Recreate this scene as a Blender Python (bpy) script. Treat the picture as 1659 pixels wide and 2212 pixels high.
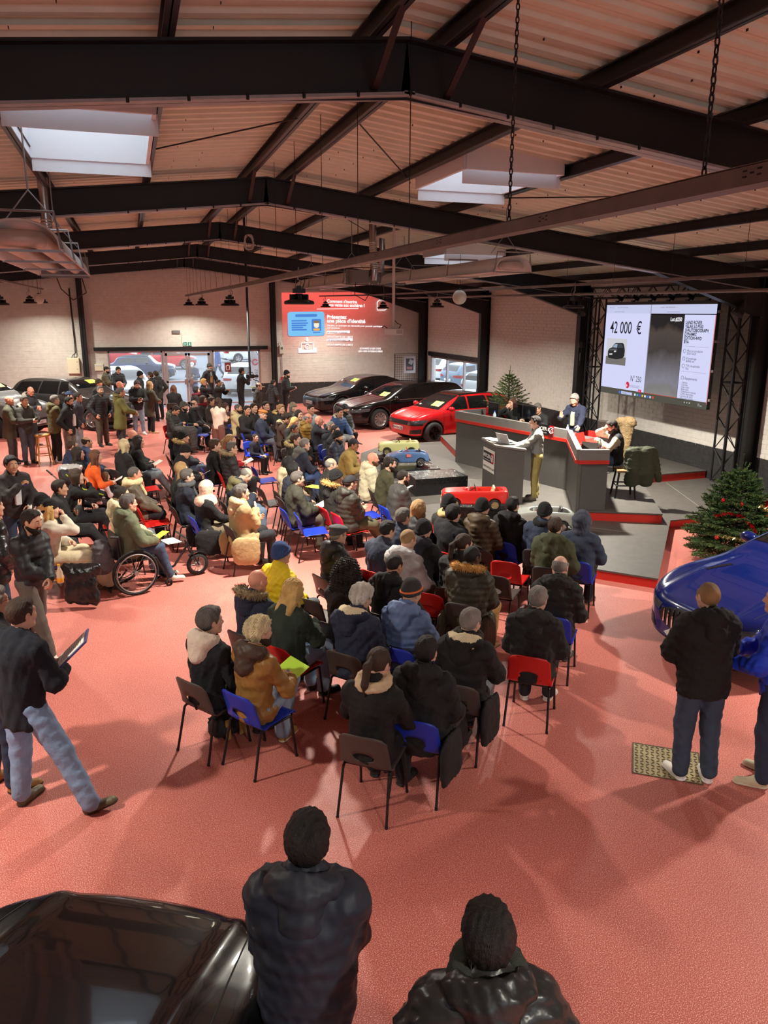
import bpy, bmesh, math, random, itertools
import numpy as np
from mathutils import Vector, Matrix, Euler

for _o in list(bpy.data.objects): bpy.data.objects.remove(_o)
SC = bpy.context.scene
COL = SC.collection
R_ = random.Random(11)

# ------------------------------------------------------------------ camera
_cd = bpy.data.cameras.new('camera')
CAM = bpy.data.objects.new('camera', _cd); COL.objects.link(CAM)
_cd.sensor_fit = 'VERTICAL'; _cd.sensor_height = 36.0; _cd.lens = 27.03
_cd.clip_start = 0.05; _cd.clip_end = 300
CAM.location = (0, 0, 3.85)
CAM.rotation_euler = (1.3157610, -0.0044806, -0.3107493)
SC.camera = CAM

# ------------------------------------------------------------------ sky, exposure
SC.view_settings.view_transform = 'Standard'; SC.view_settings.look = 'None'
SC.view_settings.gamma = 1.0; SC.view_settings.use_curve_mapping = False
SC.view_settings.exposure = 0.3
W_ = bpy.data.worlds.new('sky'); SC.world = W_; W_.use_nodes = True
_bg = W_.node_tree.nodes['Background']
_bg.inputs[0].default_value = (0.76, 0.89, 1.0, 1); _bg.inputs[1].default_value = 3.4   # flat winter overcast

# ------------------------------------------------------------------ lamps (high bays hang where the fixtures hang; see lamp builder below)
LAMP_POWER = 185.0
LAMP_COLOR = (1.0, 0.95, 0.82)
LAMPS = [(2.2, 10.6, 3.95, 1.7), (2.2, 18.3, 3.97, 1.0), (2.2, 25.6, 4.02, 1.0), (2.2, 31.2, 4.05, .5),
         (8.3, 13.7, 3.94, 2.6), (8.4, 21.2, 3.98, 1.3), (8.35, 26.1, 3.96, .95), (7.6, 31.4, 4.02, .5),
         (-3.0, 21.6, 3.97, .95), (-2.95, 27.4, 4.06, .95), (-2.95, 31.0, 4.1, .5),
         (-3.0, 13.5, 3.97, .9), (-3.0, 5.5, 3.97, .85), (8.4, 5.5, 3.95, 1.3), (2.2, -1.2, 4.1, 1.0)]
SKY_PANELS = True

# ------------------------------------------------------------------ helpers
def lin(c):
    """sRGB 0-255 (or '#rrggbb') to linear"""
    if isinstance(c, str): c = tuple(int(c[i:i+2], 16) for i in (1, 3, 5))
    return tuple(((v/255)/12.92 if v/255 <= .04045 else (((v/255)+.055)/1.055)**2.4) for v in c)

_MATS = {}
def mat(name, col, rough=.6, metal=0., bump=None, var=0., spec=.5, emit=None, coat=0., alpha=1., trans=0.):
    """procedural principled material. bump=(kind, scale, strength); var = colour variation"""
    key = (name, tuple(col) if not isinstance(col, str) else col, rough, metal, bump, var, coat, emit, alpha, trans)
    if key in _MATS: return _MATS[key]
    m = bpy.data.materials.new(name); m.use_nodes = True
    nt = m.node_tree; b = nt.nodes['Principled BSDF']
    c = lin(col) if (isinstance(col, str) or max(col) > 1.001) else tuple(col)
    b.inputs['Base Color'].default_value = (*c, 1)
    b.inputs['Roughness'].default_value = rough; b.inputs['Metallic'].default_value = metal
    b.inputs['Specular IOR Level'].default_value = spec
    b.inputs['Coat Weight'].default_value = coat; b.inputs['Coat Roughness'].default_value = .04
    b.inputs['Alpha'].default_value = alpha; b.inputs['Transmission Weight'].default_value = trans
    if emit:
        b.inputs['Emission Color'].default_value = (*lin(emit[0]), 1); b.inputs['Emission Strength'].default_value = emit[1]
    if bump or var:
        tc = nt.nodes.new('ShaderNodeTexCoord')
    if var:
        n = nt.nodes.new('ShaderNodeTexNoise'); n.inputs['Scale'].default_value = 7.; n.inputs['Detail'].default_value = 5
        nt.links.new(tc.outputs['Object'], n.inputs['Vector'])
        r = nt.nodes.new('ShaderNodeMapRange'); r.inputs['From Min'].default_value = .3; r.inputs['From Max'].default_value = .7
        r.inputs['To Min'].default_value = 1-var; r.inputs['To Max'].default_value = 1+var
        nt.links.new(n.outputs['Fac'], r.inputs['Value'])
        mx = nt.nodes.new('ShaderNodeVectorMath'); mx.operation = 'SCALE'; mx.inputs[0].default_value = c
        nt.links.new(r.outputs[0], mx.inputs['Scale']); nt.links.new(mx.outputs[0], b.inputs['Base Color'])
    if bump:
        kind, sc, st = bump
        if kind == 'wave':
            n = nt.nodes.new('ShaderNodeTexWave'); n.inputs['Scale'].default_value = sc; n.inputs['Distortion'].default_value = 2.5
            n.bands_direction = 'Z'; n.inputs['Detail Scale'].default_value = 1.2
        elif kind == 'rib':
            n = nt.nodes.new('ShaderNodeTexWave'); n.inputs['Scale'].default_value = sc; n.bands_direction = 'X'; n.inputs['Distortion'].default_value = .6
        elif kind == 'strand':
            n = nt.nodes.new('ShaderNodeTexNoise'); n.inputs['Scale'].default_value = 150; n.inputs['Detail'].default_value = 2
            mp = nt.nodes.new('ShaderNodeMapping'); mp.inputs['Scale'].default_value = (2., 2., .45); nt.links.new(tc.outputs['Object'], mp.inputs[0]); tc = mp
        elif kind == 'voronoi':
            n = nt.nodes.new('ShaderNodeTexVoronoi'); n.inputs['Scale'].default_value = sc
        else:
            n = nt.nodes.new('ShaderNodeTexNoise'); n.inputs['Scale'].default_value = sc; n.inputs['Detail'].default_value = 3
        nt.links.new(tc.outputs[0] if kind == 'strand' else tc.outputs['Object'], n.inputs['Vector'])
        bp = nt.nodes.new('ShaderNodeBump'); bp.inputs['Strength'].default_value = st; bp.inputs['Distance'].default_value = .02
        nt.links.new(n.outputs[0], bp.inputs['Height']); nt.links.new(bp.outputs[0], b.inputs['Normal'])
    _MATS[key] = m
    return m

def emat(name, col, strength=1.):
    m = bpy.data.materials.new(name); m.use_nodes = True; nt = m.node_tree
    nt.nodes.remove(nt.nodes['Principled BSDF'])
    e = nt.nodes.new('ShaderNodeEmission'); e.inputs[0].default_value = (*lin(col), 1); e.inputs[1].default_value = strength
    nt.links.new(e.outputs[0], nt.nodes['Material Output'].inputs[0]); return m

def tag(o, label=None, cat=None, group=None, kind=None):
    if label: o['label'] = label
    if cat: o['category'] = cat
    if group: o['group'] = group
    if kind: o['kind'] = kind
    return o

def link(name, me, parent=None, loc=None, rotz=None):
    o = bpy.data.objects.new(name, me); COL.objects.link(o)
    if parent is not None: o.parent = parent
    if loc is not None: o.location = loc
    if rotz is not None: o.rotation_euler = (0, 0, rotz)
    return o

def empty(name, loc, rotz=0, label=None, cat=None, group=None):
    o = link(name, None, None, loc, rotz); o.empty_display_size = .2
    return tag(o, label, cat, group)

def npmesh(name, v, f, mats, mi=None, smooth=True):
    """mesh from numpy verts (n,3) and faces: array (m,3|4) or list"""
    me = bpy.data.meshes.new(name)
    if isinstance(f, np.ndarray):
        n, k = f.shape
        me.vertices.add(len(v)); me.vertices.foreach_set('co', np.ascontiguousarray(v, np.float32).ravel())
        me.loops.add(n*k); me.loops.foreach_set('vertex_index', np.ascontiguousarray(f, np.int32).ravel())
        me.polygons.add(n); me.polygons.foreach_set('loop_start', np.arange(0, n*k, k, dtype=np.int32))
        me.update(calc_edges=True)
    else:
        me.from_pydata([tuple(p) for p in v], [], f)
    for m in (mats if isinstance(mats, (list, tuple)) else [mats]): me.materials.append(m)
    np_ = len(me.polygons)
    if mi is not None: me.polygons.foreach_set('material_index', np.asarray(mi, np.int32))
    me.polygons.foreach_set('use_smooth', np.full(np_, bool(smooth)))
    return me

class MB:
    """collects simple solids into one mesh"""
    def __init__(s): s.v = []; s.f = []; s.m = []; s.sm = []
    def add(s, v, f, m=0, sm=False):
        k = len(s.v); s.v += [tuple(p) for p in v]; s.f += [tuple(i+k for i in q) for q in f]
        s.m += [m]*len(f); s.sm += [sm]*len(f); return s
    def box(s, c, d, rz=0, m=0, rx=0, ry=0):
        x, y, z = d[0]/2, d[1]/2, d[2]/2
        v = [(a*x, b*y, e*z) for a in (-1, 1) for b in (-1, 1) for e in (-1, 1)]
        M = Euler((rx, ry, rz)).to_matrix()
        v = [M @ Vector(p) + Vector(c) for p in v]
        return s.add(v, [(0,1,3,2), (4,6,7,5), (0,4,5,1), (2,3,7,6), (0,2,6,4), (1,5,7,3)], m)
    def bbox(s, x0, x1, y0, y1, z0, z1, m=0): return s.box(((x0+x1)/2, (y0+y1)/2, (z0+z1)/2), (abs(x1-x0), abs(y1-y0), abs(z1-z0)), 0, m)
    def cyl(s, a, b, r, n=10, m=0, r2=None, caps=True):
        a = Vector(a); b = Vector(b); d = (b-a)
        if d.length < 1e-6: return s
        d.normalize(); u = d.orthogonal().normalized(); w = d.cross(u); r2 = r if r2 is None else r2
        v = []; 
        for p, q in ((a, r), (b, r2)):
            v += [p + (u*math.cos(2*math.pi*i/n) + w*math.sin(2*math.pi*i/n))*q for i in range(n)]
        s.add(v, [(i, (i+1) % n, n+(i+1) % n, n+i) for i in range(n)], m, True)
        if caps: s.add(v, [tuple(range(n))[::-1], tuple(range(n, 2*n))], m)
        return s
    def tube(s, pts, r, n=8, m=0, closed=False):
        pts = [Vector(p) for p in pts]; N = len(pts); v = []
        ref = None
        for i, p in enumerate(pts):
            if closed: t = pts[(i+1) % N]-pts[i-1]
            else: t = pts[min(i+1, N-1)]-pts[max(i-1, 0)]
            t.normalize()
            if ref is None: ref = t.orthogonal().normalized()
            ref = (ref - t*ref.dot(t)).normalized(); w = t.cross(ref)
            v += [p + (ref*math.cos(2*math.pi*k/n)+w*math.sin(2*math.pi*k/n))*r for k in range(n)]
        f = []
        for i in range(N if closed else N-1):
            j = (i+1) % N
            f += [(i*n+k, i*n+(k+1) % n, j*n+(k+1) % n, j*n+k) for k in range(n)]
        s.add(v, f, m, True)
        if not closed: s.add(v, [tuple(range(n))[::-1], tuple(range((N-1)*n, N*n))], m)
        return s
    def lathe(s, prof, c=(0, 0, 0), n=16, m=0, M=None, sm=True):
        """prof: [(r,z)]"""
        v = []
        for r, z in prof:
            for k in range(n):
                p = Vector((r*math.cos(2*math.pi*k/n), r*math.sin(2*math.pi*k/n), z))
                v.append((M @ p if M else p) + Vector(c))
        f = [(i*n+k, i*n+(k+1) % n, (i+1)*n+(k+1) % n, (i+1)*n+k) for i in range(len(prof)-1) for k in range(n)]
        s.add(v, f, m, sm); return s
    def prism(s, poly, z0, z1, m=0):
        n = len(poly); v = [(x, y, z0) for x, y in poly]+[(x, y, z1) for x, y in poly]
        return s.add(v, [tuple(range(n))[::-1], tuple(range(n, 2*n))]+[(i, (i+1) % n, n+(i+1) % n, n+i) for i in range(n)], m)
    def mesh(s, name, mats):
        me = bpy.data.meshes.new(name); me.from_pydata(s.v, [], s.f)
        for m in (mats if isinstance(mats, (list, tuple)) else [mats]): me.materials.append(m)
        me.polygons.foreach_set('material_index', s.m); me.polygons.foreach_set('use_smooth', s.sm)
        return me
    def build(s, name, mats, parent=None, loc=None, rotz=None, **k):
        o = link(name, s.mesh(name, mats), parent, loc, rotz)
        return tag(o, **k) if k else o

def bevel(o, w=.01, seg=2):
    m = o.modifiers.new('bevel', 'BEVEL'); m.width = w; m.segments = seg; m.limit_method = 'ANGLE'; return o

def text(name, s, size, M, m, parent=None, sx=1., align='LEFT', sp=1., bold=0., **k):
    """flat lettering as a mesh; M places the xy plane of the text"""
    cu = bpy.data.curves.new(name, 'FONT'); cu.body = s; cu.size = size; cu.align_x = align; cu.space_line = sp; cu.offset = bold
    cu.resolution_u = 3
    t = bpy.data.objects.new(name, cu); COL.objects.link(t)
    dg = bpy.context.evaluated_depsgraph_get(); me = bpy.data.meshes.new_from_object(t.evaluated_get(dg))
    bpy.data.objects.remove(t); bpy.data.curves.remove(cu)
    me.materials.clear(); me.materials.append(m)
    me.transform(M @ Matrix.Diagonal((sx, 1, 1, 1)))
    o = link(name, me, parent)
    return tag(o, **k) if k else o

def frame3(o, x, y):
    """matrix with given origin, x axis, y axis"""
    x = Vector(x).normalized(); y = Vector(y); z = x.cross(y).normalized(); y = z.cross(x)
    return Matrix(((x.x, y.x, z.x, o[0]), (x.y, y.y, z.y, o[1]), (x.z, y.z, z.z, o[2]), (0, 0, 0, 1)))

PAPER = {'w': mat('paper_white', (226, 224, 216), .7, var=.05), 'g': mat('paper_green', (186, 232, 64), .7), 'y': mat('paper_yellow', (236, 226, 96), .7)}
# ================================================================== STRUCTURE
XL, XR, YB, YF = -8.0, 12.44, 32.8, -7.0          # hall: left/right wall, back wall, wall behind the camera
RX = 2.2                                           # ridge
def zroof(x): return 5.88 - (.10 if x < RX else .122)*abs(x-RX)    # top of the rafters

# --- materials with a node graph of their own
def floor_material():
    m = bpy.data.materials.new('flake_floor'); m.use_nodes = True; nt = m.node_tree; b = nt.nodes['Principled BSDF']
    tc = nt.nodes.new('ShaderNodeTexCoord')
    def noise(sc, det=3):
        n = nt.nodes.new('ShaderNodeTexNoise'); n.inputs['Scale'].default_value = sc; n.inputs['Detail'].default_value = det
        nt.links.new(tc.outputs['Object'], n.inputs['Vector']); return n
    fl = noise(150, 2); big = noise(.55, 5); sc2 = noise(6, 4)
    r = nt.nodes.new('ShaderNodeValToRGB'); e = r.color_ramp.elements
    e[0].position = .40; e[0].color = (*lin((172, 86, 77)), 1); e[1].position = .66; e[1].color = (*lin((238, 182, 166)), 1)
    k = e.new(.53); k.color = (*lin((197, 105, 95)), 1)
    nt.links.new(fl.outputs['Fac'], r.inputs[0])
    mr = nt.nodes.new('ShaderNodeMapRange'); mr.inputs['From Min'].default_value = .3; mr.inputs['From Max'].default_value = .7
    mr.inputs['To Min'].default_value = .9; mr.inputs['To Max'].default_value = 1.08
    nt.links.new(big.outputs['Fac'], mr.inputs[0])
    mx = nt.nodes.new('ShaderNodeVectorMath'); mx.operation = 'SCALE'
    nt.links.new(r.outputs[0], mx.inputs[0]); nt.links.new(mr.outputs[0], mx.inputs['Scale']); nt.links.new(mx.outputs[0], b.inputs['Base Color'])
    rr = nt.nodes.new('ShaderNodeMapRange'); rr.inputs['To Min'].default_value = .42; rr.inputs['To Max'].default_value = .62
    nt.links.new(sc2.outputs['Fac'], rr.inputs[0]); nt.links.new(rr.outputs[0], b.inputs['Roughness'])
    b.inputs['Specular IOR Level'].default_value = .3
    bp = nt.nodes.new('ShaderNodeBump'); bp.inputs['Strength'].default_value = .03; bp.inputs['Distance'].default_value = .01
    nt.links.new(fl.outputs['Fac'], bp.inputs['Height']); nt.links.new(bp.outputs[0], b.inputs['Normal'])
    return m

M_floor = floor_material()
M_white = mat('white_paint', (208, 203, 196), .75, var=.05)
M_whiteb = mat('white_brick', (214, 208, 201), .7, bump=('noise', 30, .15), var=.06)
M_blackb = mat('black_brick', (44, 43, 44), .55, bump=('noise', 24, .35), var=.25)
M_steel = mat('black_steel', (15, 15, 18), .5, var=.12)
M_steelLit = mat('lit_flange_steel', (150, 148, 148), .4, metal=.3, var=.2)  # lower flange of the black beams: reflected light painted in as pale grey
M_deck = mat('roof_deck', (216, 216, 196), .5, var=.05)
M_purlin = mat('purlin_steel', (70, 68, 70), .36, metal=.7, var=.25)
M_alu = mat('aluminium', (176, 166, 166), .35, metal=.6)
M_galv = mat('galvanised', (150, 148, 148), .45, metal=.7, var=.12)
M_galvd = mat('galvanised_dull', (122, 114, 110), .5, metal=.4, var=.12)
M_blk = mat('black_plastic', (18, 18, 20), .45)
M_chrome = mat('chrome', (225, 225, 228), .12, metal=1.)
M_glass = mat('window_glass', (200, 220, 232), .03, alpha=.14)
M_asph = mat('asphalt', (104, 108, 116), .85, bump=('noise', 60, .3), var=.15)
M_curb = mat('skylight_curb', (216, 216, 218), .5)
M_cream = mat('cream_plastic', (226, 218, 190), .5)

def struct(o): o['kind'] = 'structure'; return o

# floor, ground outside
v = [(XL, YF, 0), (XR, YF, 0), (XR, YB, 0), (XL, YB, 0)]
fb = MB(); fb.bbox(XL-.2, XR+.2, YF-.2, YB+.1, -.2, 0)
struct(fb.build('floor', M_floor))
g = MB(); g.bbox(-60, 90, YB+.1, 130, -.25, -.03); g.bbox(XR+.2, 90, -30, YB+.1, -.25, -.03)
struct(g.build('ground', M_asph))

# ---- brick courses: real bricks proud of the joint; the nearest ones are parts, the rest one mesh
def bricks(wall, uv_rects, holes, place, depth, m, nearest=None, course=.1, blen=.33, zsplit=None):
    """uv bricks in [u0,u1]x[z0,zt(u)]; place(u,z,d)->point; d = proud distance"""
    rnd = random.Random(3); rest = MB(); parts = 0
    for (u0, u1, z0, zt) in uv_rects:
        z = z0; row = 0
        while True:
            z2 = z+course-.006
            off = (row % 2)*blen/2
            u = u0-off; any_ = False
            while u < u1:
                a, b = max(u, u0), min(u+blen-.008, u1); u += blen
                if b-a < .04: continue
                if z2 > zt((a+b)/2): continue
                any_ = True
                skip = False; 
                for h in holes:
                    if a < h[1] and b > h[0] and z < h[3] and z2 > h[2]:
                        if a < h[0] and b > h[0]+.02: b = h[0]
                        elif b > h[1] and a < h[1]-.02: a = h[1]
                        else: skip = True
                        if h[2] < z+.02 < h[3] and (b-a) < .05: skip = True
                if skip: continue
                d = depth + rnd.uniform(-.002, .003)
                P = [place(a, z, 0), place(b, z, 0), place(b, z2, 0), place(a, z2, 0)]
                e = .004
                Q = [place(a+e, z+e, d), place(b-e, z+e, d), place(b-e, z2-e, d), place(a+e, z2-e, d)]
                F = [(4, 5, 6, 7), (0, 1, 5, 4), (1, 2, 6, 5), (2, 3, 7, 6), (3, 0, 4, 7)]
                mm = m((a+b)/2, z)
                if nearest and parts < 300 and nearest((a+b)/2, z):
                    B = MB(); B.add(P+Q, F); B.build('brick', mm[1], wall); parts += 1
                else: rest.add(P+Q, F, mm[0])
            z += course; row += 1
            if not any_ and z > 3: break
            if z > 7: break
    tag(rest.build('brickwork', [M_whiteb, M_blackb], wall), kind='stuff')

BB = .86     # top of the black band
bm = lambda u, z: (1, M_blackb) if z+.05 < BB else (0, M_whiteb)

# ---- back wall with the glazed entrance
W1, DO, W2 = (-.92, 1.16), (1.22, 3.06), (3.13, 5.08); LT = 2.28
wb = MB()
def gable(x0, x1, z0):
    n = 8; xs = sorted({x0, x1} | {RX for _ in (0,) if x0 < RX < x1})
    for a, b in zip(xs, xs[1:]):
        P = [(a, z0), (b, z0), (b, zroof(b)+.3), (a, zroof(a)+.3)]
        wb.add([(x, YB, z) for x, z in P]+[(x, YB+.2, z) for x, z in P], [(0, 1, 2, 3), (7, 6, 5, 4), (0, 4, 5, 1), (1, 5, 6, 2), (2, 6, 7, 3), (3, 7, 4, 0)])
gable(XL-.2, W1[0], 0); gable(W1[0], W2[1], LT); gable(W2[1], XR+.2, 0)
wall_back = struct(wb.build('wall_back', M_white))
bricks(wall_back, [(XL, XR, 0, lambda u: zroof(u)+.2)], [(W1[0], W2[1], -1, LT+.02)], lambda u, z, d: (u, YB-d, z), .0035, bm)
for nm_, (x0, x1, y0, y1) in (('baseboard_back', (XL, W1[0], YB-.003, YB)), ('baseboard_back', (W2[1], XR, YB-.003, YB)), ('baseboard_right', (XR-.003, XR, 10.5, YB))):
    struct(MB().bbox(x0, x1, y0, y1, 0, BB-.005).build(nm_, M_blackb))
lb = MB(); lb.bbox(-1.42, 5.42, YB-.1, YB+.02, LT+.02, LT+.16)
struct(lb.build('trim_1', M_steel))
def window(name, x0, x1, z0, z1, fr=.06):
    b = MB()
    for (a, c, d, e) in ((x0, x0+fr, z0, z1), (x1-fr, x1, z0, z1), (x0, x1, z0, z0+fr), (x0, x1, z1-fr, z1)):
        b.bbox(a, c, YB-.02, YB+.08, d, e)
    w = struct(b.build(name, M_alu))
    MB().bbox(x0+fr, x1-fr, YB+.02, YB+.03, z0+fr, z1-fr).build('pane', M_glass, w); return w
window('window_1', W1[0], W1[1], .1, LT); window('window_2', W2[0], W2[1], .1, LT)
db = MB()
for x0, x1 in ((DO[0]-.06, DO[0]+.02), (DO[1]-.02, DO[1]+.06)): db.bbox(x0, x1, YB-.05, YB+.1, 0, LT)
db.bbox(DO[0], DO[1], YB-.05, YB+.1, LT-.08, LT)
door = struct(db.build('door_1', M_alu))
xm = (DO[0]+DO[1])/2
for x0, x1, hx in ((DO[0]+.03, xm-.01, xm-.1), (xm+.01, DO[1]-.03, xm+.1)):
    b = MB()
    for (a, c, d, e) in ((x0, x0+.09, .02, LT-.1), (x1-.09, x1, .02, LT-.1), (x0, x1, .02, .2), (x0, x1, LT-.2, LT-.1), (x0, x1, 1.0, 1.07)):
        b.bbox(a, c, YB-.03, YB+.05, d, e)
    lf = b.build('door_leaf', M_alu, door)
    MB().bbox(x0+.09, x1-.09, YB, YB+.01, .2, LT-.2).build('pane', M_glass, lf)
    MB().bbox(hx-.07, hx+.07, YB-.09, YB-.04, .93, 1.14).build('door_handle', mat('door_plate', (150, 122, 118), .4, .4), lf)

# ---- right wall with one window
W3 = (26.75, 31.9); wz = (.35, 1.98)
wr = MB()
for (y0, y1, z0, z1) in ((YF-.2, W3[0], 0, 4.75), (W3[1], YB, 0, 4.75), (W3[0], W3[1], 0, wz[0]), (W3[0], W3[1], wz[1], 4.75)):
    wr.bbox(XR, XR+.2, y0, y1, z0, z1)
wall_right = struct(wr.build('wall_right', M_white))
bricks(wall_right, [(10.5, YB, 0, lambda u: 4.72)], [(W3[0], W3[1], wz[0], wz[1]+.02)], lambda u, z, d: (XR-d, u, z), .006, bm,
       nearest=lambda u, z: 12.9 < u < 18.6 and .15 < z < 1.6 and (z < BB or u < 14.6))
b = MB(); b.bbox(XR-.1, XR+.02, W3[0]-.25, W3[1]+.2, wz[1]+.02, wz[1]+.2); struct(b.build('trim_2', M_steel))
b = MB(); fr = .06
for (a, c, d, e) in ((W3[0], W3[0]+fr, *wz), (W3[1]-fr, W3[1], *wz), (W3[0], W3[1], wz[0], wz[0]+fr), (W3[0], W3[1], wz[1]-fr, wz[1]), (28.35, 28.42, *wz), (30.1, 30.17, *wz)):
    b.bbox(XR-.02, XR+.08, a, c, d, e)
w3 = struct(b.build('window_3', M_alu))
for a, c in ((W3[0]+fr, 28.35), (28.42, 30.1), (30.17, W3[1]-fr)):
    MB().bbox(XR+.02, XR+.03, a, c, wz[0]+fr, wz[1]-fr).build('pane', M_glass, w3)
# ---- the two walls out of the picture (they close the hall)
b = MB(); b.bbox(XL-.2, XL, YF-.2, YB+.1, 0, 5.2); struct(b.build('wall_left', M_white))
b = MB(); b.bbox(XL-.2, XR+.2, YF-.2, YF, 0, 2.0); b.bbox(XL-.2, XR+.2, YF-.2, YF, 4.2, 6.3); b.bbox(XL-.2, -3, YF-.2, YF, 2, 4.2); b.bbox(6, XR+.2, YF-.2, YF, 2, 4.2)
struct(b.build('wall_front', M_white))
b = MB()
for x in (-3, -1.2, .6, 2.4, 4.2, 5.95): b.bbox(x, x+.05, YF-.1, YF, 2, 4.2)
for z in (2, 2.7, 3.4, 4.15): b.bbox(-3, 6, YF-.1, YF, z, z+.05)
w = struct(b.build('window_4', M_alu))
MB().bbox(-3, 6, YF-.06, YF-.05, 2, 4.2).build('pane', M_glass, w)

# ---- steel frames
FY = [-6.9, -.3, 6.3, 12.95, 19.6, 26.2, 32.5]
def isect(mb, P, Q, up, wid, dep, tf=.022, tw=.014, mweb=0, mbot=1):
    """I-section from P to Q (centre line of the TOP face), depth dep along -up"""
    P = Vector(P); Q = Vector(Q); d = (Q-P).normalized(); up = Vector(up); up = (up-d*up.dot(d)).normalized(); s = d.cross(up)
    def pl(a0, a1, h0, h1, m):
        v = [X + s*a + up*h for X in (P, Q) for a in (a0, a1) for h in (h0, h1)]
        mb.add(v, [(0, 1, 3, 2), (4, 6, 7, 5), (0, 4, 5, 1), (2, 3, 7, 6), (0, 2, 6, 4), (1, 5, 7, 3)], m)
    pl(-wid/2, wid/2, -tf, 0, mweb); pl(-wid/2, wid/2, -dep, -dep+tf, mbot); pl(-tw/2, tw/2, -dep, 0, mweb)
for fy in FY:
    b = MB(); D = .40
    isect(b, (RX, fy, zroof(RX)), (XR-.05, fy, zroof(XR-.05)), (0, 0, 1), .19, D)
    isect(b, (XL+.05, fy, zroof(XL+.05)), (RX, fy, zroof(RX)), (0, 0, 1), .19, D)
    # apex haunch plate and eaves haunches
    for sx in (-1, 1):
        x1 = RX+sx*1.15
        b.add([(RX, fy-.007, zroof(RX)-D), (x1, fy-.007, zroof(x1)-D), (RX, fy-.007, zroof(RX)-D-.02), (RX, fy+.007, zroof(RX)-D), (x1, fy+.007, zroof(x1)-D), (RX, fy+.007, zroof(RX)-D-.02)],
              [(0, 1, 2), (5, 4, 3), (0, 3, 4, 1), (1, 4, 5, 2)], 0)
        xe = XR-.3 if sx > 0 else XL+.3; xs = xe-sx*2.6
        z0, z1 = zroof(xs)-D, zroof(xe)-D
        v = [(xs, fy-.095, z0), (xe, fy-.095, z1), (xe, fy-.095, z1-.5), (xs, fy+.095, z0), (xe, fy+.095, z1), (xe, fy+.095, z1-.5)]
        b.add(v, [(0, 1, 2), (5, 4, 3), (0, 2, 5, 3), (0, 3, 4, 1), (1, 4, 5, 2)], 0)
    # bolts on the lower flange near the apex
    for k in range(-5, 6):
        x = RX+k*.42; b.cyl((x, fy-.1, zroof(x)-D+.03), (x, fy-.1, zroof(x)-D-.012), .012, 6, 0)
    o = struct(b.build('roof_beam', [M_steel, M_steelLit]))
    for xc, s_ in ((XR, -1), (XL, 1)):
        c = MB(); isect(c, (xc+s_*.02, fy, 0), (xc+s_*.02, fy, zroof(xc)-.1), (-s_, 0, 0), .2, .36, mbot=0)
        struct(c.build('column', M_steel))
for xc in (-1.75, 5.66, -6):
    c = MB(); isect(c, (xc, YB-.02, 0), (xc, YB-.02, zroof(xc)-.2), (0, 1, 0), .2, .3, mbot=0); struct(c.build('column', M_steel))

# purlins with fly braces, one object for each bay length
PX = [1.92, .4, -1.0, -2.5, -4.0, -5.5, -7.0, 2.52, 3.92, 5.4, 6.95, 8.55, 10.3, 11.9]
for x in PX:
    for i, (a, c) in enumerate(zip(FY, FY[1:])):
        b = MB(); isect(b, (x, a, zroof(x)+.15), (x, c, zroof(x)+.15), (0, 0, 1), .09, .15, tf=.012, tw=.01, mbot=1)
        struct(b.build('purlin', [M_steel, M_purlin]))
for fy in FY[1:]:
    for x in (1.92, 2.52):
        b = MB()
        for d in ((-.75,) if fy < 6 or True else ()):
            p, q = Vector((x, fy+d, zroof(x)+.02)), Vector((x+(.0), fy-.05, zroof(x)-.36))
            b.box((p+q)/2, (.05, .012, (p-q).length), 0, 0, rx=math.atan2(-(p-q).y, (p-q).z))
        struct(b.build('trim_3', mat('brace_steel', (52, 40, 42), .5, .3)))
# thin tie rods between purlins
for (p, q) in (((.42, 10.4, 5.72), (1.9, 8.9, 5.86)), ((2.55, 8.9, 5.86), (4.0, 11.3, 5.7)), ((5.4, 11.2, 5.5), (6.95, 9.0, 5.32)), ((4.0, 15.5, 5.7), (5.4, 17.5, 5.5)), ((-1., 16, 5.6), (.4, 14.4, 5.7))):
    struct(MB().cyl(p, q, .009, 6).build('trim_4', M_steel))

# ---- trapezoidal roof deck, sheet by sheet, with three skylights
HOLES = [(-.98, .34, 8.0, 10.6), (4.0, 5.32, 9.25, 10.95), (7.0, 8.5, 17.2, 18.6), (-.98, .34, -3.4, -.9), (4.0, 5.3, -3.4, -1.2)]
M_deckm = [M_deck]
def deck(x0, x1, y0, y1, parent):
    if x1-x0 < .01 or y1-y0 < .01: return
    pr = [(0, 0), (.045, 0), (.06, .04), (.12, .04), (.128, .03), (.136, .04), (.205, .04), (.22, 0), (.25, 0)]
    ys = []; y = math.floor(y0/.25)*.25
    while y < y1+.25:
        ys += [(y+a, h) for a, h in pr[:-1]]; y += .25
    ys = [(max(min(q, y1), y0), h) for q, h in ys if y0-.07 <= q <= y1+.07]
    b = MB(); v = []
    for q, h in ys: v += [(x0, q, zroof(x0)+.152+h), (x1, q, zroof(x1)+.152+h)]
    b.add(v, [(2*i, 2*i+1, 2*i+3, 2*i+2) for i in range(len(ys)-1)])
    # fixing screws showing as small dark marks
    b.build('roof_sheet', M_deckm, parent)
top = MB()
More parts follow.
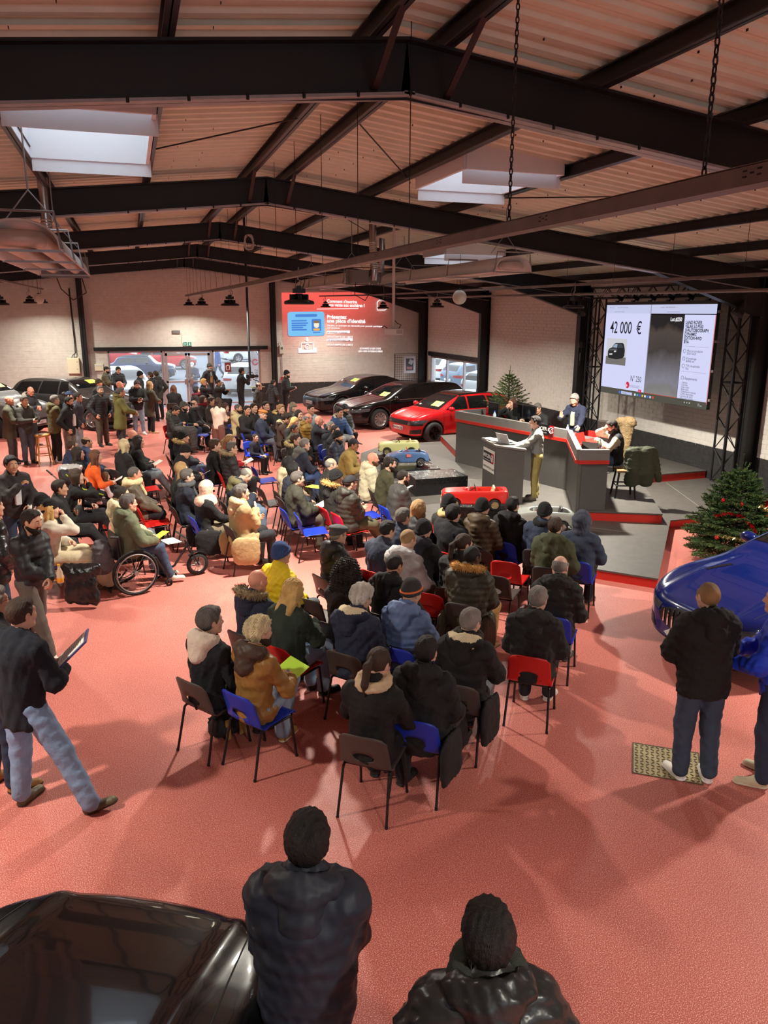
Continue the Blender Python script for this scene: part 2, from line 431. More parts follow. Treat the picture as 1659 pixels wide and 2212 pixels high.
for xa, xb in ((XL-.2, RX), (RX, XR+.2)):
    ys = [YF-.2]
    segs = sorted([h for h in HOLES if h[0] >= xa-.01 and h[1] <= xb+.01], key=lambda h: h[2])
    def slab(a, c, d, e):
        if c-a > .01 and e-d > .01:
            P = [(a, zroof(a)+.26), (c, zroof(c)+.26)]
            top.add([(P[0][0], d, P[0][1]), (P[1][0], d, P[1][1]), (P[1][0], e, P[1][1]), (P[0][0], e, P[0][1]),
                     (P[0][0], d, P[0][1]+.08), (P[1][0], d, P[1][1]+.08), (P[1][0], e, P[1][1]+.08), (P[0][0], e, P[0][1]+.08)],
                    [(0, 1, 2, 3), (7, 6, 5, 4), (0, 4, 5, 1), (1, 5, 6, 2), (2, 6, 7, 3), (3, 7, 4, 0)])
    y = YF-.2
    for h in segs:
        slab(xa, xb, y, h[2]); slab(xa, h[0], h[2], h[3]); slab(h[1], xb, h[2], h[3]); y = h[3]
    slab(xa, xb, y, YB+.2)
ceiling = struct(top.build('ceiling', M_deck))
for xa, xb in ((XL-.2, RX), (RX, XR+.2)):
    segs = [h for h in HOLES if h[0] >= xa-.01 and h[1] <= xb+.01]
    cuts = sorted({YF-.2, YB+.2} | {h[2] for h in segs} | {h[3] for h in segs} | set(FY[1:-1]))
    for a, c in zip(cuts, cuts[1:]):
        hs = [h for h in segs if h[2] < c-.01 and h[3] > a+.01]
        if hs: deck(xa, hs[0][0], a, c, ceiling); deck(hs[0][1], xb, a, c, ceiling)
        else: deck(xa, xb, a, c, ceiling)
# screw marks
sm = MB(); rnd = random.Random(5)
for x in PX:
    for k in range(1, 30):
        y = 3+k*.5
        z = zroof(x)+.15
        for dx in (.35, .7):
            if rnd.random() < .5 and not any(h[0]-.05 < x+dx < h[1]+.05 and h[2]-.05 < y < h[3]+.1 for h in HOLES) and x+dx < XR and (x < 1.8 or x > 2.4):
                zz = zroof(x+dx)+.15; sm.box((x+dx, y, zz), (.006, .02, .03))
tag(sm.build('roof_screw', M_steel, ceiling), kind='stuff')
for i, h in enumerate(HOLES):
    b = MB(); zc = min(zroof(h[0]), zroof(h[1]))
    for (a, c, d, e) in ((h[0]-.03, h[0]+.01, h[2], h[3]), (h[1]-.01, h[1]+.03, h[2], h[3]), (h[0], h[1], h[2]-.03, h[2]+.01), (h[0], h[1], h[3]-.01, h[3]+.03)):
        b.bbox(a, c, d, e, zc+.02, zc+.75)
    b.bbox(h[0], h[1], h[2]+(h[3]-h[2])*.28, h[2]+(h[3]-h[2])*.28+.04, zc+.55, zc+.66)
    o = struct(b.build('window_%d' % (5+i), M_curb))
    MB().bbox(h[0], h[1], h[2], h[3], zc+.72, zc+.73).build('pane', mat('skylight_dome', (235, 242, 250), .2, alpha=.22), o)
    # smoke-vent deflector plates hanging just under the opening
    for (y, z1) in ((h[3]+.02, zc+.05), (h[2]+(h[3]-h[2])*.08, zc+.05)):
        MB().bbox(h[0]+.02, h[1]+.05, y-.008, y+.008, z1-.17, z1+.02).build('deflector', M_curb, o)
# ================================================================== LAMPS, TRAYS, HEATERS, SCREENS
M_diff = emat('lamp_diffuser', (255, 236, 205), 14.)
_lampdata = bpy.data.lights.new('high_bay_light', 'AREA'); _lampdata.shape = 'DISK'; _lampdata.size = .24
_lampdata.spread = 2.7; _lampdata.energy = LAMP_POWER; _lampdata.color = LAMP_COLOR
_lm = {}
def make_lamp_meshes():
    b = MB(); b.lathe([(.0, .055), (.12, .055), (.2, .03), (.205, 0), (.195, -.012), (.17, -.004), (0, -.004)], n=24); _lm['housing'] = b.mesh('housing', M_blk)
    b = MB(); b.cyl((0, 0, -.0045), (0, 0, -.009), .165, 24); _lm['diffuser'] = b.mesh('diffuser', M_diff)
    b = MB()
    for k in range(8):
        a = k*math.pi/4; b.box((.085*math.cos(a), .085*math.sin(a), .085), (.09, .012, .07), a)
    b.cyl((0, 0, .05), (0, 0, .13), .05, 12); _lm['heat_sink'] = b.mesh('heat_sink', M_blk)
    b = MB(); b.box((0, 0, .165), (.16, .09, .06)); b.box((0, 0, .21), (.06, .05, .04)); _lm['driver'] = b.mesh('driver', M_blk)
make_lamp_meshes()
LL = ['round black high bay lamp nearest the camera under the long central tray', 'second high bay lamp from the camera under the central tray, left of the red projection',
      'third high bay lamp along the central tray above the entrance', 'last and smallest high bay lamp at the far end of the central tray',
      'black high bay lamp hanging before the black truss left of the big screen', 'high bay lamp hanging just left of the white ball under the right tray',
      'high bay lamp over the right half of the red projection', 'smallest high bay lamp by the left part of the red projection',
      'high bay lamp cut by the left picture edge under the left tray', 'high bay lamp beside the white ball above the grey car at left', 'last high bay lamp of the left tray near the black column',
      'high bay lamp of the left tray outside the picture beside the heater', 'high bay lamp of the left tray above the standing men in front', 'high bay lamp of the right tray above the blue car', 'high bay lamp of the central tray behind the viewer']
for i, (x, y, z, k) in enumerate(LAMPS):
    o = empty('high_bay_lamp', (x, y, z), .4*i, LL[i], 'lamp', 'high bay lamps under the cable trays')
    for nm in ('housing', 'diffuser', 'heat_sink', 'driver'): link(nm, _lm[nm], o)
    hk = 4.6-z if x < 0 else 4.42-z
    b = MB(); pts = [(0, 0, .22), (.03, 0, .26), (.02, 0, .3), (-.01, 0, .31), (0, 0, hk)]; b.tube(pts, .008, 6); b.build('hook', M_galv, o)
    MB().tube([(.05, 0, .2), (.09, .02, .3), (.03, .03, .36), (.02, 0, .42)], .006, 6).build('cable', M_blk, o)
    d = _lampdata if k == 1 else _lampdata.copy(); d.energy = LAMP_POWER*k
    l = bpy.data.objects.new('light', d); COL.objects.link(l); l.parent = o; l.location = (0, 0, -.03)

def tray(name, pts, w, h, label, hang=1.6, chains=()):
    """galvanised channel along pts, hung on wires from the roof"""
    o = empty(name, pts[0], 0, label, 'cable tray'); O = Vector(pts[0])
    b = MB(); s = []
    for p, q in zip(pts, pts[1:]):
        p, q = Vector(p)-O, Vector(q)-O; d = (q-p)
        rz = math.atan2(d.y, d.x)-math.pi/2
        rx = math.atan2(d.z, math.hypot(d.x, d.y)); M = Matrix.Rotation(rz, 3, 'Z') @ Matrix.Rotation(rx, 3, 'X'); L = d.length
        for (cx, cz, dx, dz) in ((0, -h/2, w, .006), (-w/2, 0, .006, h), (w/2, 0, .006, h), (-w/2+.012, h/2, .03, .006), (w/2-.012, h/2, .03, .006)):
            v = [M @ Vector((cx+a*dx/2, yy, cz+c*dz/2)) + p for yy in (0, L) for a in (-1, 1) for c in (-1, 1)]
            b.add(v, [(0, 1, 3, 2), (4, 6, 7, 5), (0, 4, 5, 1), (2, 3, 7, 6), (0, 2, 6, 4), (1, 5, 7, 3)])
        k = .5
        while k < L: s.append(p + M @ Vector((0, k, 0))); k += hang
    b.build('channel', M_galvd, o)
    # cable ties and slots
    for i, p in enumerate(s):
        if i % 2 == 0:
            t = MB(); t.tube([p+Vector((w/2+.006, 0, h/2)), p+Vector((w/2+.008, .02, 0)), p+Vector((w/2+.006, .05, -h/2-.004)), p+Vector((-w/2, .05, -h/2-.005)), p+Vector((-w/2-.006, .02, h/2))], .006, 5)
    if s: t.build('cable_tie', mat('tie_white', (205, 198, 190), .5), o)
    sl = MB()
    for i, p in enumerate(s):
        q = p+Vector((-w/2-.004, hang*.45, .004))
        for dy, dz in ((0, .01), (0, -.01), (.035, .0), (.07, .01), (.07, -.01)): sl.box(q+Vector((0, dy, dz)), (.003, .018, .006))
    if s: tag(sl.build('slot', M_blk, o), kind='stuff')
    for i, p in enumerate(s):
        P = p+O
        if any(abs(P.y-c) < hang*.6 for c in chains): continue
        MB().cyl(p, (p.x, p.y, zroof(P.x)+.1-O.z), .004, 5).build('hanger_wire', M_steel, o)
    return o
def chain(name, p, q, label, lk=.042, r=.004):
    p, q = Vector(p), Vector(q); n = int((q-p).length/(lk*.78)); b = MB()
    for i in range(n):
        c = p.lerp(q, (i+.5)/n); a = math.pi/2*(i % 2)
        pts = []
        for k in range(8):
            t = 2*math.pi*k/8; x = .0095*math.cos(t); z = lk/2*math.sin(t)
            pts.append(c+Vector((x*math.cos(a), x*math.sin(a), z)))
        b.tube(pts, r, 5, closed=True)
    return b.build(name, M_steel, None, label=label, cat='chain')
tray('cable_tray', [(2.2, 1.2, 4.33), (2.2, 16., 4.34), (2.2, 32.2, 4.42)], .1, .065, 'long galvanised cable tray running down the middle under the ridge', 1.5, (2.73, 4.42))
tray('cable_tray', [(8.35, 4, 4.36), (8.35, 16, 4.38), (8.4, 27, 4.42), (7.5, 32., 4.45)], .06, .045, 'thin cable tray on the right carrying lamps before the big screen', 1.6)
tray('cable_tray', [(-3, 4, 4.5), (-3, 32.3, 4.6)], .06, .045, 'cable tray on the left hung on many wires above the grey cars', 1.3)
struct(MB().cyl((10.04, 29.5, 4.36), (10.35, 10.9, 4.23), .03, 8).build('trim_5', M_galvd))
chain('chain', (2.2, 2.73, 4.37), (2.2, 2.73, 5.95), 'rusty steel chain nearest the right edge holding the long tray')
chain('chain', (2.2, 4.42, 4.37), (2.2, 4.42, 5.95), 'rusty steel chain left of the right skylight holding the long tray')

def heater(x, y0, y1, z, label, duct, chains, flip=False):
    """radiant tube heater: half-round reflector, U tube, burner, flue"""
    o = empty('radiant_heater', (x, y1 if flip else y0, z), math.pi*flip, label, 'heater', 'radiant heaters under the roof'); L = y1-y0
    n = 12; arc = []
    for k in range(n+1):
        t = math.pi*k/n; arc.append((-.33*math.cos(t), .24*math.sin(t)**.8 if 0 < k < n else 0))
    arc = [(-.36, -.02)]+arc+[(.36, -.02)]
    b = MB(); m = len(arc)
    v = [(a, yy, c) for yy in (0, L) for a, c in arc]+[(a*.96, yy, c*.94-.004) for yy in (0, L) for a, c in arc]
    f = [(i, i+1, m+i+1, m+i) for i in range(m-1)]+[(2*m+i, 3*m+i, 3*m+i+1, 2*m+i+1) for i in range(m-1)]
    f += [(0, m, 3*m, 2*m), (m-1, 3*m-1, 4*m-1, 2*m-1)]
    for k0, k1 in ((0, 2*m), (m, 3*m)): f += [(k0+i, k1+i, k1+i+1, k0+i+1) for i in range(m-1)]
    b.add(v, f, 0, True); b.build('reflector', mat('heater_sheet', (206, 203, 198), .45, var=.05), o)
    b = MB(); r = .075
    for sx in (-.15, .15): b.cyl((sx, .12, .08), (sx, L, .08), r, 14)
    pts = [(-.15*math.cos(math.pi*k/8), .12-.1*math.sin(math.pi*k/8), .08) for k in range(9)]
    b.tube(pts, r, 12); b.build('burner_tube', mat('heater_tube', (190, 178, 168), .45, .2, var=.1), o)
    for k, yy in enumerate(np.arange(.02, L, L/3-.03)):
        fb_ = MB(); fb_.tube([(-.34, yy, 0), (-.3, yy, .3), (.3, yy, .3), (.34, yy, 0)], .012, 6); fb_.box((0, yy, -.02), (.72, .03, .02)); fb_.build('bracket', M_galv, o)
    eb = MB(); eb.box((0, L+.12, .1), (.66, .02, .3)); eb.box((.1, L+.26, .1), (.34, .3, .26)); eb.cyl((-.2, L+.12, .06), (-.2, L+.34, .06), .11, 14); eb.build('burner_box', mat('burner_grey', (120, 116, 112), .45, .3), o)
    MB().tube([(.2, L+.4, 0), (.25, L+.5, -.25), (.05, L+.55, -.36), (-.1, L+.4, -.2), (-.15, L+.3, 0)], .009, 6).build('gas_hose', M_blk, o)
    for yy in chains:
        c = MB()
        for sx in (-.26, .26): c.cyl((sx, yy, .3), (0, yy, .62), .007, 5)
        c.cyl((0, yy, .62), (0, yy, zroof(x)+.15-z), .009, 6); c.build('hanger', M_galv, o)
    if duct:
        d = MB(); yd = L+.3
        path = [(-.2, yd, .05), (-.2, yd+.05, .25), (-.2, yd, .5), (-.2, yd-.05, .8), (-.2, yd-.05, zroof(x)+.2-z)]
        d.tube(path, .075, 14)
        for k in range(14): 
            t = k/14; q = Vector(path[1]).lerp(Vector(path[3]), t); d.lathe([(.076, -.012), (.086, 0), (.076, .012)], q, 14)
        d.build('flue', mat('flue_foil', (190, 188, 186), .25, .9), o)
    return o
heater(-.85, 7.5, 12.6, 4.36, 'grey radiant tube heater at upper left, seen from below', True, (1.2, 4.0))
heater(6.2, 12.2, 18.6, 4.52, 'long grey radiant heater with half round hood, right of centre', True, (.35, 5.6))
heater(4.55, 15.8, 20.8, 4.42, 'radiant heater above the red projection, hung from chains', True, (.5, 4.4), True)

def ball(x, y, z, label):
    o = empty('ball_lamp', (x, y, z), 0, label, 'lamp')
    MB().lathe([(.001, -.165)]+[(.165*math.sin(math.pi*k/14), -.165*math.cos(math.pi*k/14)) for k in range(1, 14)]+[(.001, .165)], n=24).build('globe', mat('globe_white', (206, 200, 190), .5), o)
    MB().cyl((0, 0, .16), (0, 0, zroof(x)+.15-z), .005, 6).lathe([(.04, .15), (.04, .18), (.01, .19)], n=12).build('stem', M_steel, o)
ball(7.4, 17.26, 4.18, 'white ball lamp hanging right of centre before the long heater')
ball(-2.8, 28.6, 4.2, 'white ball lamp under the left tray')

# black pipe with a coil of cable, hung from the ridge purlin
o = MB().cyl((2.62, 18.5, 2.35), (2.62, 18.5, 5.95), .028, 10).build('roof_pipe', M_blk, None, label='black vertical pipe hanging from the ridge purlin', cat='pipe')
cc = MB(); rr = random.Random(2)
for k in range(6):
    ph = rr.uniform(-.3, .3)
    cc.tube([(2.7+.1*math.cos(t+ph)+rr.uniform(-.01, .01), 18.42+.02*k-.05, 5.35+.16*math.sin(t)+rr.uniform(-.01, .01)) for t in np.linspace(0, 6.28, 15)[:-1]], .009, 5, closed=True)
cc.build('cable_coil', mat('cable_white', (190, 184, 176), .5), None, label='coil of pale cable hung on the black pipe', cat='cable')

# white projector on a pole
o = empty('projector', (4.56, 13.64, 3.5), -.3, 'white projector on a ceiling pole in front of the red projection', 'projector')
bevel(MB().box((0, 0, 0), (.36, .28, .11)).build('body', mat('projector_white', (206, 202, 192), .4), o), .015)
MB().cyl((0, 0, .05), (0, 0, 2.26), .026, 10).box((0, 0, .075), (.16, .16, .02)).build('pole', mat('pole_white', (198, 192, 186), .5), o)
MB().cyl((-.1, .14, 0), (-.1, .16, 0), .045, 14).build('lens', M_blk, o)
MB().tube([(.1, 0, .05), (.14, .02, .12), (.08, .03, .14), (.02, .02, .2)], .008, 6).tube([(-.1, 0, .05), (-.17, .02, .1), (-.2, .03, .06)], .008, 6).build('cable', M_blk, o)
g_ = MB()
for k in range(7): g_.box((.06+k*.016, -.142, 0), (.006, .004, .07))
g_.build('vent', mat('vent_grey', (90, 88, 84), .5), o)

# ------------------------------------------------------------------ stage truss and LED wall
def truss(p, q, w, label, tri=False):
    p, q = Vector(p), Vector(q); d = (q-p).normalized(); L = (q-p).length
    u = Vector((0, 1, 0)) if abs(d.z) > .5 else Vector((0, 0, 1)); s = d.cross(u).normalized(); u = s.cross(d)
    o = empty('truss', p, 0, label, 'truss')
    cor = [(-w/2, -w/2), (w/2, -w/2), (w/2, w/2), (-w/2, w/2)]
    for a, c in cor:
        MB().cyl(s*a+u*c, s*a+u*c+d*L, .024, 8).build('chord', M_steel, o)
    b = MB(); n = int(L/(w*1.15))
    for i in range(n):
        t0, t1 = d*(L*i/n), d*(L*(i+1)/n)
        for k in range(4):
            a, c = cor[k], cor[(k+1) % 4]
            if (i+k) % 2: a, c = c, a
            b.cyl(s*a[0]+u*a[1]+t0, s*c[0]+u*c[1]+t1, .011, 5)
        if i % 6 == 0:
            for k in range(4):
                a, c = cor[k], cor[(k+1) % 4]; b.cyl(s*a[0]+u*a[1]+t0, s*c[0]+u*c[1]+t0, .014, 5)
    b.build('lacing', M_steel, o); return o
truss((11.9, 13.22, .34), (11.9, 13.22, 4.2), .3, 'tall black lattice truss right of the big screen behind the tree')
truss((11.75, 18.2, .34), (11.75, 18.2, 4.2), .3, 'tall black lattice truss left of the big screen')
truss((11.8, 13.07, 4.34), (11.8, 18.35, 4.34), .26, 'horizontal black truss above the big screen')

SX, SY0, SY1, SZ0, SZ1 = 11.4, 17.25, 13.33, 1.88, 4.03     # LED picture: left edge, right edge, bottom, top
led = empty('led_screen', (SX+.05, (SY0+SY1)/2, SZ0), 0, 'large lit LED screen showing the price 42 000 euro beside the stage', 'screen')
LO = Vector((SX+.05, (SY0+SY1)/2, SZ0))
def lmb(b, name, m): 
    me = b.mesh(name, m); me.transform(Matrix.Translation(-LO)); return link(name, me, led)
b = MB(); 
for i in range(6):
    y0 = SY0+(SY1-SY0)*i/6; y1 = SY0+(SY1-SY0)*(i+1)/6
    for j in range(3):
        z0 = SZ0+(SZ1-SZ0)*j/3; bb = MB().bbox(SX+.004, SX+.09, y0-.004*(-1), y1+.004, z0, z0+(SZ1-SZ0)/3-.004); lmb(bb, 'cabinet', M_blk)
b = MB()
for z in (SZ0+.2, SZ0+.8, SZ0+1.4, SZ0+2): b.box((SX+.05, SY1-.03, z), (.07, .06, .05))
lmb(b, 'latch', M_galvd)
def hangers():
    b = MB()
    for k in range(6):
        y = SY0-.35+(SY1-SY0+.7)*k/5; b.box((SX+.05, y, SZ1+.08), (.05, .09, .05)); b.box((SX+.12, y, SZ1+.16), (.18, .04, .08), ry=.5); b.cyl((SX+.1, y, SZ1+.1), (SX+.3, y, SZ1+.26), .016, 6)
    b.bbox(SX, SX+.1, SY1, SY0, SZ1+.005, SZ1+.07); lmb(b, 'hanging_bar', M_blk)
hangers()
def S(u, v, d=0.): return Vector((SX-d, SY0+(SY1-SY0)*u, SZ1+(SZ0-SZ1)*v))
LED_E = .8
_em = {}
def em(c, s=LED_E):
    if (c, s) not in _em: _em[(c, s)] = emat('screen_light', c, s)
    return _em[(c, s)]
def srect(name, u0, u1, v0, v1, m, d=.001):
    b = MB(); b.add([S(u0, v1, d), S(u1, v1, d), S(u1, v0, d), S(u0, v0, d)], [(0, 1, 2, 3)]); return lmb(b, name, m)
def stext(s, u, v, h, c=(40, 40, 46), sx=1., bold=0., d=.003, align='LEFT', sp=1.):
    M = Matrix.Translation(-LO) @ frame3(S(u, v, d), (0, -1, 0), (0, 0, 1))
    return text('screen_text', s, h, M, em(c), led, sx, align, sp, bold)
def grad_em(name, stops, scale_noise, axis='Y'):
    """screen picture: soft gradient with streaks"""
    m = bpy.data.materials.new(name); m.use_nodes = True; nt = m.node_tree; nt.nodes.remove(nt.nodes['Principled BSDF'])
    tc = nt.nodes.new('ShaderNodeTexCoord'); sx_ = nt.nodes.new('ShaderNodeSeparateXYZ'); nt.links.new(tc.outputs['Generated'], sx_.inputs[0])
    n = nt.nodes.new('ShaderNodeTexNoise'); n.inputs['Scale'].default_value = scale_noise; nt.links.new(tc.outputs['Generated'], n.inputs['Vector'])
    ad = nt.nodes.new('ShaderNodeMath'); ad.operation = 'MULTIPLY_ADD'; nt.links.new(n.outputs[0], ad.inputs[0]); ad.inputs[1].default_value = .25; nt.links.new(sx_.outputs[axis], ad.inputs[2])
    r = nt.nodes.new('ShaderNodeValToRGB'); e = r.color_ramp.elements
    e[0].position, e[0].color = stops[0][0], (*lin(stops[0][1]), 1); e[1].position, e[1].color = stops[-1][0], (*lin(stops[-1][1]), 1)
    for p, c in stops[1:-1]: k = e.new(p); k.color = (*lin(c), 1)
    nt.links.new(ad.outputs[0], r.inputs[0]); em_ = nt.nodes.new('ShaderNodeEmission'); nt.links.new(r.outputs[0], em_.inputs[0]); em_.inputs[1].default_value = LED_E
    nt.links.new(em_.outputs[0], nt.nodes['Material Output'].inputs[0]); return m
LIL = (214, 216, 250)
srect('screen_page', 0, .452, .092, .93, em(LIL)); srect('screen_page', 0, 1, 0, .092, em((200, 204, 236)))
srect('screen_page', .755, 1, .1, .985, em(LIL))
srect('screen_page', .458, .752, .105, .93, grad_em('road_picture', [(.0, (150, 148, 146)), (.22, (128, 126, 124)), (.3, (132, 130, 142)), (.55, (96, 90, 92)), (.66, (70, 64, 62)), (.9, (82, 72, 66)), (1.1, (44, 40, 40))], 3., 'Z'), .001)
srect('screen_page', 0, 1, .93, 1., em((86, 84, 74)), .0015)
srect('screen_line', .45, .457, .0, .93, em((150, 150, 170)), .002); srect('screen_line', .458, .752, .928, .933, em((210, 70, 50)), .003)
srect('screen_line', .995, 1., .1, .95, em((220, 110, 90)), .003); srect('screen_line', .775, .97, .405, .408, em((150, 150, 165)), .003); srect('screen_line', .775, .97, .652, .655, em((150, 150, 165)), .003)
stext('42 000  €', .055, .31, .40, (34, 34, 40), .8, .003)
stext('N° 250', .31, .825, .19, (40, 40, 46), .76)
stext('INTERENCHERES', .305, .895, .085, (150, 140, 170), .62)
srect('screen_logo', .395, .428, .905, .935, em((214, 60, 90)), .003); stext('LIVE', .4, .928, .035, (240, 230, 240), .8, d=.004)
b = MB(); c = S(.285, .873, .003); rr_ = .075
b.add([c]+[c+Vector((0, rr_*math.cos(t), rr_*math.sin(t)*1.05)) for t in np.linspace(0, 2*math.pi, 19)[:-1]], [(0, i, i % 18+1) for i in range(1, 19)]); lmb(b, 'screen_logo', em((214, 44, 70)))
stext('io', .27, .89, .09, (240, 225, 235), .8, .006, .005)
stext('Lot #250', .735, .165, .115, (240, 240, 244), .9, .004, align='RIGHT')
stext('LAND ROVER\nVELAR 5.0 P550\nSVAUTOBIOGRAPH\nDYNAMIC\nEDITION 4WD\nBVA', .768, .19, .098, (30, 30, 36), .86, .0025, sp=.83)
stext('Mise en circulation\n02/07/2020', .802, .46, .07, (50, 50, 60), .92, sp=.85); stext('Kilométrage\n84905 km', .802, .535, .07, (50, 50, 60), .92, sp=.85); stext('TVA récupérable\nOui', .802, .607, .07, (50, 50, 60), .92, sp=.85)
stext('Équipements', .805, .735, .085, (50, 50, 60), .9)
stext('- 5 places\n- 5 portes\n- Auto radio\n- Boîte auto\n- Climatisation bizone\n- Coffre électrique\n- Caméra de recul\n- Direction assistée', .775, .775, .064, (60, 60, 70), .9, sp=.76)
for v in (.455, .53, .602):
    b = MB(); c = S(.782, v, .003); b.tube([c+Vector((0, .04*math.cos(t), .04*math.sin(t))) for t in np.linspace(0, 6.28, 17)[:-1]], .004, 4, closed=True); lmb(b, 'screen_icon', em((70, 70, 80)))
b = MB(); c = S(.785, .722, .003); b.tube([c+Vector((0, a, e)) for a, e in ((-.035, -.03), (-.035, .02), (-.02, .04), (.02, .04), (.035, .02), (.035, -.03))], .004, 4, closed=True); lmb(b, 'screen_icon', em((70, 70, 80)))
stext('interencheres   +          Vente - Mercier Automobiles', .03, .035, .042, (110, 110, 130), .85); stext('www.interencheres.com/direct', .09, .078, .036, (120, 120, 140), .9)
stext('Lot #250 - LAND ROVER VELAR  X   +', .54, .035, .042, (120, 70, 90), .85); stext('www.mercier.com/vehicules/lots', .6, .078, .036, (120, 120, 140), .9)
for u, c in ((.2, (60, 130, 220)), (.36, (230, 230, 235)), (.385, (70, 170, 200)), (.41, (90, 90, 200)), (.435, (220, 190, 90)), (.46, (230, 230, 235)), (.485, (70, 120, 220)), (.51, (200, 210, 230)), (.535, (220, 80, 70)), (.82, (200, 200, 200)), (.84, (200, 200, 200)), (.86, (220, 220, 220))):
    srect('screen_icon', u, u+(.016 if u < .8 else .006), .955, .978 if u < .8 else .968, em(c), .003)
srect('screen_icon', .225, .34, .951, .982, em((190, 196, 230)), .003); stext('Rechercher', .24, .975, .04, (80, 80, 110), .9, d=.004)
stext('09:47\n02/12/2025', .93, .962, .032, (220, 220, 220), .9)
# the small photo of the lot: pale studio, grey boards, dark off-roader seen from its front corner
srect('screen_photo', .03, .245, .37, .665, em((206, 206, 212)), .002); srect('screen_photo', .03, .245, .575, .665, em((120, 116, 112)), .003)
def sshape(pts, c, d): 
    b = MB(); b.add([S(u, v, d) for u, v in pts][::-1], [tuple(range(len(pts)))]); lmb(b, 'screen_photo', em(c))
sshape([(.05, .52), (.06, .49), (.09, .475), (.115, .43), (.13, .42), (.2, .415), (.215, .43), (.225, .47), (.23, .5), (.228, .56), (.21, .585), (.15, .605), (.06, .595), (.05, .57)], (44, 44, 46), .004)
sshape([(.098, .472), (.118, .435), (.15, .432), (.145, .475)], (150, 170, 190), .005); sshape([(.152, .475), (.156, .432), (.195, .43), (.21, .468)], (70, 74, 80), .005)
sshape([(.06, .5), (.1, .485), (.15, .485), (.14, .5), (.07, .51)], (96, 96, 100), .005); sshape([(.066, .545), (.1, .54), (.1, .555), (.066, .56)], (220, 220, 220), .005); sshape([(.115, .51), (.14, .505), (.138, .52), (.115, .525)], (230, 230, 235), .005)

# black stage spots on the trusses
def spot(p, rz, rx, label):
    o = empty('stage_spot', p, rz, label, 'spotlight'); M = Matrix.Rotation(rx, 4, 'X')
    b = MB(); b.lathe([(.0, .18), (.07, .17), (.09, .1), (.1, -.1), (.12, -.16), (.11, -.16), (.09, -.1), (0, -.08)], n=16, M=M.to_3x3()); b.build('housing', M_blk, o)
    b = MB()
    for sx in (-.125, .125): b.box((sx, 0, .1), (.012, .05, .26))
    b.box((0, 0, .23), (.262, .05, .012)); b.build('yoke', M_blk, o)
    MB().box((0, 0, .3), (.05, .05, .12)).build('clamp', M_blk, o)
spot((11.5, 12.75, 3.95), 1.2, .6, 'black stage spotlight clamped to the truss right of the screen')
spot((11.4, 18.35, 3.95), 2.2, .6, 'black stage spotlight clamped to the truss left of the screen')
# small pendant work lamp left of the screen
o = empty('work_lamp', (11.44, 18.37, 3.0), 0, 'small black work lamp with dangling plug left of the screen', 'lamp')
MB().lathe([(.0, .14), (.05, .13), (.085, .06), (.09, -.05), (.08, -.06), (0, -.04)], n=14).build('shade', M_blk, o)
MB().tube([(0, 0, -.05), (.01, 0, -.25), (0, 0, -.34), (.0, .02, -.46), (.0, .08, -.55)], .01, 6).box((0, 0, -.3), (.05, .06, .2)).build('cable', M_blk, o)
MB().box((.12, 0, .06), (.2, .03, .03)).build('arm', M_blk, o)

# ------------------------------------------------------------------ slide projected on the back wall
PY = YB-.03
def PXZ(cx, cy): return Vector((6.07+(cx-123)/4.366*.0204, PY, 4.59-(cy-143+.018*(cx-123)*-1)/4.366*.0187))
slide = empty('projected_slide', (6.07, PY, 4.59), 0, 'red slide projected on the white brick wall asking bidders for an identity card', 'projection')
PO = Vector((6.07, PY, 4.59))
def slide_mat():
    """light added to the wall: red at the top, fading to nothing"""
    m = bpy.data.materials.new('projected_light'); m.use_nodes = True; nt = m.node_tree; nt.nodes.remove(nt.nodes['Principled BSDF'])
    tc = nt.nodes.new('ShaderNodeTexCoord'); sp = nt.nodes.new('ShaderNodeSeparateXYZ'); nt.links.new(tc.outputs['Generated'], sp.inputs[0])
    r = nt.nodes.new('ShaderNodeValToRGB'); e = r.color_ramp.elements
    e[0].position, e[0].color = .06, (0, 0, 0, 1); e[1].position, e[1].color = 1., (.75, .085, .07, 1)
    k = e.new(.45); k.color = (.24, .035, .03, 1); k = e.new(.75); k.color = (.52, .07, .055, 1)
    nt.links.new(sp.outputs['Z'], r.inputs[0])
    rx = nt.nodes.new('ShaderNodeMapRange'); rx.inputs['From Min'].default_value = 1.; rx.inputs['From Max'].default_value = .55; nt.links.new(sp.outputs['X'], rx.inputs[0])
    e1 = nt.nodes.new('ShaderNodeEmission'); nt.links.new(r.outputs[0], e1.inputs[0]); nt.links.new(rx.outputs[0], e1.inputs[1])
    t = nt.nodes.new('ShaderNodeBsdfTransparent')
    mf = nt.nodes.new('ShaderNodeMath'); mf.operation = 'MULTIPLY_ADD'; mf.inputs[1].default_value = -.75; mf.inputs[2].default_value = 1.
    mm = nt.nodes.new('ShaderNodeMath'); mm.operation = 'MULTIPLY'; nt.links.new(sp.outputs['Z'], mm.inputs[0]); nt.links.new(rx.outputs[0], mm.inputs[1]); nt.links.new(mm.outputs[0], mf.inputs[0])
    nt.links.new(mf.outputs[0], t.inputs[0])
    a = nt.nodes.new('ShaderNodeAddShader'); nt.links.new(e1.outputs[0], a.inputs[0]); nt.links.new(t.outputs[0], a.inputs[1]); nt.links.new(a.outputs[0], nt.nodes['Material Output'].inputs[0])
    return m
def pmesh(name, pts, m, d=.002):
    b = MB(); b.add([p-PO+Vector((0, -d, 0)) for p in pts], [tuple(range(len(pts)))]); return link(name, b.mesh(name, m), slide)
pmesh('slide_ground', [PXZ(123, 820), PXZ(1180, 820), PXZ(1180, 143), PXZ(123, 143)], slide_mat(), 0)
E_w = emat('slide_white', (250, 240, 238), 1.0)
